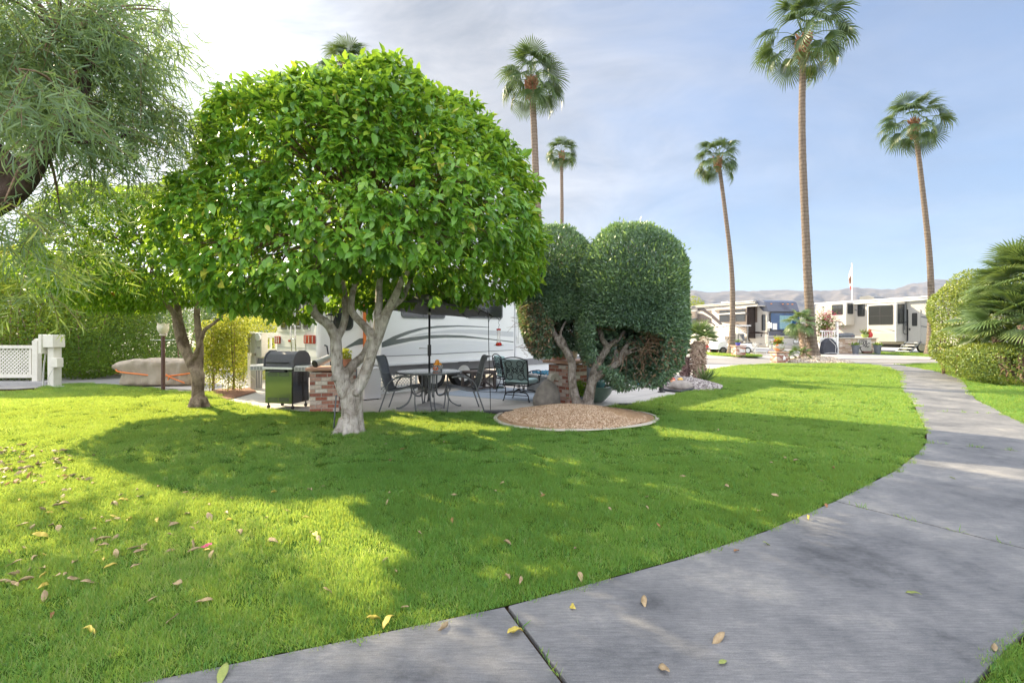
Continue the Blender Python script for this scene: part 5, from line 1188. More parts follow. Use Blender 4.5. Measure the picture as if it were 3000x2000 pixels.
# ---- brick pillars --------------------------------------------------------------------------------------------------
def pillar(label, x, y, z, w, h, rot, capw=None, caph=.055, capmat=None, d=None):
    t = thing('brick_pillar', label, 'pillar', (x, y, z), rot); d = d or w
    MB().box(0,0,h/2-.03, w,d,h+.06).build('shaft', M['brick'], t, bevel=.006)
    MB().box(0,0,h+.03+caph/2, capw or w*1.28, (capw or w*1.28)*d/w, caph).build('cap', capmat or M['cap'], t, bevel=.022, bseg=3); return t
p1x, p1y = gx(957, 9.42), 9.42
pillar('whitewashed brick pillar between the barbecue and the big citrus trunk', p1x, p1y, .012, .52, .74, R(12), .66, .06)
p2x, p2y = gx(1663, 10.6), 10.6
pillar('red brick pillar behind the twisted topiary trunks', p2x, p2y, .012, .58, .80, R(38), .78, .07)
c = gx(1953, 14.3)
pillar('narrow brick pillar behind the black post, at the patio edge', c, 14.3, .012, .34, .82, R(20), .42, .05)
bp_ = thing('flower_pot', 'square terracotta pot of yellow-green succulents on the red brick pillar', 'flower pot', (gx(1640,10.5), 10.48, .925), R(38))
MB().box(0,0,.10, .25,.25,.20, tx=1.1).build('pot', M['terracotta'], bp_, bevel=.01)
n = 420; P = np.stack([rng.normal(0,.09,n), rng.normal(0,.09,n), .2+np.abs(rng.normal(0,.045,n))], 1); P[:,0] = np.clip(P[:,0],-.18,.18)
leaves('plant', P, nrm(rdirs(n)+np.array([0,0,.5])), rdirs(n), np.full(n,.05), np.full(n,.024), rng.uniform(.3,1,n), LEAF_SMALL, M['yellowleaf'], bp_)
def blossoms(name, P, mat, r, parent):
    mb = MB()
    for p in P:
        for k_ in range(5):
            a = k_*1.2566+p[0]*50; c_, s_ = math.cos(a), math.sin(a); v = Vector(p)
            mb.add([v, v+Vector((c_*r-s_*r*.5, s_*r+c_*r*.5, r*.4)), v+Vector((c_*r*1.1, s_*r*1.1, r*.2)), v+Vector((c_*r+s_*r*.5, s_*r-c_*r*.5, r*.4))], [(0,1,2), (0,2,3)])
    return mb.build(name, mat, parent, recalc=False)
M['violet'] = pm('violet_petals', (.35,.10,.5), None, 8, .7); M['pinkpetal'] = pm('pink_petals', (.75,.25,.35), None, 8, .7); M['magenta'] = pm('magenta_petals', (.72,.035,.22), (.55,.03,.2), 8, .7); M['redpetal'] = pm('red_petals', (.72,.08,.03), (.6,.04,.03), 8, .7)
vp = thing('flower_pot', 'small pot of violet and pink flowers on the back of the red brick pillar', 'flower pot', (gx(1680,10.8), 10.78, .925))
MB().lathe([(0,0), (.07,0), (.10,.16), (.09,.16), (0,.13)], 16).build('pot', M['limestone'], vp, smooth='auto')
n = 160; leaves('plant', np.stack([rng.normal(0,.06,n), rng.normal(0,.06,n), rng.uniform(.15,.32,n)], 1), rdirs(n), rdirs(n), np.full(n,.045), np.full(n,.02), rng.uniform(0,.6,n), LEAF_SMALL, M['hedge'], vp)
blossoms('violet_blossom', [(rng.normal(-.01,.04), rng.normal(-.03,.04), rng.uniform(.31,.38)) for _ in range(16)], M['violet'], .022, vp)
blossoms('pink_blossom', [(rng.normal(.04,.05), rng.normal(-.05,.03), rng.uniform(.2,.3)) for _ in range(14)], M['pinkpetal'], .02, vp)
st = thing('stone_ornament', 'pale carved stone ring hung on the side of the red brick pillar', 'ornament', (gx(1622,10.15), 10.15, .46), R(38))
mb = MB(); mb.prism([(.13*math.cos(a), .11*math.sin(a)) for a in np.linspace(-.3, 3.6, 16)]+[(.05*math.cos(a)+.01, .05*math.sin(a)-.02) for a in np.linspace(3.6, -.3, 12)], lambda A, B, D: (A, -.05+D, B+.08), .11)
mb.build('ring', M['limestone'], st, bevel=.012, bseg=3)
# boulder
def boulder(label, loc, s, seed, mat=None, parent=None):
    d = []; n1, n2 = 18, 26
    for j in range(n1+1):
        for i in range(n2):
            th = math.pi*j/n1; ph = 2*math.pi*i/n2; d.append((math.sin(th)*math.cos(ph), math.sin(th)*math.sin(ph), math.cos(th)))
    d = np.array(d); r = super_r(d, np.array([1,1,1]), 2.4)*(1+.13*vnoise(d, 1.7, seed)+.05*vnoise(d, 4.3, seed+1)+.02*vnoise(d, 11, seed+2)); V = d*r[:,None]*np.array(s)
    V[:,:2] *= (1-.28*np.clip(V[:,2:]/s[2], -1, 1)); lp = []
    for j in range(n1):
        for i in range(n2): lp += [j*n2+i, (j+1)*n2+i, (j+1)*n2+(i+1) % n2, j*n2+(i+1) % n2]
    o = rawmesh('boulder', V, lp, np.arange(len(lp)//4)*4, mat or M['stone']); o.location = loc
    return tag(o, label, 'boulder')
boulder('grey-brown boulder leaning at the foot of the red brick pillar', (gx(1603,9.95), 9.95, .20), (.26,.23,.33), 2)
boulder('flat grey rock on the gravel bed by the shaggy palms', (gx(1998,12.7), 12.75, .12), (.30,.24,.15), 5, pm('pale_rock', (.36,.32,.29), (.22,.19,.17), 8, .9, bump=.5))
# planters behind the trunks
bw = thing('bowl_planter', 'wide green glazed bowl planter beside the topiary trunk', 'planter', (gx(1742,10.55), 10.55, .012))
MB().lathe([(0,0), (.16,0), (.24,.06), (.35,.19), (.41,.33), (.405,.345), (.38,.345), (.33,.22), (.15,.16), (0,.15)], 36).build('bowl', M['teal'], bw, smooth='auto')
MB().lathe([(0,.3), (.37,.305)], 30).build('soil', M['soil'], bw)
bt = thing('fountain_pot', 'small teal glazed pot standing in the green bowl planter', 'pot', (gx(1757,10.5), 10.5, .31))
MB().lathe([(0,0), (.09,0), (.12,.08), (.125,.19), (.11,.22), (.10,.22), (.09,.1), (0,.08)], 22).build('vessel', M['blueglaze'], bt, smooth='auto')
n = 50; leaves('plant', np.stack([rng.normal(0,.03,n), rng.normal(0,.03,n), np.full(n,.2)], 1), nrm(rdirs(n)+np.array([0,0,1.2])), rdirs(n), np.full(n,.1), np.full(n,.02), rng.uniform(0,.5,n), LEAF_STRAP, M['hedge'], bt)
tv = thing('tall_vase', 'tall grey tapered vase behind the topiary trunks', 'vase', (gx(1716,11.0), 11.0, .012))
MB().lathe([(0,0), (.09,0), (.12,.12), (.165,.45), (.18,.72), (.17,.74), (.15,.72), (.1,.4), (0,.3)], 24).build('body', M['greypot'], tv, smooth='auto')
sp_ = thing('potted_plant', 'leafy green plant low between the topiary trunks and the brick pillar', 'plant', (gx(1700,10.3), 10.25, .05))
n = 420; leaves('foliage', np.stack([rng.normal(0,.10,n), rng.normal(0,.08,n), rng.uniform(.05,.42,n)], 1), nrm(rdirs(n)+np.array([0,0,.4])), rdirs(n), np.full(n,.08), np.full(n,.035), rng.uniform(.1,.8,n), LEAF_SMALL, M['hedge'], sp_)
MB().lathe([(0,0), (.1,0), (.13,.12), (.12,.12), (0,.1)], 16).build('pot', M['greypot'], sp_, smooth='auto')
# post, bin, small things at the far end of the patio
pp = thing('patio_post', 'black patio post bolted to the concrete beside the topiary', 'post', (gx(1938,12.2), 12.2, .012))
MB().tube([(0,0,0), (0,0,1.95)], .055, 16).build('shaft', M['black'], pp, smooth='auto')
MB().lathe([(0,0), (.09,0), (.09,.02), (.068,.03), (.062,.10), (0,.10)], 20).build('base', M['black'], pp, smooth='auto')
for k_ in range(4): MB().tube([(.078*math.cos(k_*1.57+.5), .078*math.sin(k_*1.57+.5), .015), (.078*math.cos(k_*1.57+.5), .078*math.sin(k_*1.57+.5), .05)], .012, 6).build('bolt', M['steel'], pp)
mb = MB(); limb(mb, [(.05,0,.42), (.11,0,.40), (.125,0,.46), (.12,0,.56)], [.012]*4, 6); mb.build('hook', M['black'], pp, smooth=True)
bb = thing('storage_tub', 'bright blue plastic tub on the patio under the topiary crown', 'tub', (gx(1872,14.2), 14.2, .012), R(8))
MB().box(0,0,.08, .34,.26,.16, tx=1.1).build('tub', M['blueplastic'], bb, bevel=.02); MB().box(0,0,.165, .39,.31,.014).build('rim', M['blueplastic'], bb, bevel=.005)
fc = thing('folding_chair', 'folded grey camp chair standing behind the black post', 'chair', (gx(1908,14.4), 14.4, .012), R(10))
for sx in (-.14, .14):
    MB().tube([(sx-.03,0,0), (sx+.03,.05,.75)], .014, 7).build('leg', M['black'], fc, smooth=True); MB().tube([(sx+.03,-.03,0), (sx-.03,.06,.72)], .014, 7).build('leg', M['steel'], fc, smooth=True)
MB().box(0,.05,.45, .26,.02,.5).build('seat', M['palegrey'], fc, bevel=.006)
# gravel bed and its ornaments
GB = [G(1947,1147), G(1992,1153), G(2078,1135), G(2062,1126), (6.3,15.7), (5.1,16.3), (4.1,14.3)]
sheet('gravel_bed', GB, .03, M['greygravel'])
mound('gravel_bed', M['greygravel'], 4.85, 13.9, .95, 1.5, .17, .03, 6, rough=.02)
pebbles('gravel', stonemat('grey_stones', [(.12,.10,.10), (.26,.22,.21), (.40,.36,.34), (.54,.50,.47)]), 4.85, 13.9, .95, 1.5, lambda r: .03+.17*np.cos(r*math.pi/2)**1.3+.015, 3200, .028, 'grey crushed gravel round the shaggy palms', 'gravel')
mb = MB(); E = [Vector((*p, .05)) for p in GB[:4]]
for a, b in zip(E[:-1], E[1:]): mb.tube([a, b], .028, 6)
tag(mb.build('edging', M['covergrey'], smooth='auto'), 'dark plastic edging along the grey gravel bed', 'edging')
for px, py, mt, lab in ((1970,1117,M['red'],'red oval garden ball on the gravel bed'), (1973,1126,pm('coral_glaze',(.72,.30,.16),None,5,.35),'coral oval garden ball nearest the flat rock'), (1993,1114,pm('amber_glaze',(.72,.42,.06),None,5,.35),'amber oval garden ball beside the stubby palm')):
    Y = 13.0 if py > 1120 else 13.5
    o = MB().ball((0,0,0), .075, 18, .72).build('garden_ball', mt, smooth=True, loc=(*[gx(px, Y), Y], .20)); tag(o, lab, 'garden ornament', 'glazed garden balls')
gs = thing('garden_stake', 'thin metal garden stake with a dark bird ornament behind the gravel bed', 'garden stake', (gx(1977,14.5), 14.5, .05))
mb = MB(); limb(mb, [(0,0,0), (-.03,0,.4), (-.06,0,.62)], [.006]*3, 5); mb.build('rod', M['steel'], gs, smooth=True)
mb = MB(); mb.lathe([(0,-.09), (.05,-.04), (.055,.02), (.03,.07), (0,.09)], 10, (-.035,0,.46)); mb.add([(-.04,0,.44), (-.14,.0,.36), (-.13,0,.33), (-.02,0,.40)], [(0,1,2,3)]); mb.ball((-.005,0,.55), .03, 8); mb.build('bird', M['rust'], gs, smooth=True)

# ---- barbecue -------------------------------------------------------------------------------------------------------
gr = thing('barbecue_grill', 'black gas barbecue on castors in front of the white trailer', 'barbecue', (gx(842,9.75), 9.75, .012), R(-13))
m, nt, out = newmat('glossy_panel_reflection_tint'); b_ = N(nt, 'ShaderNodeBsdfPrincipled', Roughness=.12, Metallic=.85); b_.inputs['Base Color'].default_value = (.25,.28,.20,1); nt.links.new(b_.outputs[0], out.inputs[0]); M['panel'] = m  # base colour carries the green of the lawn mirrored in the dark door
W_, D_ = .62, .50
mb = MB(); mb.box(0,0,.44, W_,D_,.66); mb.build('cabinet', M['enamel'], gr, bevel=.012)
mb = MB(); mb.box(0,-D_/2-.006,.42, W_-.03,.014,.60); mb.build('door', M['panel'], gr, bevel=.004)
mb = MB()
for z0 in (.645, .155):
    for i in range(5):
        for sx in (-.125, .125): mb.box(sx, -D_/2-.0145, z0+i*.016, .22,.004,.007)
mb.build('vent', M['black'], gr)
mb = MB(); mb.box(0,-D_/2-.03,.735, .34,.04,.045); mb.build('door_handle', M['black'], gr, bevel=.01)
MB().box(0,-.02,.795, W_+.04,D_+.06,.05).build('control_panel', M['steel'], gr, bevel=.006)
mb = MB(); mb.prism([(-.27,.82), (.27,.82), (.28,.90), (.27,.985), (.19,1.075), (.08,1.115), (-.10,1.115), (-.20,1.06), (-.27,.96)], lambda A, B, D: (-.31+D, A*.92, B), .62); mb.build('lid', M['greycast'], gr, bevel=.015, bseg=3)
for s in (-1, 1): MB().prism([(-.285,.82), (.285,.82), (.295,.90), (.28,.99), (.20,1.085), (.085,1.13), (-.105,1.13), (-.21,1.075), (-.285,.965)], lambda A, B, D, s=s: (s*(.311+D), A*.92, B), .03).build('end_cap', M['greycast'], gr, bevel=.008)
mb = MB(); mb.tube([(-.22,-.33,.90), (.22,-.33,.90)], .014, 8); mb.tube([(-.22,-.25,.90), (-.22,-.33,.90)], .01, 6); mb.tube([(.22,-.25,.90), (.22,-.33,.90)], .01, 6); mb.build('handle', M['black'], gr, smooth=True)
for s in (-1, 1):
    MB().box(s*.50,-.01,.835, .34,.44,.025).build('side_shelf', M['steel'], gr, bevel=.006)
    mb = MB(); mb.box(s*.50,-.235,.785, .33,.03,.085); mb.build('shelf_front', M['softgrey'], gr, bevel=.006)
    mb = MB()
    for i in range(4):
        for j in range(4): mb.box(s*.50-.105+j*.07, -.2515, .762+i*.016, .055,.004,.008)
    mb.build('shelf_vent', M['ink'], gr)
for sx in (-.27, .27):
    for sy in (-.2, .2):
        mb = MB(); mb.tube([(sx,sy,.12), (sx,sy,.06)], .014, 8); mb.tube([(sx-.015,sy,.035), (sx+.015,sy,.035)], .035, 14); mb.build('castor', M['black'], gr, smooth='auto')
# things on the first pillar
sp2 = thing('smoker_tube', 'grey and black cylindrical canister lying on the whitewashed brick pillar', 'canister', (p1x-.07, p1y-.05, .905), R(55))
mb = MB(); mb.tube([(-.15,0,.0), (.16,0,.10)], .068, 18); mb.build('body', M['softgrey'], sp2, smooth='auto'); mb = MB(); mb.tube([(-.165,0,-.005), (-.14,0,.003)], .072, 18); mb.build('end_cap', M['black'], sp2, smooth='auto')
mb = MB(); mb.tube([(0,0,.046), (.03,0,.056)], .0705, 18); mb.tube([(.08,0,.072), (.1,0,.079)], .0705, 18); mb.build('band', M['steel'], sp2, smooth='auto')
fp1 = thing('flower_pot', 'terracotta pot with a bright green plant between the citrus limbs', 'flower pot', (gx(1010,9.6), 9.62, .012))
MB().lathe([(0,.0), (.20,0), (.20,.73), (0,.73)], 18).build('stand', M['brick'], fp1, smooth='auto')
MB().lathe([(0,.73), (.075,.73), (.11,.93), (.125,.93), (.125,.97), (.105,.97), (.09,.9), (0,.9)], 20).build('pot', M['terracotta'], fp1, smooth='auto')
n = 220; leaves('plant', np.stack([rng.normal(0,.05,n), rng.normal(0,.05,n), rng.uniform(.93,1.13,n)], 1), nrm(rdirs(n)+np.array([0,0,.7])), rdirs(n), np.full(n,.075), np.full(n,.03), rng.uniform(.3,.9,n), LEAF_SMALL, M['yellowleaf'], fp1)
lt = thing('patio_lantern', 'black carriage lantern on a thin post seen between the citrus limbs', 'lantern', (gx(970,10.1), 10.1, .012))
MB().tube([(0,0,0), (0,0,1.72)], .02, 10).build('post', M['iron'], lt, smooth=True)
mb = MB(); mb.lathe([(.12,1.83), (.125,1.85), (.075,1.91), (.05,1.93), (.055,1.96), (.03,1.99), (.012,2.0), (.016,2.04), (0,2.06)], 8); mb.build('hood', M['iron'], lt, smooth='auto')
MB().lathe([(.05,1.72), (.085,1.83)], 8).build('glass', M['nectar'], lt)
mb = MB()
for k_ in range(4): a = k_*1.57+.4; mb.tube([(.052*math.cos(a), .052*math.sin(a), 1.72), (.09*math.cos(a), .09*math.sin(a), 1.83)], .006, 5)
mb.lathe([(0,1.70), (.055,1.70), (.055,1.722), (0,1.722)], 8); mb.build('frame', M['iron'], lt)
sb = thing('storage_box', 'white storage box standing on end beside the trailer lattice', 'box', (gx(1079,10.9), 10.95, .03), R(44))
MB().box(0,0,.33, .40,.34,.66).build('body', M['palegrey'], sb, bevel=.012); mb = MB()
for sx in (-.15, .15):
    for sy in (-.12, .12): mb.box(sx, sy, -.01, .04,.04,.03)
mb.build('foot', M['black'], sb); MB().box(0,0,.675, .43,.37,.03).build('lid', M['white'], sb, bevel=.008)
o = MB().tube([(.02,0,.55), (0,0,.28), (-.02,0,-.02)], .011, 7).build('hose_stub', M['greypot'], smooth=True, loc=(gx(981,7.45), 7.45, .0)); tag(o, 'blue-grey pipe stub sticking up from the grass by the big citrus trunk', 'pipe')

# ===== things along the side of the lawn =============================================================================
def lattice(name, w, h, parent, mat, sp_=.115, bw=.034, th=.008):
    mb = MB(); n = int((w+h)/sp_)+1
    for lay, s in ((0, 1), (1, -1)):
        for i in range(n+1):
            o_ = -h+i*sp_
            # line x = o + z (s=1) or mirrored
            z0, z1 = 0, h; x0, x1 = o_, o_+h
            if x0 < 0: z0 = -x0; x0 = 0
            if x1 > w: z1 = h-(x1-w); x1 = w
            if x1-x0 < .02: continue
            q_ = bw/2*.707
            A = [(x0-q_, z0+q_), (x1-q_, z1+q_), (x1+q_, z1-q_), (x0+q_, z0-q_)]
            A = [(min(max(a, 0), w), min(max(b, 0), h)) for a, b in A]
            if s < 0: A = [(w-a, b) for a, b in A]
            mb.prism(A, lambda a, b, d, lay=lay: (a, lay*th+d, b), th*.9)
    return mb.build(name, mat, parent)
lx, ly = G(108, 1127)
lf = thing('lattice_fence', 'off-white lattice fence panel with a capped post on a low concrete slab', 'fence', (lx, ly, .1), R(182))
MB().box(0,0,.58, .15,.15,1.16).build('post', M['offwhite'], lf, bevel=.012); MB().lathe([(.10,1.15), (.09,1.19), (.03,1.22), (0,1.22)], 4).build('post_cap', M['offwhite'], lf)
lt_ = lattice('lattice', 5.2, .74, lf, M['offwhite'], .105, .05); lt_.location = (.11, -.01, .19)
mb = MB(); mb.box(2.75,0,.98, 5.4,.10,.09); mb.box(2.75,0,.15, 5.4,.10,.09); mb.box(.16,0,.565, .06,.06,.74); mb.build('rail', M['offwhite'], lf, bevel=.006)
MB().box(2.4,.05,-.045, 5.8,.45,.11).build('slab', M['concretegrey'], lf, bevel=.012)
ex, ey = G(160, 1134)
ep = thing('power_pedestal', 'beige utility pedestal with a box on top and a small box on its side', 'utility post', (ex, ey, 0), R(-14))
MB().box(0,0,.58, .22,.20,1.20).build('post', M['offwhite'], ep, bevel=.008)
MB().box(-.02,-.03,1.26, .46,.30,.34).build('meter_box', M['offwhite'], ep, bevel=.012); MB().box(-.21,-.10,1.18, .10,.24,.52).build('side_box', M['offwhite'], ep, bevel=.01)
MB().box(.18,-.06,.68, .24,.16,.25).build('outlet_box', M['offwhite'], ep, bevel=.012)
mb = MB(); limb(mb, [(-.24,-.05,.95), (-.28,-.06,.7), (-.33,-.05,.45), (-.35,-.05,.0)], [.018,.018,.02,.02], 7); limb(mb, [(.2,-.14,.56), (.1,-.2,.3), (.14,-.2,.1), (.35,-.2,.05), (.5,-.1,.06)], [.008]*5, 6); mb.build('cable', M['softgrey'], ep, smooth=True)
# lamp post
lpx, lpy = gx(478,12.7), 12.7
lp = thing('lamp_post', 'short dark lamp post with a tulip glass globe behind the small citrus', 'lamp', (lpx, lpy, 0))
MB().tube([(0,0,-.05), (0,0,1.42)], .046, 14).build('pole', M['rust'], lp, smooth='auto')
MB().tube([(-.32,0,1.30), (.30,0,1.30)], .008, 6).build('crossbar', M['chrome'], lp, smooth=True)
MB().lathe([(.055,1.40), (.09,1.42), (.08,1.45), (.05,1.46)], 16).build('collar', M['limestone'], lp, smooth='auto')
mb = MB(); prof = [(.05,1.45), (.10,1.49), (.13,1.56), (.14,1.63), (.128,1.69), (.137,1.72)]
vs = []; fs = []; na = 24
for j, (r, z) in enumerate(prof):
    for i in range(na): a = 2*math.pi*i/na; k_ = 1+.06*math.cos(6*a)*(j/5); vs.append((r*k_*math.cos(a), r*k_*math.sin(a), z+.02*math.cos(6*a)*(j/5)))
for j in range(5):
    for i in range(na): fs.append((j*na+i, j*na+(i+1) % na, (j+1)*na+(i+1) % na, (j+1)*na+i))
mb.add(vs, fs).build('globe', M['globe'], lp, smooth=True)
# covered cart
tcx, tcy = gx(474,13.9), 13.9
tc_ = thing('covered_cart', 'low cart wrapped in a beige tarp with orange straps on the side street', 'covered cart', (tcx, tcy, .012), R(4))
def tarp(u_, v_):
    """u along, v round the section: a draped box with folds"""
    a = v_*2*math.pi; x = (u_-.5)*1.85; e = abs(u_-.5)*2
    hw = .48*(1-.25*max(0, e-.8)/.2); top_ = .74*(1-.10*max(0, .25-u_)/.25); c_, s_ = math.cos(a), math.sin(a)
    y = hw*np.sign(c_)*abs(c_)**.32; z = top_*.5*(1+np.sign(s_)*abs(s_)**.28)
    f_ = .03*math.sin(x*7+2*z)+.03*abs(math.sin(x*9-6*z+1))+.012*math.sin(x*31+9*z)+.05*math.sin(x*2.1+1)*(z < .5); inset_ = .09*math.exp(-((z-.36-.05*math.sin(x*2))/.10)**2)
    return (x+(.12 if z > .45 else -.02)*(-1 if u_ < .5 else .6)*e, y+(np.sign(y)*(f_-inset_) if .05 < z < top_*.92 else 0), max(z, 0)+.02*math.sin(x*5+y*9)*(z > top_*.9))
NU, NV = 70, 56; V = np.array([tarp(i/(NU-1), j/NV) for i in range(NU) for j in range(NV)]); lp_ = []
for i in range(NU-1):
    for j in range(NV): lp_ += [i*NV+j, (i+1)*NV+j, (i+1)*NV+(j+1) % NV, i*NV+(j+1) % NV]
st_ = list(np.arange(len(lp_)//4)*4)
V2 = np.concatenate([V, V[:NV].mean(0)[None], V[-NV:].mean(0)[None]]); k0 = len(V)
for j in range(NV):
    st_.append(len(lp_)); lp_ += [k0, j, (j+1) % NV]; st_.append(len(lp_)); lp_ += [k0+1, (NU-1)*NV+(j+1) % NV, (NU-1)*NV+j]
rawmesh('tarp', V2, lp_, st_, M['tarp'], tc_)
mb = MB(); limb(mb, [(-1.02,-.30,.50), (-.8,-.52,.42), (-.3,-.50,.35), (.1,-.47,.30), (.55,-.49,.30), (1.0,-.40,.36)], [.02]*6, 6, 6); limb(mb, [(.42,-.5,.34), (.55,-.53,.26), (.9,-.5,.1)], [.016]*3, 6, 5); limb(mb, [(.5,-.5,.3), (.46,-.52,.12)], [.014]*2, 6); limb(mb, [(.05,-.50,.70), (.12,-.48,.5), (.16,-.47,.30)], [.007]*3, 5)
mb.build('strap', M['orange'], tc_, smooth=True)
for x_ in (-.7, .7):
    for y_ in (-.3, .3): MB().tube([(x_, y_-.05, .1), (x_, y_+.05, .1)], .1, 16).build('wheel', M['rubber'], tc_, smooth='auto')
# meter pedestal and white fence behind the barbecue
ux, uy = G(752, 1141)
up_ = thing('meter_pedestal', 'grey utility pedestal with a round electric meter and hanging cables', 'utility post', (ux, uy, 0), R(-24))
MB().box(-.08,.05,.75, .16,.16,1.5).build('post', M['vinyl'], up_, bevel=.01); MB().box(.02,-.02,.44, .20,.20,.90).build('lower_post', M['softgrey'], up_, bevel=.008)
MB().box(-.02,-.03,1.22, .30,.22,.52).build('hood', M['softgrey'], up_, bevel=.008); MB().box(.01,-.10,.93, .11,.04,.14).build('recess', M['limestone'], up_)
MB().box(.22,-.02,1.17, .20,.20,.62).build('meter_panel', M['softgrey'], up_, bevel=.01)
mb = MB()
def disc_y(mb, x, z, r, y0, y1, n=20): mb.prism([(r*math.cos(2*math.pi*i/n), r*math.sin(2*math.pi*i/n)) for i in range(n)], lambda a, b, d: (x+a, y0+d, z+b), y1-y0)
disc_y(mb, .24, 1.37, .088, -.17, -.121); mb.build('meter', M['palegrey'], up_, bevel=.012)
mb = MB(); limb(mb, [(.16,-.15,1.46), (.02,-.17,1.5), (-.02,-.17,1.3), (-.0,-.17,1.05), (-.09,-.17,.85), (-.12,-.15,.6), (-.05,-.17,.42), (.15,-.17,.28)], [.007]*8, 6, 5); mb.build('cable', M['vinyl'], up_, smooth=True)
mb = MB()
for i in range(4): limb(mb, [(.16+.05*i,-.08,.84), (.15+.06*i+.03*math.sin(i*3),-.12,.5), (.13+.05*i,-.1,.06)], [.009]*3, 6)
mb.build('cable', M['greypot'], up_, smooth=True); MB().box(.26,-.05,.72, .16,.10,.22).build('breaker_box', M['greypot'], up_, bevel=.008)
def text3(name, body, size, parent, loc, rot, mat, ext=.001):
    cu = bpy.data.curves.new(name, 'FONT'); cu.body = body; cu.size = size; cu.extrude = ext; cu.align_x = 'CENTER'; cu.align_y = 'CENTER'
    o = bpy.data.objects.new(name, cu); COL.objects.link(o); dg = bpy.context.evaluated_depsgraph_get(); me = bpy.data.meshes.new_from_object(o.evaluated_get(dg))
    bpy.data.objects.remove(o); me.materials.clear(); me.materials.append(mat); o = bpy.data.objects.new(name, me); COL.objects.link(o)
    o.parent = parent; o.location = loc; o.rotation_euler = rot; return o
text3('number', '132', .075, up_, (.22,-.1215,1.10), (R(90),0,0), M['ink'])
wf = thing('picket_fence', 'white slatted fence panel behind the barbecue, its post capped', 'fence', (gx(735,13.3), 13.3, 0), R(-6))
MB().box(0,0,.75, .12,.12,1.52).build('post', M['vinyl'], wf, bevel=.01); mb = MB(); mb.box(.62,0,1.42, 1.12,.06,.13); mb.box(.62,0,1.0, 1.12,.06,.10); mb.build('rail', M['vinyl'], wf, bevel=.006)
for i in range(7): MB().box(.12+.15*i,.0,1.21, .05,.03,.31).build('slat', M['vinyl'], wf)
# ===== vehicles ======================================================================================================
def side(parent, poly, y, t, name, mat, flip=1, bevel=0, smooth=False):
    """a flat piece on a wall of constant local y, outline (x, z); t metres thick towards flip"""
    return MB().prism(poly, lambda a, b, d: (a, y+flip*d, b), t).build(name, mat, parent, bevel=bevel)
def face(parent, poly, x, t, name, mat, flip=-1, bevel=0):
    """a flat piece on a wall of constant local x, outline (y, z)"""
    return MB().prism(poly, lambda a, b, d: (x+flip*d, a, b), t).build(name, mat, parent, bevel=bevel)
def rrect(x0, z0, x1, z1, r=.06, n=4):
    if x1 < x0: x0, x1 = x1, x0
    out = []
    for cx, cz, a0 in ((x1-r, z1-r, 0), (x0+r, z1-r, 90), (x0+r, z0+r, 180), (x1-r, z0+r, 270)):
        for i in range(n+1): a = R(a0+90*i/n); out.append((cx+r*math.cos(a), cz+r*math.sin(a)))
    return out
M['frame'] = pm('black_window_frame', (.03,.03,.032), None, 6, .4)
M['greyframe'] = pm('grey_window_frame', (.16,.165,.17), None, 6, .4)
M['blind'] = pm('pale_blind', (.5,.48,.44), None, 6, .7)
def window(parent, kind, x0, z0, x1, z1, at, flip, fm=None, bars=(1,), r=.07, hbar=None, gm=None):
    mk = side if kind == 'y' else face
    f = mk(parent, rrect(x0, z0, x1, z1, r), at, .018, 'window', fm or M['frame'], flip, .005)
    if x1 < x0: x0, x1 = x1, x0
    g = .045; mk(f, rrect(x0+g, z0+g, x1-g, z1-g, max(.01, r-.03)), at+flip*.018, .004, 'pane', gm or M['glass'], flip)
    for i in bars:
        xm = x0+(x1-x0)*i/(len(bars)+1); mk(f, [(xm-.018, z0+g), (xm+.018, z0+g), (xm+.018, z1-g), (xm-.018, z1-g)], at+flip*.0225, .008, 'mullion', fm or M['frame'], flip)
    if hbar: zm = z0+(z1-z0)*hbar; mk(f, [(x0+g, zm-.012), (x1-g, zm-.012), (x1-g, zm+.012), (x0+g, zm+.012)], at+flip*.0225, .008, 'transom', fm or M['frame'], flip)
    return f
def wheel(parent, x, y, r, w_, capm, flip=1):
    wv = MB().tube([(x, y-w_/2, r), (x, y+w_/2, r)], r, 28).build('wheel', M['rubber'], parent, smooth='auto', bevel=.02)
    MB().tube([(x, y+flip*w_/2, r), (x, y+flip*(w_/2+.02), r)], r*.62, 24).build('rim', capm, wv, smooth='auto', bevel=.01)

# ---- the white trailer ----------------------------------------------------------------------------------------------
O1 = (-4.2, 10.74); A1 = (.70711, .70711); OS = (O1[0]+.45*.70711, O1[1]-.45*.70711)
rv = thing('travel_trailer', 'long white trailer with grey swooshes, rear ladder and red tail lights behind the patio', 'trailer', (*O1, .012), R(45))
LEN, WID = 11.0, 2.45
mb = MB(); mb.prism([(0,.62), (LEN,.62), (LEN,3.2), (LEN-.25,3.45), (.35,3.5), (.12,3.36), (.03,3.1), (-.05,1.5), (-.05,.95)], lambda a, b, d: (a, d, b), WID); mb.build('body', M['white'], rv, bevel=.07, bseg=4)
def z3(x, y): return PL(700+x*.2551, 850+y*.2551, O1, A1)
def z4m(x, y): return PL(1050+x*.2551, 850+y*.2551, O1, A1)
def z4(x, y): return PL(1050+x*.2551, 850+y*.2551, OS, A1)
def rear(x, y): return PL(780+x*.1275, 860+y*.1275, O1, (-.70711, .70711))
s0, s1 = z4(248, 700)[0], z4(1795, 700)[0]
mb = MB(); mb.box((s0+s1)/2, -.21, 1.93, s1-s0, .48, 2.44); mb.build('slide_out', M['white'], rv, bevel=.035, bseg=3)
so_ = MB(); so_.box((s0+s1)/2, -.455, 3.13, s1-s0+.03, .02, .06); so_.box((s0+s1)/2, -.455, .735, s1-s0+.03, .02, .05); so_.box(s1+.02, -.23, 1.93, .03, .5, 2.40); so_.build('slide_trim', M['palegrey'], rv, bevel=.006)
SY = -.4505
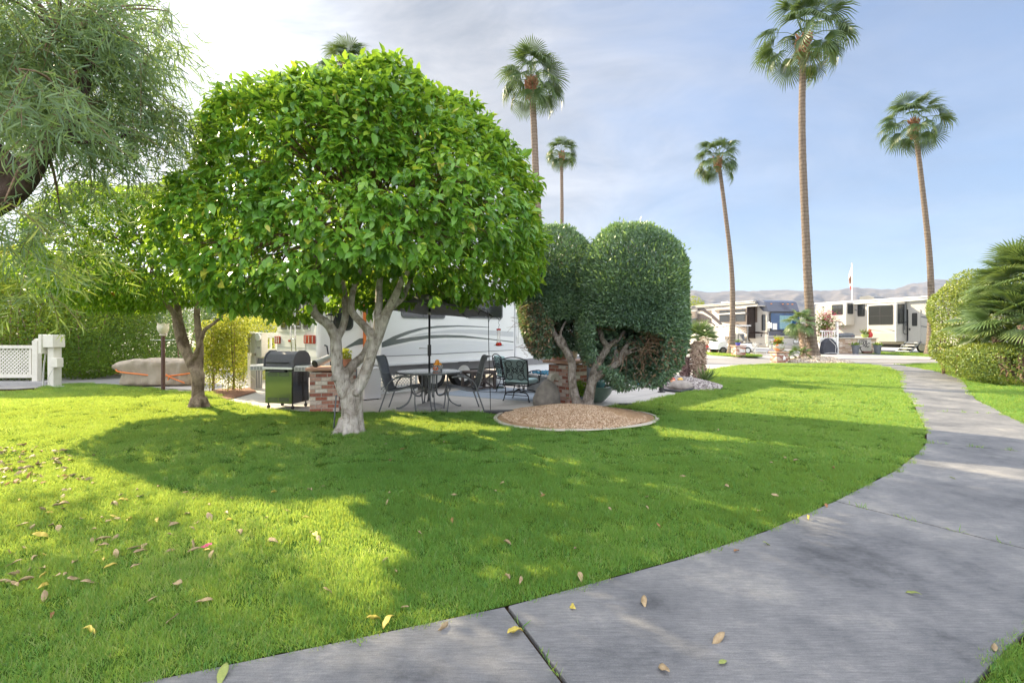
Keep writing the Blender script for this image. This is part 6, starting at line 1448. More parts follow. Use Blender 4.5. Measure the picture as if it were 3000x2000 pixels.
swoosh_u = [z4(*p) for p in ((268,605), (400,535), (560,475), (700,440), (900,413), (1150,408), (1330,416), (1490,427), (1490,433), (1330,427), (1150,422), (900,437), (750,455), (600,500), (480,545), (425,573),
            (600,545), (800,522), (1000,517), (1200,523), (1350,541), (1500,560), (1650,578), (1780,594), (1780,604), (1650,588), (1500,571), (1350,558), (1200,550), (1000,548), (800,560), (600,590), (400,632), (268,664))]
side(rv, swoosh_u, SY, .0035, 'swoosh', M['decal'], -1)
side(rv, [z4(*p) for p in ((560,545), (700,505), (900,474), (1100,454), (1300,454), (1500,463), (1780,481), (1780,541), (1500,520), (1300,503), (1100,494), (900,500), (720,520))], SY, .003, 'swoosh', M['lightgrey'], -1)
side(rv, [z4(*p) for p in ((262,692), (400,655), (600,612), (800,585), (1000,573), (1200,576), (1400,590), (1600,608), (1780,622), (1780,690), (1000,728), (290,762), (262,764))], SY, .003, 'swoosh', M['palegrey'], -1)
side(rv, [z4(*p) for p in ((290,762), (1000,728), (1780,688), (1780,693), (1000,735), (290,769))], SY-.0001, .006, 'trim_line', M['greyframe'], -1)
side(rv, [z4m(*p) for p in ((-210,700), (-100,630), (10,560), (60,555), (60,625), (-40,640))], -.0005, .004, 'swoosh', M['decal'], -1)
a, b = z4(488, 325), z4(996, 325); window(rv, 'y', a[0], a[1], b[0], a[1]+.62, -.45, -1, M['greyframe'], (1,), .09)
a, b = z4(1243, 337), z4(1655, 337); window(rv, 'y', a[0], b[1], b[0], b[1]+.62, -.45, -1, M['greyframe'], (1,), .09)
a, b = z4m(85, 330), z4m(205, 330); window(rv, 'y', a[0], a[1], b[0]+.35, a[1]+.6, 0, -1, M['greyframe'], (1,), .09)
a, b = z3(1092, 470), z3(1312, 470); window(rv, 'y', a[0]-.02, b[1], b[0], b[1]+.78, 0, -1, M['frame'], (), .14)
# door outline, grab handle, awning arm, skirt
a = z3(985, 700); mb = MB(); mb.tube([(a[0],-.0,a[1]+.12), (a[0]+.02,-.07,a[1]+.10), (a[0]+.06,-.07,a[1]-.16), (a[0]+.06,0,a[1]-.20)], .016, 7); mb.build('grab_handle', M['black'], rv, smooth=True)
a = z3(1437, 660); b = z3(1437, 200); MB().box(a[0], -.03, (a[1]+3.3)/2, .06, .05, 3.3-a[1]).build('awning_arm', M['orange'], rv, bevel=.008)
mb = MB(); mb.box(LEN/2+.1, .02, .56, LEN-.2, .05, .20); mb.build('skirt', M['skirtgrey'], rv, bevel=.01)
mb = MB(); mb.box(LEN/2, WID/2, .5, LEN-.6, WID-.5, .2); mb.build('chassis', M['black'], rv)
a, b = z4m(190, 1200)[0], z4m(665, 1150)[0]
lt_ = lattice('lattice_skirt', b-a, .47, rv, M['vinyl'], .085, .040); lt_.location = (a, .03, .0); 
mb = MB(); mb.box((a+b)/2, .045, .475, b-a+.06, .04, .05); mb.box((a+b)/2, .045, .02, b-a+.06, .04, .05); mb.box(b+.03, .045, .25, .06, .04, .5); mb.box(a-.02, .045, .25, .05, .04, .5); mb.build('skirt_frame', M['vinyl'], rv, bevel=.005)
wx = z4m(875, 900)[0]
for q in (0, .98): wheel(rv, wx+q, .12, .36, .24, M['vinyl'], -1)
mb = MB(); mb.box(LEN*.72, .04, .33, 3.6, .03, .60); mb.build('skirt_panel', M['palegrey'], rv, bevel=.005)
MB().box(LEN-.9, -.02, 1.9, .03, .03, 2.3).build('trim_line', M['palegrey'], rv)
mb = MB(); mb.tube([(s1+.5,-.14,1.15), (s1+.5,-.14,2.6)], .025, 8); mb.tube([(s1+.85,-.14,1.15), (s1+.85,-.14,2.6)], .025, 8); mb.box(s1+.67,-.12,2.0,.5,.05,.05); mb.box(s1+.67,-.12,1.35,.5,.05,.05); mb.build('awning_bracket', M['vinyl'], rv)
mb = MB(); mb.tube([(.9,-.16,3.34), (LEN-.3,-.16,3.34)], .07, 12); mb.build('awning_roll', M['vinyl'], rv, smooth='auto')
MB().box(7.9,.0,1.55,.7,.05,1.7).build('door', M['palegrey'], rv, bevel=.02)
# rear wall
XR = -.052
w0 = rear(1040, 880); w1 = rear(320, 905)
face(rv, rrect(w0[0]-.06, 1.50, w1[0], 2.62, .07), XR, .012, 'window_surround', M['vinyl'], -1, .004)
for xa, xb in ((1035, 920), (862, 578), (542, 408)):
    a, b = rear(xa, 870), rear(xb, 872); window(rv, 'x', a[0], 1.555, b[0], 2.52, XR-.012, -1, M['greyframe'], (1,) if xb == 578 else (), .05, .56)
for xa, xb, ya, yb in ((1190, 940, 1015, 1165), (382, 262, 1035, 1162)):
    a, b = rear(xa, yb), rear(xb, ya); h_ = (a[1], a[1]+.19)
    tl_ = face(rv, rrect(a[0], h_[0], b[0], h_[1], .03), XR, .03, 'tail_light', M['taillight'], -1, .008)
    for i in range(3): q = a[0]+(b[0]-a[0])*(i+.5)/3; face(tl_, [(q-.01,h_[0]+.02), (q+.01,h_[0]+.02), (q+.01,h_[1]-.02), (q-.01,h_[1]-.02)], XR-.03, .006, 'lens_rib', M['vinyl'], -1)
a, b = rear(635, 1120), rear(570, 1072); face(rv, rrect(a[0], a[1], b[0], b[1], .015), XR, .02, 'brake_light', M['taillight'], -1)
MB().box(-.12, WID/2, .72, .16, WID-.04, .20).build('bumper', M['cream_light'], rv, bevel=.03)
face(rv, [(.1,1.12), (WID-.1,1.12), (WID-.1,1.14), (.1,1.14)], XR, .006, 'seam', M['lightgrey'], -1); face(rv, [(.62,.95), (.65,.95), (.65,1.5), (.62,1.5)], XR, .008, 'seam', M['lightgrey'], -1)
ld = MB(); la, lb = rear(870, 900)[0], rear(770, 900)[0]
for q in (la, lb): ld.tube([(-.16,q,.75), (-.20,q,1.35), (-.20,q,1.9), (-.19,q,3.3), (-.05,q,3.62), (.35,q,3.66)], .0165, 8)
for z_ in (1.02, 1.33, 1.66, 2.0, 2.33, 2.66, 3.0): ld.tube([(-.20,la-.02,z_), (-.20,lb+.02,z_)], .014, 8)
for q in (la, lb):
    for z_ in (1.0, 1.62, 2.6): ld.tube([(-.19,q,z_), (-.04,q-.05,z_)], .010, 6)
ld.build('ladder', M['chrome'], rv, smooth=True)

# ---- the brown motorhome --------------------------------------------------------------------------------------------
O2 = (16.4, 31.5); A2 = (-.2681, .9634); F2 = (.9634, .2681)
mh = thing('motorhome', 'cream and brown motorhome with a dark navy cap and wide windshield across the street', 'motorhome', (*O2, .15), math.atan2(A2[1], A2[0]))
ZB = .15
def m2(x, y, off=0.0):
    s, z = PL(1980+x*.1275, 860+y*.1275, (O2[0]-off*F2[0], O2[1]-off*F2[1]), A2); return (s, z-ZB)
def f2(x, y):
    s, z = PL(2200+x*.1275, 860+y*.1275, O2, F2); return (-s, z-ZB)
L2, W2_ = 12.0, 2.5
mb = MB(); mb.prism([(0,.36), (L2,.36), (L2,3.25), (L2-.15,3.4), (.55,3.42), (.22,3.30), (.02,2.75), (.06,2.45), (0,1.35), (-.06,1.2), (-.05,.55)], lambda a, b, d: (a, -d, b), W2_); mb.build('body', M['cream_light'], mh, bevel=.10, bseg=4)
mb = MB(); mb.prism([(.12,2.70), (.30,3.33), (.62,3.445), (1.1,3.445), (.75,2.95), (.45,2.70)], lambda a, b, d: (a-.03, .012-d, b), W2_+.024); mb.prism([(-.02,2.66), (.02,2.78), (.22,3.32), (.60,3.45), (.62,3.30), (.40,2.7)], lambda a, b, d: (a-.02, .006-d, b), W2_+.012); mb.build('front_cap', M['navy'], mh, bevel=.05, bseg=3)
face(mh, rrect(-W2_+.08, 1.42, -.10, 2.66, .12), -.03, .05, 'windshield_frame', M['frame'], -1, .01)
ws = face(mh, rrect(-W2_+.13, 1.50, -.15, 2.58, .10), -.081, .012, 'windshield', M['windshield'], -1, .004)
face(ws, [(-1.26,1.5), (-1.235,1.5), (-1.235,2.58), (-1.26,2.58)], -.094, .008, 'divider', M['frame'], -1)
mb = MB()
for i in range(22): mb.box(-.099, -.85-.045*i, 2.0, .008, .03, .86)
M['curtain'] = pm('pale_blue_curtain', (.30,.47,.50), (.20,.36,.40), 9, .8); mb.build('curtain', M['curtain'], ws)
face(ws, rrect(-.62, 1.52, -.28, 1.92, .02), -.095, .006, 'paper_sheet', M['flagwhite'], -1)
face(mh, [(-W2_,1.12), (-.02,1.12), (-.02,1.42), (-W2_,1.42)], -.062, .012, 'nose_band', M['navy'], -1, .003)
for z_, mt, h_ in ((1.05, M['cream_light'], .05), (.985, M['brown'], .05)):
    face(mh, [(-W2_,z_), (0,z_), (0,z_+h_), (-W2_,z_+h_)], -.064, .008, 'stripe', mt, -1)
for x_ in (510, 775, 890, 995): a = f2(x_, 165); MB().lathe([(0,-.03), (.05,-.02), (.06,0), (.05,.02), (0,.03)], 10, (.16, a[0], 3.18), 1, 1.5).build('marker_light', M['amber'], mh, smooth=True)
for y_ in (-.35, -2.15):
    h_ = face(mh, rrect(y_-.2, .62, y_+.2, .86, .05), -.06, .03, 'headlight', M['chrome'], -1, .01); face(h_, rrect(y_-.16, .66, y_+.16, .82, .04), -.091, .006, 'lens', M['palegrey'], -1)
face(mh, rrect(-1.85, .34, -.65, .56, .05), -.06, .03, 'grille', M['skirtgrey'], -1, .01)
mb = MB(); mb.box(-.10, -W2_/2, .40, .20, W2_-.1, .26); mb.build('bumper', M['cream'], mh, bevel=.05, bseg=3)
a = f2(560, 965); e = face(mh, rrect(a[0]-.13, .87, a[0]+.06, 1.01, .03), -.062, .006, 'emblem', M['red'], -1); face(e, rrect(a[0]-.40, .87, a[0]-.16, 1.03, .06), -.062, .006, 'badge', pm('blue_badge', (.25,.38,.55)), -1)
a = f2(1000, 975); face(mh, [(a[0]-.12, .90), (a[0]+.10, .90), (a[0]+.04, 1.0), (a[0]-.02, .95), (a[0]-.07,1.0)], -.062, .008, 'emblem', M['ink'], -1)
for y_, s in ((.16, 1), (-W2_-.16, -1)):
    mb = MB(); mb.tube([(.05, y_-.16*s, 1.4), (-.30, y_, 1.45), (-.32, y_, 1.65)], .025, 7); mb.box(-.33, y_, 1.78, .16, .2, .36); mb.build('mirror', M['cream'] if s < 0 else M['chrome'], mh, bevel=.02)
# side wall
side(mh, [(.9,2.0), (L2,2.0), (L2,3.0), (.9,3.0)], .0005, .003, 'side_panel', M['taupe'], 1)
side(mh, [m2(*p) for p in ((500,335), (640,322), (830,480), (830,690), (660,645), (500,640), (230,560), (230,500), (500,560))], .004, .003, 'paint_panel', M['brown'], 1)
side(mh, [m2(*p) for p in ((500,395), (620,405), (830,540), (830,580), (620,462), (500,458))], .0075, .003, 'stripe', M['cream'], 1)
side(mh, [m2(*p) for p in ((230,598), (500,652), (650,655), (830,720), (830,735), (650,672), (500,670), (230,612))], .0075, .003, 'stripe', M['cream_light'], 1)
a, b = m2(495, 560), m2(235, 400); window(mh, 'y', a[0], 1.75, b[0], 2.5, .008, 1, M['taupe'], (), .05)
# slide-outs on this side
def sl2(x, y): return m2(x, y, .62)
a, b = sl2(1640, 600)[0], sl2(826, 600)[0]
MB().box((a+b)/2, .31, 1.98, b-a, .62, 2.05).build('slide_out', M['taupe'], mh, bevel=.03)
SYm = .6205
side(mh, [sl2(*p) for p in ((826,345), (1000,490), (1000,655), (1250,700), (1640,890), (1640,985), (826,985))], SYm, .003, 'paint_panel', M['cream_light'], 1)
for P_ in (((826,450), (1010,620), (1130,770), (1085,775), (826,560)), ((1280,665), (1430,775), (1280,735)), ((1345,662), (1640,765), (1640,800), (1480,760)), ((1450,822), (1640,892), (1640,935), (1540,872)), ((826,650), (1000,790), (960,790), (826,690))):
    side(mh, [sl2(*p) for p in P_], SYm+.0035, .003, 'stripe', M['brown'] if P_[0][0] != 1280 else M['taupe'], 1)
a, b = sl2(1600, 640), sl2(1002, 640); window(mh, 'y', a[0], a[1], b[0], a[1]+.85, SYm+.0, 1, M['brown'], (1,2), .03)
mb = MB(); mb.tube([(a[0]-.1,.70,2.62), (b[0]+.1,.70,2.62)], .06, 10); mb.build('window_awning', M['cream_light'], mh, smooth='auto')
a = sl2(1640, 0)[0]; MB().box(a-.02,.34,2.0,.06,.66,2.1).build('slide_trim', M['brown'], mh, bevel=.01)
mb = MB(); mb.box((a+b[0])/2-.2,.30,3.05,b[0]-a+1.4,.72,.05); mb.build('slide_topper', M['cream_light'], mh, bevel=.01)
mb = MB(); mb.tube([(.9,.12,3.28), (L2-.4,.12,3.28)], .075, 12); mb.build('awning_roll', M['greyframe'], mh, smooth='auto'); mb = MB(); mb.box(L2/2+.4,.10,3.40,L2-1.3,.22,.05); mb.build('awning_cover', M['cream_light'], mh, bevel=.01)
mb = MB(); mb.tube([(4.1,.10,3.2), (4.1,.10,.9)], .025, 6); mb.tube([(9.6,.10,3.2), (9.6,.10,.9)], .025, 6); mb.build('awning_arm', M['black'], mh)
d0 = PL(2262, 1000, O2, A2)[0]; d1 = PL(2228, 1000, O2, A2)[0]
dr = side(mh, rrect(max(.08, d0), .62, d1, 2.62, .06), .002, .02, 'door', M['cream'], 1, .006); side(dr, rrect(max(.16, d0+.08), 1.45, d1-.12, 2.5, .08), .0225, .008, 'pane', M['glass'], 1); MB().box(d1-.12,.04,1.15,.05,.05,.14).build('handle', M['black'], dr)
for z_, h_, mt in ((1.12,.06,M['cream_light']), (1.30,.10,M['brown'])): side(mh, [(0,z_-.06), (1.5,z_), (3.4,z_+.25), (3.4,z_+.25+h_), (1.5,z_+h_), (0,z_-.06+h_)], .024, .003, 'stripe', mt, 1)
for x_ in (2.1, 8.6, 9.7): wheel(mh, x_, -.14, .46, .28, M['steel'], 1)
for x_ in (2.1,): 
    mb = MB(); mb.tube([(x_+.60*math.cos(a), .012, .46+.60*math.sin(a)) for a in np.linspace(-.15, 3.3, 18)], .04, 7); mb.build('wheel_arch', M['taupe'], mh, smooth=True); side(mh, [(x_+.58*math.cos(a), .46+.58*math.sin(a)) for a in np.linspace(-.1, 3.24, 16)], .0005, .002, 'wheel_well', M['skirtgrey'], 1)
stp = MB()
for i in range(3): stp.box(.75, .25+.22*i, .58-.19*i, .75, .26, .05)
stp.build('step', M['skirtgrey'], mh, bevel=.008)
MB().box(5, -1.2, 3.52, .8, .9, .2).build('roof_unit', M['cream_light'], mh, bevel=.05)

# ---- the cream fifth-wheel trailer ----------------------------------------------------------------------------------
O3 = (27.7, 26.8); A3 = (-.2969, .9549); NL = (-.9549, -.2969)
fw = thing('travel_trailer', 'cream trailer with slide-outs, open door and folding steps behind the leaning palm', 'trailer', (*O3, .15), math.atan2(A3[1], A3[0]))
def m3(x, y, off=0.0):
    s, z = PL(2350+x*.2232, 750+y*.2232, (O3[0]+off*NL[0], O3[1]+off*NL[1]), A3); return (s, z-.15)
L3 = 12.6
mb = MB(); mb.prism([(-3.5,1.2), (-.6,1.2), (-.3,.55), (L3,.55), (L3,3.45), (L3-.15,3.62), (-2.6,3.62), (-3.4,3.2)], lambda a, b, d: (a, -d, b), 2.5); mb.build('body', M['cream_light'], fw, bevel=.06, bseg=3)
mb = MB(); mb.box(4.8,.03,3.60,15.6,.10,.09); mb.build('roof_edge', M['vinyl'], fw, bevel=.02)
mb = MB(); mb.tube([(3.2,.16,3.42), (L3-.5,.16,3.42)], .075, 10); mb.build('awning_roll', M['vinyl'], fw, smooth='auto')
def slide3(xa, xb, yb, yt, dep, win, winx):
    a, b = m3(xa, 800, dep)[0], m3(xb, 800, dep)[0]; zt, zb = m3(xa, yt, dep)[1], m3(xa, yb, dep)[1]
    so3 = MB().box((a+b)/2, dep/2, (zt+zb)/2, b-a, dep, zt-zb).build('slide_out', M['cream_light'], fw, bevel=.03)
    mb = MB(); mb.box((a+b)/2, dep+.004, zt-.05, b-a+.04, .03, .08); mb.box(a+.02, dep+.004, (zt+zb)/2, .06, .03, zt-zb); mb.box(b-.02, dep+.004, (zt+zb)/2, .06, .03, zt-zb); mb.build('slide_trim', M['vinyl'], fw, bevel=.006)
    p, q = m3(win[0], win[3], dep), m3(win[1], win[2], dep); window(fw, 'y', p[0], p[1], q[0], q[1], dep+.0005, 1, M['frame'], (1,), .08, .45)
    window(fw, 'x', .16, p[1]+.05, dep-.14, q[1]+.05, a-.0005, -1, M['frame'], (), .07); return a, b, zt, zb
ra = slide3(575, 300, 905, 600, .85, (535, 390, 640, 770), None)
rb = slide3(1232, 862, 1122, 616, .90, (1195, 868, 655, 900), None)
p = m3(825, 790); q = m3(728, 625); window(fw, 'y', p[0], p[1], q[0], q[1], .0005, 1, M['frame'], (), .08, .5)
# the skirted foot of the large slide
side(fw, [m3(*w_, .9) for w_ in ((1232,1015), (862,1015), (862,1122), (1232,1122))], .9005, .004, 'slide_skirt', M['cream'], 1)
side(fw, [m3(*w_, .9) for w_ in ((1110,1000), (1000,975), (880,962), (880,970), (1000,982))], .9005, .005, 'swoosh', M['greyframe'], 1)
side(fw, [m3(*w_, .9) for w_ in ((1228,998), (1150,970), (1075,948), (1228,978))], .9005, .005, 'swoosh', M['greyframe'], 1)
d0, d1 = m3(1560, 800)[0], m3(1405, 800)[0]
dr = side(fw, rrect(d0, .75, d1, 2.85, .10), .0005, .05, 'door', M['cream_light'], 1, .012); p = m3(1520, 785); q = m3(1450, 668); side(dr, rrect(p[0], 1.75, q[0], 2.6, .06), .051, .012, 'pane', M['glass'], 1); MB().box(d1-.08,.08,1.55,.05,.06,.12).build('handle', M['black'], dr)
p = m3(1372, 800)[0]; q = d1+.06; side(fw, rrect(q, .75, p, 2.85, .05), .001, .006, 'doorway', M['frame'], 1)
mb = MB(); mb.tube([(p,.14,3.4), (p,.16,1.5)], .03, 7); mb.box(p,.10,2.6,.08,.08,1.6); mb.build('awning_arm', M['greyframe'], fw)
mb = MB(); limb(mb, [(p-.1,.05,2.0), (p-.02,.28,1.95), (p-.02,.30,1.3), (p-.1,.06,1.2)], [.02]*4, 7); mb.build('grab_handle', M['black'], fw, smooth=True)
p = m3(1485, 568); MB().lathe([(0,-.04), (.10,-.02), (.10,.02), (0,.04)], 14, (p[0],.06,p[1])).build('porch_light', M['amber'], fw, smooth=True)
for P_ in (((1690,590), (1840,562), (1840,574), (1690,598)), ((1560,790), (1840,815), (1840,838), (1690,830), (1560,803)), ((1560,912), (1840,958), (1840,968), (1650,942), (1560,924)), ((1450,880), (1560,918), (1560,926), (1470,898)), ((1720,765), (1840,782), (1840,790), (1760,778)),
           ((668,690), (720,705), (720,720), (668,710)), ((545,690), (578,693), (578,700), (545,700))):
    side(fw, [m3(*w_) for w_ in P_], .0005, .004, 'swoosh', M['greyframe'], 1)
side(fw, [m3(*w_) for w_ in ((940,560), (985,560), (1050,612), (960,612))], .0005, .004, 'swoosh', M['greyframe'], 1)
MB().lathe([(0,-.05), (.08,-.04), (.08,.04), (0,.05)], 14, (m3(1757,1080)[0],.06,m3(1757,1080)[1])).build('vent_cap', M['ink'], fw, smooth='auto')
wx = m3(1680, 1100)[0]
mb = MB(); mb.box(4.5,-1.3,.42,15,1.9,.22); mb.build('chassis', M['black'], fw)
for q in (4.9, 6.0): wheel(fw, q, -.2, .38, .25, M['steel'], 1)
for q in (.6, rb[0]+.3, 10.5): MB().box(q,-.1,.3,.09,.09,.6).build('jack', M['greyframe'], fw)
sx = (d0+d1)/2; st3 = MB()
for i in range(4): st3.box(sx, .25+.26*i, .68-.18*i, .80, .28, .045)
st3.build('step', M['palegrey'], fw, bevel=.006); mb = MB()
for s in (-.42, .42): mb.prism([(.05,.72), (.12,.78), (1.22,.0), (1.10,.0)], lambda a, b, d, s=s: (sx+s+d-.015, a, b), .03)
mb.build('step_frame', M['greyframe'], fw)
p = m3(880, 550); q = m3(670, 550); mb = MB(); mb.prism([(p[0],3.62), (q[0],3.62), (q[0],3.95), (p[0]+.5,4.0), (p[0]+.08,3.85)], lambda a, b, d: (a, -.6-d, b), 1.0); mb.build('roof_unit', M['greyframe'], fw, bevel=.05)

# ---- golf cart ------------------------------------------------------------------------------------------------------
gc = thing('golf_cart', 'white golf cart parked behind the slim leaning palm', 'golf cart', (gx(2088,31.0), 31.0, .15), R(6))   # front at local x = 0, runs to +x
mb = MB(); mb.prism([(.0,.28), (.0,.55), (.12,.72), (.55,.86), (.62,.86), (.66,.40), (1.25,.40), (1.3,.62), (2.25,.66), (2.35,.35), (2.2,.26)], lambda a, b, d: (a, -.55+d, b), 1.10); mb.build('body', M['white'], gc, bevel=.05, bseg=3)
mb = MB(); mb.box(.95,0,.42,.62,1.06,.04); mb.build('floor', M['black'], gc)
for y_ in (-.28, .28):
    MB().box(1.5,y_,.74,.5,.5,.14).build('seat', M['taupe'], gc, bevel=.04); MB().box(1.76,y_,1.03,.12,.5,.46).build('backrest', M['greypot'], gc, bevel=.04)
MB().box(1.35,0,1.76,1.78,1.12,.07).build('roof', M['palegrey'], gc, bevel=.03)
for y_ in (-.5, .5):
    mb = MB(); mb.tube([(.50,y_,.84), (.64,y_,1.73)], .018, 7); mb.tube([(2.0,y_,.66), (2.05,y_,1.73)], .018, 7); mb.tube([(1.5,y_,1.73), (1.5,y_,1.25)], .012, 6); mb.build('post', M['steel'], gc)
    for x_ in (.38, 1.98): wheel(gc, x_, y_, .22, .18, M['steel'], 1 if y_ > 0 else -1)
mb = MB(); mb.add([(.52,-.48,.86), (.52,.48,.86), (.65,.48,1.70), (.65,-.48,1.70)], [(0,1,2,3)]); o = mb.build('windscreen', M['nectar'], gc); o.modifiers.new('t', 'SOLIDIFY').thickness = .006
mb = MB(); mb.tube([(.75,-.27,.82), (1.0,-.27,1.02)], .018, 7); mb.tube([(1.0+.03*math.sin(a),-.27+.16*math.cos(a),1.03+.15*math.sin(a)) for a in np.linspace(0,6.283,21)], .014, 6, False); mb.build('steering_wheel', M['black'], gc, smooth=True)
for y_ in (-.36, .36): MB().lathe([(0,-.05), (.06,-.03), (.06,.03), (0,.05)], 10, (.05,y_,.62)).build('headlight', M['palegrey'], gc, smooth=True)
MB().box(2.30,0,.55,.14,.9,.34).build('rear_bag', M['black'], gc, bevel=.04)
# a further white trailer seen past the yellow shrub
ft_ = thing('travel_trailer', 'plain white trailer half hidden far behind the yellow shrub', 'trailer', (gx(700,24), 24, 0), R(-12))
MB().box(1.9,1.2,1.9,5.4,2.4,2.7).build('body', M['palegrey'], ft_, bevel=.08, bseg=3); window(ft_, 'y', .3, 1.9, 1.3, 2.5, -.001, -1); mb = MB(); mb.box(1.9,-.03,3.1,5.4,.08,.12); mb.build('roof_edge', M['white'], ft_, bevel=.02)
mb = MB(); mb.box(1.9,-.004,1.35,5.2,.01,.18); mb.build('stripe', M['lightgrey'], ft_)
for x_ in (1.4, 2.4): wheel(ft_, x_, .1, .36, .24, M['steel'], -1)

# ===== across the street =============================================================================================
isx = (gx(2458,31)+gx(2568,31))/2; iw = gx(2568,31)-gx(2458,31)
il = thing('outdoor_kitchen', 'stone-faced outdoor kitchen counter with a covered grill in front of the cream trailer', 'counter', (isx, 31.4, .15))
MB().box(0,0,.46, iw, .8, .96).build('base', M['stackstone'], il, bevel=.01); MB().box(0,0,.975, iw+.16, .95, .07).build('countertop', M['limestone'], il, bevel=.012); MB().box(iw*.17,-.41,.47, .85,.03,.86).build('panel', M['cream'], il, bevel=.008)
mb = MB(); limb(mb, [(iw*.17+x, -.44, z) for x, z in ((-.32,.60), (-.30,.82), (-.2,.86), (-.22,.66), (-.1,.62), (-.02,.84), (-.12,.86), (-.05,.60), (.08,.62), (.14,.80), (.05,.82), (.12,.58), (.28,.70), (.32,.62))], [.014]*14, 6, 4)
limb(mb, [(iw*.17+x, -.44, z) for x, z in ((-.1,.46), (-.02,.56), (.05,.42), (.12,.54), (.18,.40), (.3,.5))], [.014]*6, 6, 4); mb.build('scrollwork', M['iron'], il, smooth=True)
cg = thing('covered_grill', 'built-in grill under a fitted dark cover on the stone counter', 'barbecue', (gx(2482,31.2), 31.4, 1.16)); mb = MB(); mb.prism([(-.45,0), (.45,0), (.44,.18), (.30,.29), (-.20,.30), (-.42,.14)], lambda a, b, d: (a, -.3+d, b), .6); mb.build('cover', M['greypot'], cg, bevel=.05, bseg=3); MB().box(.02,-.31,.10,.82,.02,.03).build('seam', M['black'], cg)
def pot(name, label, px, Y, z, prof, mat, cat='flower pot', group=None):
    t = thing(name, label, cat, (gx(px, Y), Y, z), 0, group); MB().lathe(prof, 18).build('pot', mat, t, smooth='auto'); return t
def tuftplant(t, n, z, ln, wd, mat, up=1.0, sp_=.06, tint=(.2,.8)):
    leaves('plant', np.stack([rng.normal(0,sp_,n), rng.normal(0,sp_,n), np.full(n,z)+rng.uniform(0,.06,n)], 1), nrm(rdirs(n)+np.array([0,0,up])), rdirs(n), ln*rng.uniform(.6,1.2,n), np.full(n,wd), rng.uniform(*tint,n), LEAF_STRAP, mat, t)
q = pot('flower_pot', 'green bowl of spiky red-tipped plant on the stone counter', 2534, 31.2, 1.16, [(0,0), (.12,0), (.20,.12), (.21,.22), (.18,.22), (0,.16)], pm('lime_pot', (.30,.38,.10)))
tuftplant(q, 60, .2, .36, .04, M['frond2'], 1.2); blossoms('red_blossom', [(rng.normal(0,.12), rng.normal(0,.1), rng.uniform(.28,.5)) for _ in range(22)], M['pinkpetal'], .035, q)
q = pot('ornament', 'small red glazed bird figure beside the green bowl on the counter', 2548, 31.2, 1.16, [(0,0), (.13,.03), (.17,.15), (.15,.28), (.09,.36), (.08,.40), (.10,.46), (.06,.53), (0,.55)], M['red'], 'ornament')
for px, lab in ((2506.5,'tall slate planter standing against the stone counter'), (2571,'tall slate planter at the trailer end of the stone counter')):
    q = pot('planter', lab, px, 30.4, .15, [(0,0), (.15,0), (.215,.50), (.235,.50), (.235,.56), (.20,.56), (0,.5)], M['greypot'], 'planter', 'tall slate planters'); tuftplant(q, 70, .52, .20, .05, M['hedge'], .7, .09)
q = thing('trough_planter', 'rusty dog-shaped trough planter on the grass strip', 'planter', (gx(2537,30), 30, .162)); mb = MB(); mb.box(.05,0,.12,.5,.2,.14,tx=1.1); mb.build('trough', M['rust'], q, bevel=.02); mb = MB(); limb(mb, [(-.2,0,.1), (-.3,0,.25), (-.36,0,.36), (-.30,0,.44), (-.38,0,.42)], [.02,.025,.03,.03,.02], 7); limb(mb, [(.3,0,.15), (.38,0,.25), (.36,0,.33)], [.015,.012,.008], 6); mb.build('figure', M['iron'], q, smooth=True)
# white fence, covered bicycle, bougainvillea
q = thing('picket_fence', 'short white picket fence with a tall post beside the covered bicycle', 'fence', (gx(2452,30.6), 30.6, .15)); MB().box(0,0,1.0,.13,.13,2.0).build('post', M['vinyl'], q, bevel=.01); mb = MB(); mb.box(-.55,0,1.42,1.0,.06,.1); mb.box(-.55,0,.95,1.0,.06,.16); mb.box(-.55,0,.15,1.0,.06,.1); mb.build('rail', M['vinyl'], q, bevel=.006); 
for i in range(6): MB().box(-.16-.15*i,.0,1.18,.06,.03,.4).build('slat', M['vinyl'], q)
MB().box(-.55,.0,.55,.98,.03,.72).build('panel', M['vinyl'], q); mb = MB(); limb(mb, [(-.2,-.08,1.98), (0,-.09,2.03), (.25,-.08,1.95), (.32,-.08,1.80), (.22,-.08,1.75)], [.02]*5, 6); limb(mb, [(.05,-.08,2.0), (.15,-.08,1.9), (.08,-.08,1.84)], [.016]*3, 6); mb.build('scroll_bracket', M['iron'], q, smooth=True)
q = thing('covered_bicycle', 'bicycle under a dark navy cover with pale piping against the white fence', 'covered bicycle', (gx(2428,30.2), 30.2, .15)); prof_ = [(-.46,0), (.44,0), (.46,.35), (.36,.72), (.10,.98), (-.12,.98), (-.38,.75), (-.48,.35)]
mb = MB(); mb.prism(prof_, lambda a, b, d: (a, -.22+d, b), .44); mb.build('cover', M['covergrey'], q, bevel=.12, bseg=4); mb = MB(); limb(mb, [(-.1,-.232,.92), (.1,-.234,.72), (.28,-.234,.5), (.26,-.234,.25), (.30,-.23,.05)], [.012]*5, 5); limb(mb, [(-.4,-.232,.05), (0,-.234,.10), (.36,-.232,.05)], [.012]*3, 5); mb.build('piping', M['flagwhite'], q, smooth=True)
bg_ = thing('bougainvillea', 'bougainvillea with magenta flowers behind the tallest palm', 'shrub', (gx(2420,30.9), 31.0, .15))
n = 1500; P = np.stack([rng.normal(0,.30,n), rng.normal(0,.25,n), rng.normal(1.75,.45,n)], 1); leaves('foliage', P, rdirs(n), rdirs(n), np.full(n,.11), np.full(n,.055), rng.uniform(0,.7,n), LEAF_SMALL, M['hedge'], bg_)
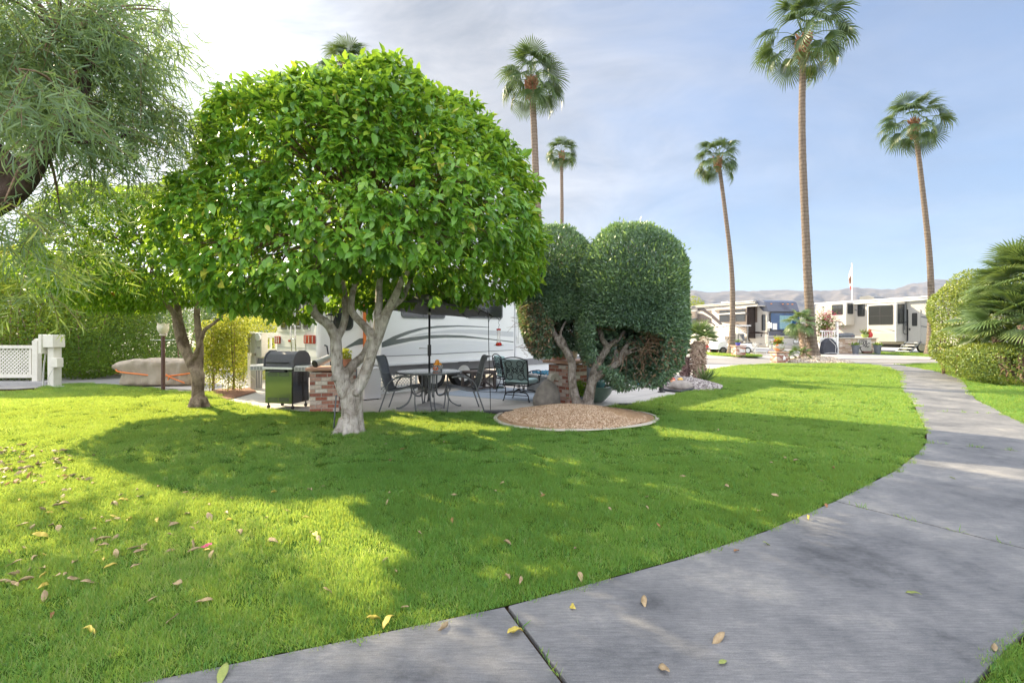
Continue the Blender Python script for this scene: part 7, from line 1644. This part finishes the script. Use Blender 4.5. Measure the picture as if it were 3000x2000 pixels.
blossoms('blossom', [(rng.normal(.05,.33), rng.normal(-.2,.2), rng.choice([rng.normal(2.35,.18), rng.normal(1.35,.22)])) for _ in range(330)], M['magenta'], .06, bg_); mb = MB(); limb(mb, [(0,0,0), (.05,0,.7), (-.05,0,1.4), (.1,0,2.1)], [.04,.035,.03,.01], 7); mb.build('stem', M['twig'], bg_, smooth=True)
# flagpole
fg = thing('flagpole', 'white flagpole with a limp flag rising behind the cream trailer', 'flagpole', (gx(2496,46), 46, .15)); hp = CH+(HY-774)/F*46-.15
MB().tube([(0,0,0), (0,0,hp)], .045, 10).build('pole', M['palegrey'], fg, smooth='auto'); MB().ball((0,0,hp+.05), .07, 10).build('finial', M['limestone'], fg, smooth=True)
ft0 = CH+(HY-780)/F*46-.15; fb0 = CH+(HY-846)/F*46-.15
vs = []; fs = []; nz, nx = 26, 12
for j in range(nz):
    v = j/(nz-1); z = ft0+(fb0-ft0)*v; wd = .10+.75*math.sin(math.pi*min(v*.62+.02, 1))**1.0*(.8 if v < .3 else 1)
    for i in range(nx):
        u_ = i/(nx-1); vs.append((-.06-u_*wd*.55+.42*wd*(v > .2)*u_*v, .11*math.sin(u_*9+v*3)*u_, z-.35*u_*(1-v)-.10*u_))
for j in range(nz-1):
    for i in range(nx-1): fs.append((j*nx+i, j*nx+i+1, (j+1)*nx+i+1, (j+1)*nx+i))
for nm, mt, r0, r1 in (('flag', M['flagwhite'], 0, 10), ('flag_emblem', M['flagbrown'], 10, 18), ('flag', M['flagwhite'], 18, 21), ('flag_stripe', M['red'], 21, 25)):
    mb = MB(); mb.add(vs, fs[r0*(nx-1):r1*(nx-1)]); o = mb.build(nm, mt, fg, smooth=True, recalc=False)
# number pillar, flower pillar and their pots
q = pillar('squat brick pillar with a number plate beside the golf cart', gx(2163,27.9), 27.9, .15, .56, .52, R(4), .66, .05)
MB().box(.06,-.297,.30,.30,.02,.17).build('number_plate', M['flagwhite'], q, bevel=.004); text3('number', '112', .15, q, (.06,-.3075,.30), (R(90),0,0), M['ink'])
q = pot('flower_pot', 'cobalt blue pot on the squat number pillar', 2162, 27.8, .75, [(0,0), (.09,0), (.14,.13), (.15,.13), (.15,.16), (.12,.16), (0,.12)], pm('cobalt_glaze', (.07,.09,.42), None, 5, .15)); tuftplant(q, 24, .14, .22, .035, M['hedge_dull'], 1.4, .03)
fpx, fpy = gx(2282,24.2), 24.2
q = pillar('low brick pillar with a red cap holding the flower bowl, by the pebble mound', fpx, fpy, .02, .56, .44, R(3), .68, .06)
mb = MB(); mb.lathe([(0,0), (.06,.02), (.06,.16), (.03,.18), (0,.24)], 10, (.06,-.33,.12)); mb.build('ornament', M['flagwhite'], q, smooth='auto')
m, nt, out = newmat('mosaic_glass'); vo = N(nt, 'ShaderNodeTexVoronoi', Scale=9.0); tcn = N(nt, 'ShaderNodeTexCoord'); nt.links.new(tcn.outputs['Object'], vo.inputs['Vector']); b_ = N(nt, 'ShaderNodeBsdfPrincipled', Roughness=.1); hs = N(nt, 'ShaderNodeSeparateColor'); nt.links.new(vo.outputs['Color'], hs.inputs[0])
rr_ = ramp(nt, [(0,(.35,.33,.28)), (.45,(.42,.40,.33)), (.6,(.62,.22,.05)), (.75,(.22,.24,.20)), (1,(.5,.47,.36))]); nt.links.new(hs.outputs[0], rr_.inputs[0]); nt.links.new(rr_.outputs[0], b_.inputs['Base Color']); nt.links.new(b_.outputs[0], out.inputs[0])
q = pot('flower_bowl', 'round mosaic glass bowl of red flowers on the low brick pillar', 2282, 24.2, .55, [(0,0), (.13,.01), (.23,.10), (.27,.22), (.24,.34), (.20,.38), (.17,.37), (0,.3)], m); tuftplant(q, 60, .34, .42, .035, M['yellowleaf'], 1.6, .06); n = 300
leaves('foliage', np.stack([rng.normal(-.05,.14,n), rng.normal(0,.12,n), rng.uniform(.34,.52,n)], 1), rdirs(n), rdirs(n), np.full(n,.08), np.full(n,.04), rng.uniform(0,.6,n), LEAF_SMALL, M['hedge'], q)
blossoms('red_blossom', [(rng.normal(-.13,.11), rng.normal(-.06,.10), rng.uniform(.42,.60)) for _ in range(50)], M['redpetal'], .035, q)
# small things on the far pad
q = thing('garden_bench', 'little red garden bench beside the golf cart', 'bench', (gx(2078,31.6), 31.6, .15)); MB().box(0,0,.44,.95,.32,.09).build('seat', M['red'], q, bevel=.01)
for x_ in (-.44,-.22,0,.22,.44): MB().box(x_,-.13,.2,.03,.03,.40).build('leg', M['red'], q)
q = thing('wicker_chair', 'round woven wicker chair behind the short fan palm', 'chair', (gx(2060,32.6), 32.6, .15)); mb = MB()
for k_ in range(9):
    a = math.pi*k_/9; mb.tube([(.38*math.cos(b)*math.cos(a), .38*math.cos(b)*math.sin(a), .62+.42*math.sin(b)) for b in np.linspace(0, 6.283, 25)], .016, 5, False)
for k_ in range(7): zz = -.8+.27*k_; mb.tube([(.38*math.sqrt(1-zz*zz)*math.cos(b), .38*math.sqrt(1-zz*zz)*math.sin(b), .62+.42*zz) for b in np.linspace(0, 6.283, 25)], .016, 5, False)
mb.build('weave', M['rope'], q, smooth=True); MB().lathe([(0,-.2), (.3,-.16), (.33,0), (0,.02)], 18, (0,0,.55)).build('cushion', M['flagbrown'], q, smooth=True); MB().lathe([(.25,0), (.2,.22)], 16).build('base', M['rope'], q)
q = thing('plant_stand', 'white wire plant stand in front of the brown motorhome', 'plant stand', (gx(2212,29.6), 29.6, .15)); mb = MB()
for k_ in range(10): a = k_*.628; mb.tube([(0,0,.55), (.17*math.cos(a), .05, .55+.17*math.sin(a))], .012, 5); mb.ball((.17*math.cos(a), .05, .55+.17*math.sin(a)), .028, 6)
for s in (-1, 1): mb.tube([(s*.16,0,.0), (-s*.05,0,.42)], .014, 5); mb.tube([(0,s*.16,0), (0,0,.45)], .014, 5)
mb.build('frame', M['flagwhite'], q)
q = thing('low_table', 'low white garden table in front of the motorhome steps', 'table', (gx(2226,29.2), 29.2, .15)); MB().box(0,0,.21,.80,.34,.05).build('top', M['flagwhite'], q, bevel=.01)
for x_ in (-.34,.34):
    for y_ in (-.12,.12): MB().tube([(x_*.9,y_,.19), (x_,y_,0)], .02, 6).build('leg', M['flagwhite'], q)
for i, (px, py, s_) in enumerate(((2098,1032,.16), (2116,1034,.13), (2133,1035,.17), (2085,1030,.12))):
    x, y = G(px, py+1, .15); boulder(('pale rock on the far verge, under the golf cart front wheel', 'small pale rock on the far verge beneath the golf cart', 'pale rock at the foot of the slim leaning palm', 'smallest pale rock on the far verge by the red bench')[i], (x, y, .15+s_*.4), (s_*1.3, s_, s_*.8), 20+i, M['limestone'])

# ===== fallen leaves =================================================================================================
M['dryleaf'] = pm('dry_tan_leaf', (.40,.30,.17), (.28,.19,.10), 9, .7); M['yellowdry'] = pm('yellow_leaf', (.62,.50,.10), (.50,.38,.07), 9, .6); M['browndry'] = pm('brown_leaf', (.34,.17,.07), (.22,.10,.04), 9, .7); M['greendry'] = pm('faded_green_leaf', (.28,.32,.08), (.20,.24,.06), 9, .6)
def dryleaf(seed, mat):
    rs = np.random.default_rng(seed); L_ = 1.0; rows, vs, fs = 9, [], []; curl, twist, fold = rs.uniform(.3,1.0), rs.uniform(-1.4,1.4), rs.uniform(.15,.6)
    for j in range(rows):
        t = j/(rows-1); w_ = .21*math.sin(math.pi*min(max(t, .02), .985)**.85)**.8; zc = .18*curl*math.cos((t-.4)*3.0)*2*abs(t-.4); an = twist*(t-.5)
        for k_ in (-1, 0, 1): x = k_*w_; vs.append(((t-.5)*L_, x*math.cos(an), zc+x*math.sin(an)+fold*abs(x)*1.2))
    for j in range(rows-1):
        for k_ in range(2): fs.append((j*3+k_, j*3+k_+1, (j+1)*3+k_+1, (j+1)*3+k_))
    o = MB().add(vs, fs).build('fallen_leaf', mat, None, smooth=True, recalc=False); m_ = o.modifiers.new('t', 'SOLIDIFY'); m_.thickness = .012; return o
protos = [dryleaf(i, m_) for i, m_ in enumerate((M['dryleaf'], M['dryleaf'], M['dryleaf'], M['browndry'], M['yellowdry'], M['dryleaf'], M['greendry']))]
KIND = ['dry tan', 'dry tan', 'dry tan', 'brown', 'yellow', 'dry tan', 'faded green']
used = set()
def drop(px, py, ki, s, where, group, z=.042):
    p = protos[ki]; o = p if ki not in used else p.copy()
    if ki in used: COL.objects.link(o)
    used.add(ki); x, y = G(px, py, z); o.location = (x, y, z); s *= (.85 if z == .04 else .72)*rng.uniform(.75, 1.2); o.scale = (s, s*rng.uniform(.55,1.15), s*rng.uniform(.7,1.9))
    o.rotation_euler = (rng.normal(0,.5), rng.normal(0,.35), rng.uniform(0,6.28)); tag(o, where if ' ' in where and where.startswith('=') is False and group is None else KIND[ki]+' leaf '+where, 'leaf', group and KIND[ki]+' '+group)
LW = ('fallen in the leaf drift on the sunny lawn under the feathery tree', 'leaves in the drift under the feathery tree')
for i in range(95):
    py = rng.uniform(1300, 1420); drop(rng.beta(1.1,2.2)*330-8, py, int(rng.choice([0,1,2,3,5])), rng.uniform(.08,.13), *LW)
LW = ('scattered on the near lawn in the shade of the feathery tree', 'leaves scattered on the shaded lawn')
for i in range(85):
    px = rng.beta(1.1,1.7)*960; drop(px, rng.uniform(1420, 1600+.22*max(0, 700-px)), int(rng.choice([0,1,2,5,4,0])), rng.uniform(.07,.13), *LW)
for px, py, ki, s_ in ((262,1705,0,.14), (520,1708,1,.13), (128,1745,5,.11), (150,1803,3,.09), (258,1848,4,.11), (505,1812,0,.13), (960,1730,0,.10), (445,1755,2,.07), (600,1760,5,.11), (125,1718,4,.08), (180,1480,5,.15), (620,1625,2,.12), (40,1685,1,.10), (300,1580,2,.13), (700,1560,2,.11)): drop(px, py, ki, s_, 'lying alone on the dark green near lawn', 'leaves lying alone on the near lawn')
LW = ('lying on the lawn between the big citrus tree and the walk', 'leaves on the lawn by the walk')
for px, py in ((1145,1348), (1140,1442), (1135,1470), (1470,1415), (1585,1445), (1590,1452), (1895,1455), (1895,1487), (1787,1492), (2225,1495), (2333,1348), (1230,1562), (1485,1590), (1685,1607), (1130,1640), (1160,1672), (1485,1690), (1525,1700), (1700,1690), (1325,1525), (1450,1437), (2260,1355), (2105,1260), (2270,1450), (1930,1540), (1300,1295), (1130,1300), (1180,1315), (2000,1395), (2420,1480), (2405,1408), (1185,1778), (2300,1340), (1330,1448), (2130,1424), (2440,1370)): drop(px, py, int(rng.choice([0,1,2,5,3])), rng.uniform(.07,.11), *LW)
def one(px, py, ki, s_, lab, z=.04):
    drop(px, py, ki, s_, 'x', None, z); bpy.context.view_layer.objects; o = [q for q in COL.objects if q.get('label', '').endswith('leaf x')][-1]; o['label'] = lab
one(1510,1852,4,.13,'large yellow leaf beside the nearest joint of the walk'); one(652,1975,6,.12,'round yellow-green leaf on the walk edge at the bottom of the photo'); one(1297,1832,0,.11,'curled tan leaf straddling the lawn edge and the first walk slab')
one(1680,1777,4,.07,'small yellow leaf standing on its edge on the second walk slab'); one(1888,1762,0,.10,'tan leaf on the second walk slab, near the grass'); one(2105,1868,0,.11,'long tan leaf lying in the middle of the second walk slab'); one(2158,1613,3,.07,'brown leaf on the walk close to the grass edge'); one(2245,1592,6,.07,'small green leaf on the walk close to the grass edge')
one(2677,1738,6,.09,'single green leaf rolled up on the bare middle of the walk'); one(2790,1400,6,.08,'small green leaf on the third walk slab'); one(2118,1938,6,.08,'green leaf beside a brown twig low on the walk'); one(2915,1895,0,.11,'tan leaf at the grass corner beside the walk'); one(1095,1815,4,.12,'curved yellow leaf on the lawn just above the walk'); one(1140,1822,4,.09,'yellow leaf lying flat beside the curved yellow leaf'); one(1945,1960,0,.10,'tan and yellow leaf at the very bottom of the second slab'); one(2370,1518,4,.09,'yellow leaf on the lawn edge where the walk bends')
x, y = G(600, 1604, .05); o = blossoms('fallen_petal', [(0,0,.0), (.02,.01,.01)], M['magenta'], .02, None); o.location = (x, y, .055); tag(o, 'single magenta petal fallen on the near lawn', 'petal')
# weeds in the joints of the walk
mb = []; n = 0; PP = []
for (a, b, m_) in ((LE[4], RE[4], 60), (LE[7], RE[7], 60), (LE[10], RE[10], 90), (LE[12], RE[12], 80)):
    for i in range(m_):
        t_ = rng.choice([.12,.3,.36,.55,.7,.83])+rng.normal(0,.02); PP.append((a[0]+(b[0]-a[0])*t_, a[1]+(b[1]-a[1])*t_, .02))
PP = np.array(PP); n = len(PP); o = leaves('weeds', PP+rng.normal(0,.004,(n,3)), nrm(rdirs(n)*.9+np.array([0,0,.9])), rdirs(n), rng.uniform(.02,.075,n), np.full(n,.006), rng.uniform(.2,.9,n), LEAF_SMALL, M['grass']); o['kind'] = 'stuff'; tag(o, 'tiny weeds growing in the joints of the walk', 'weeds')
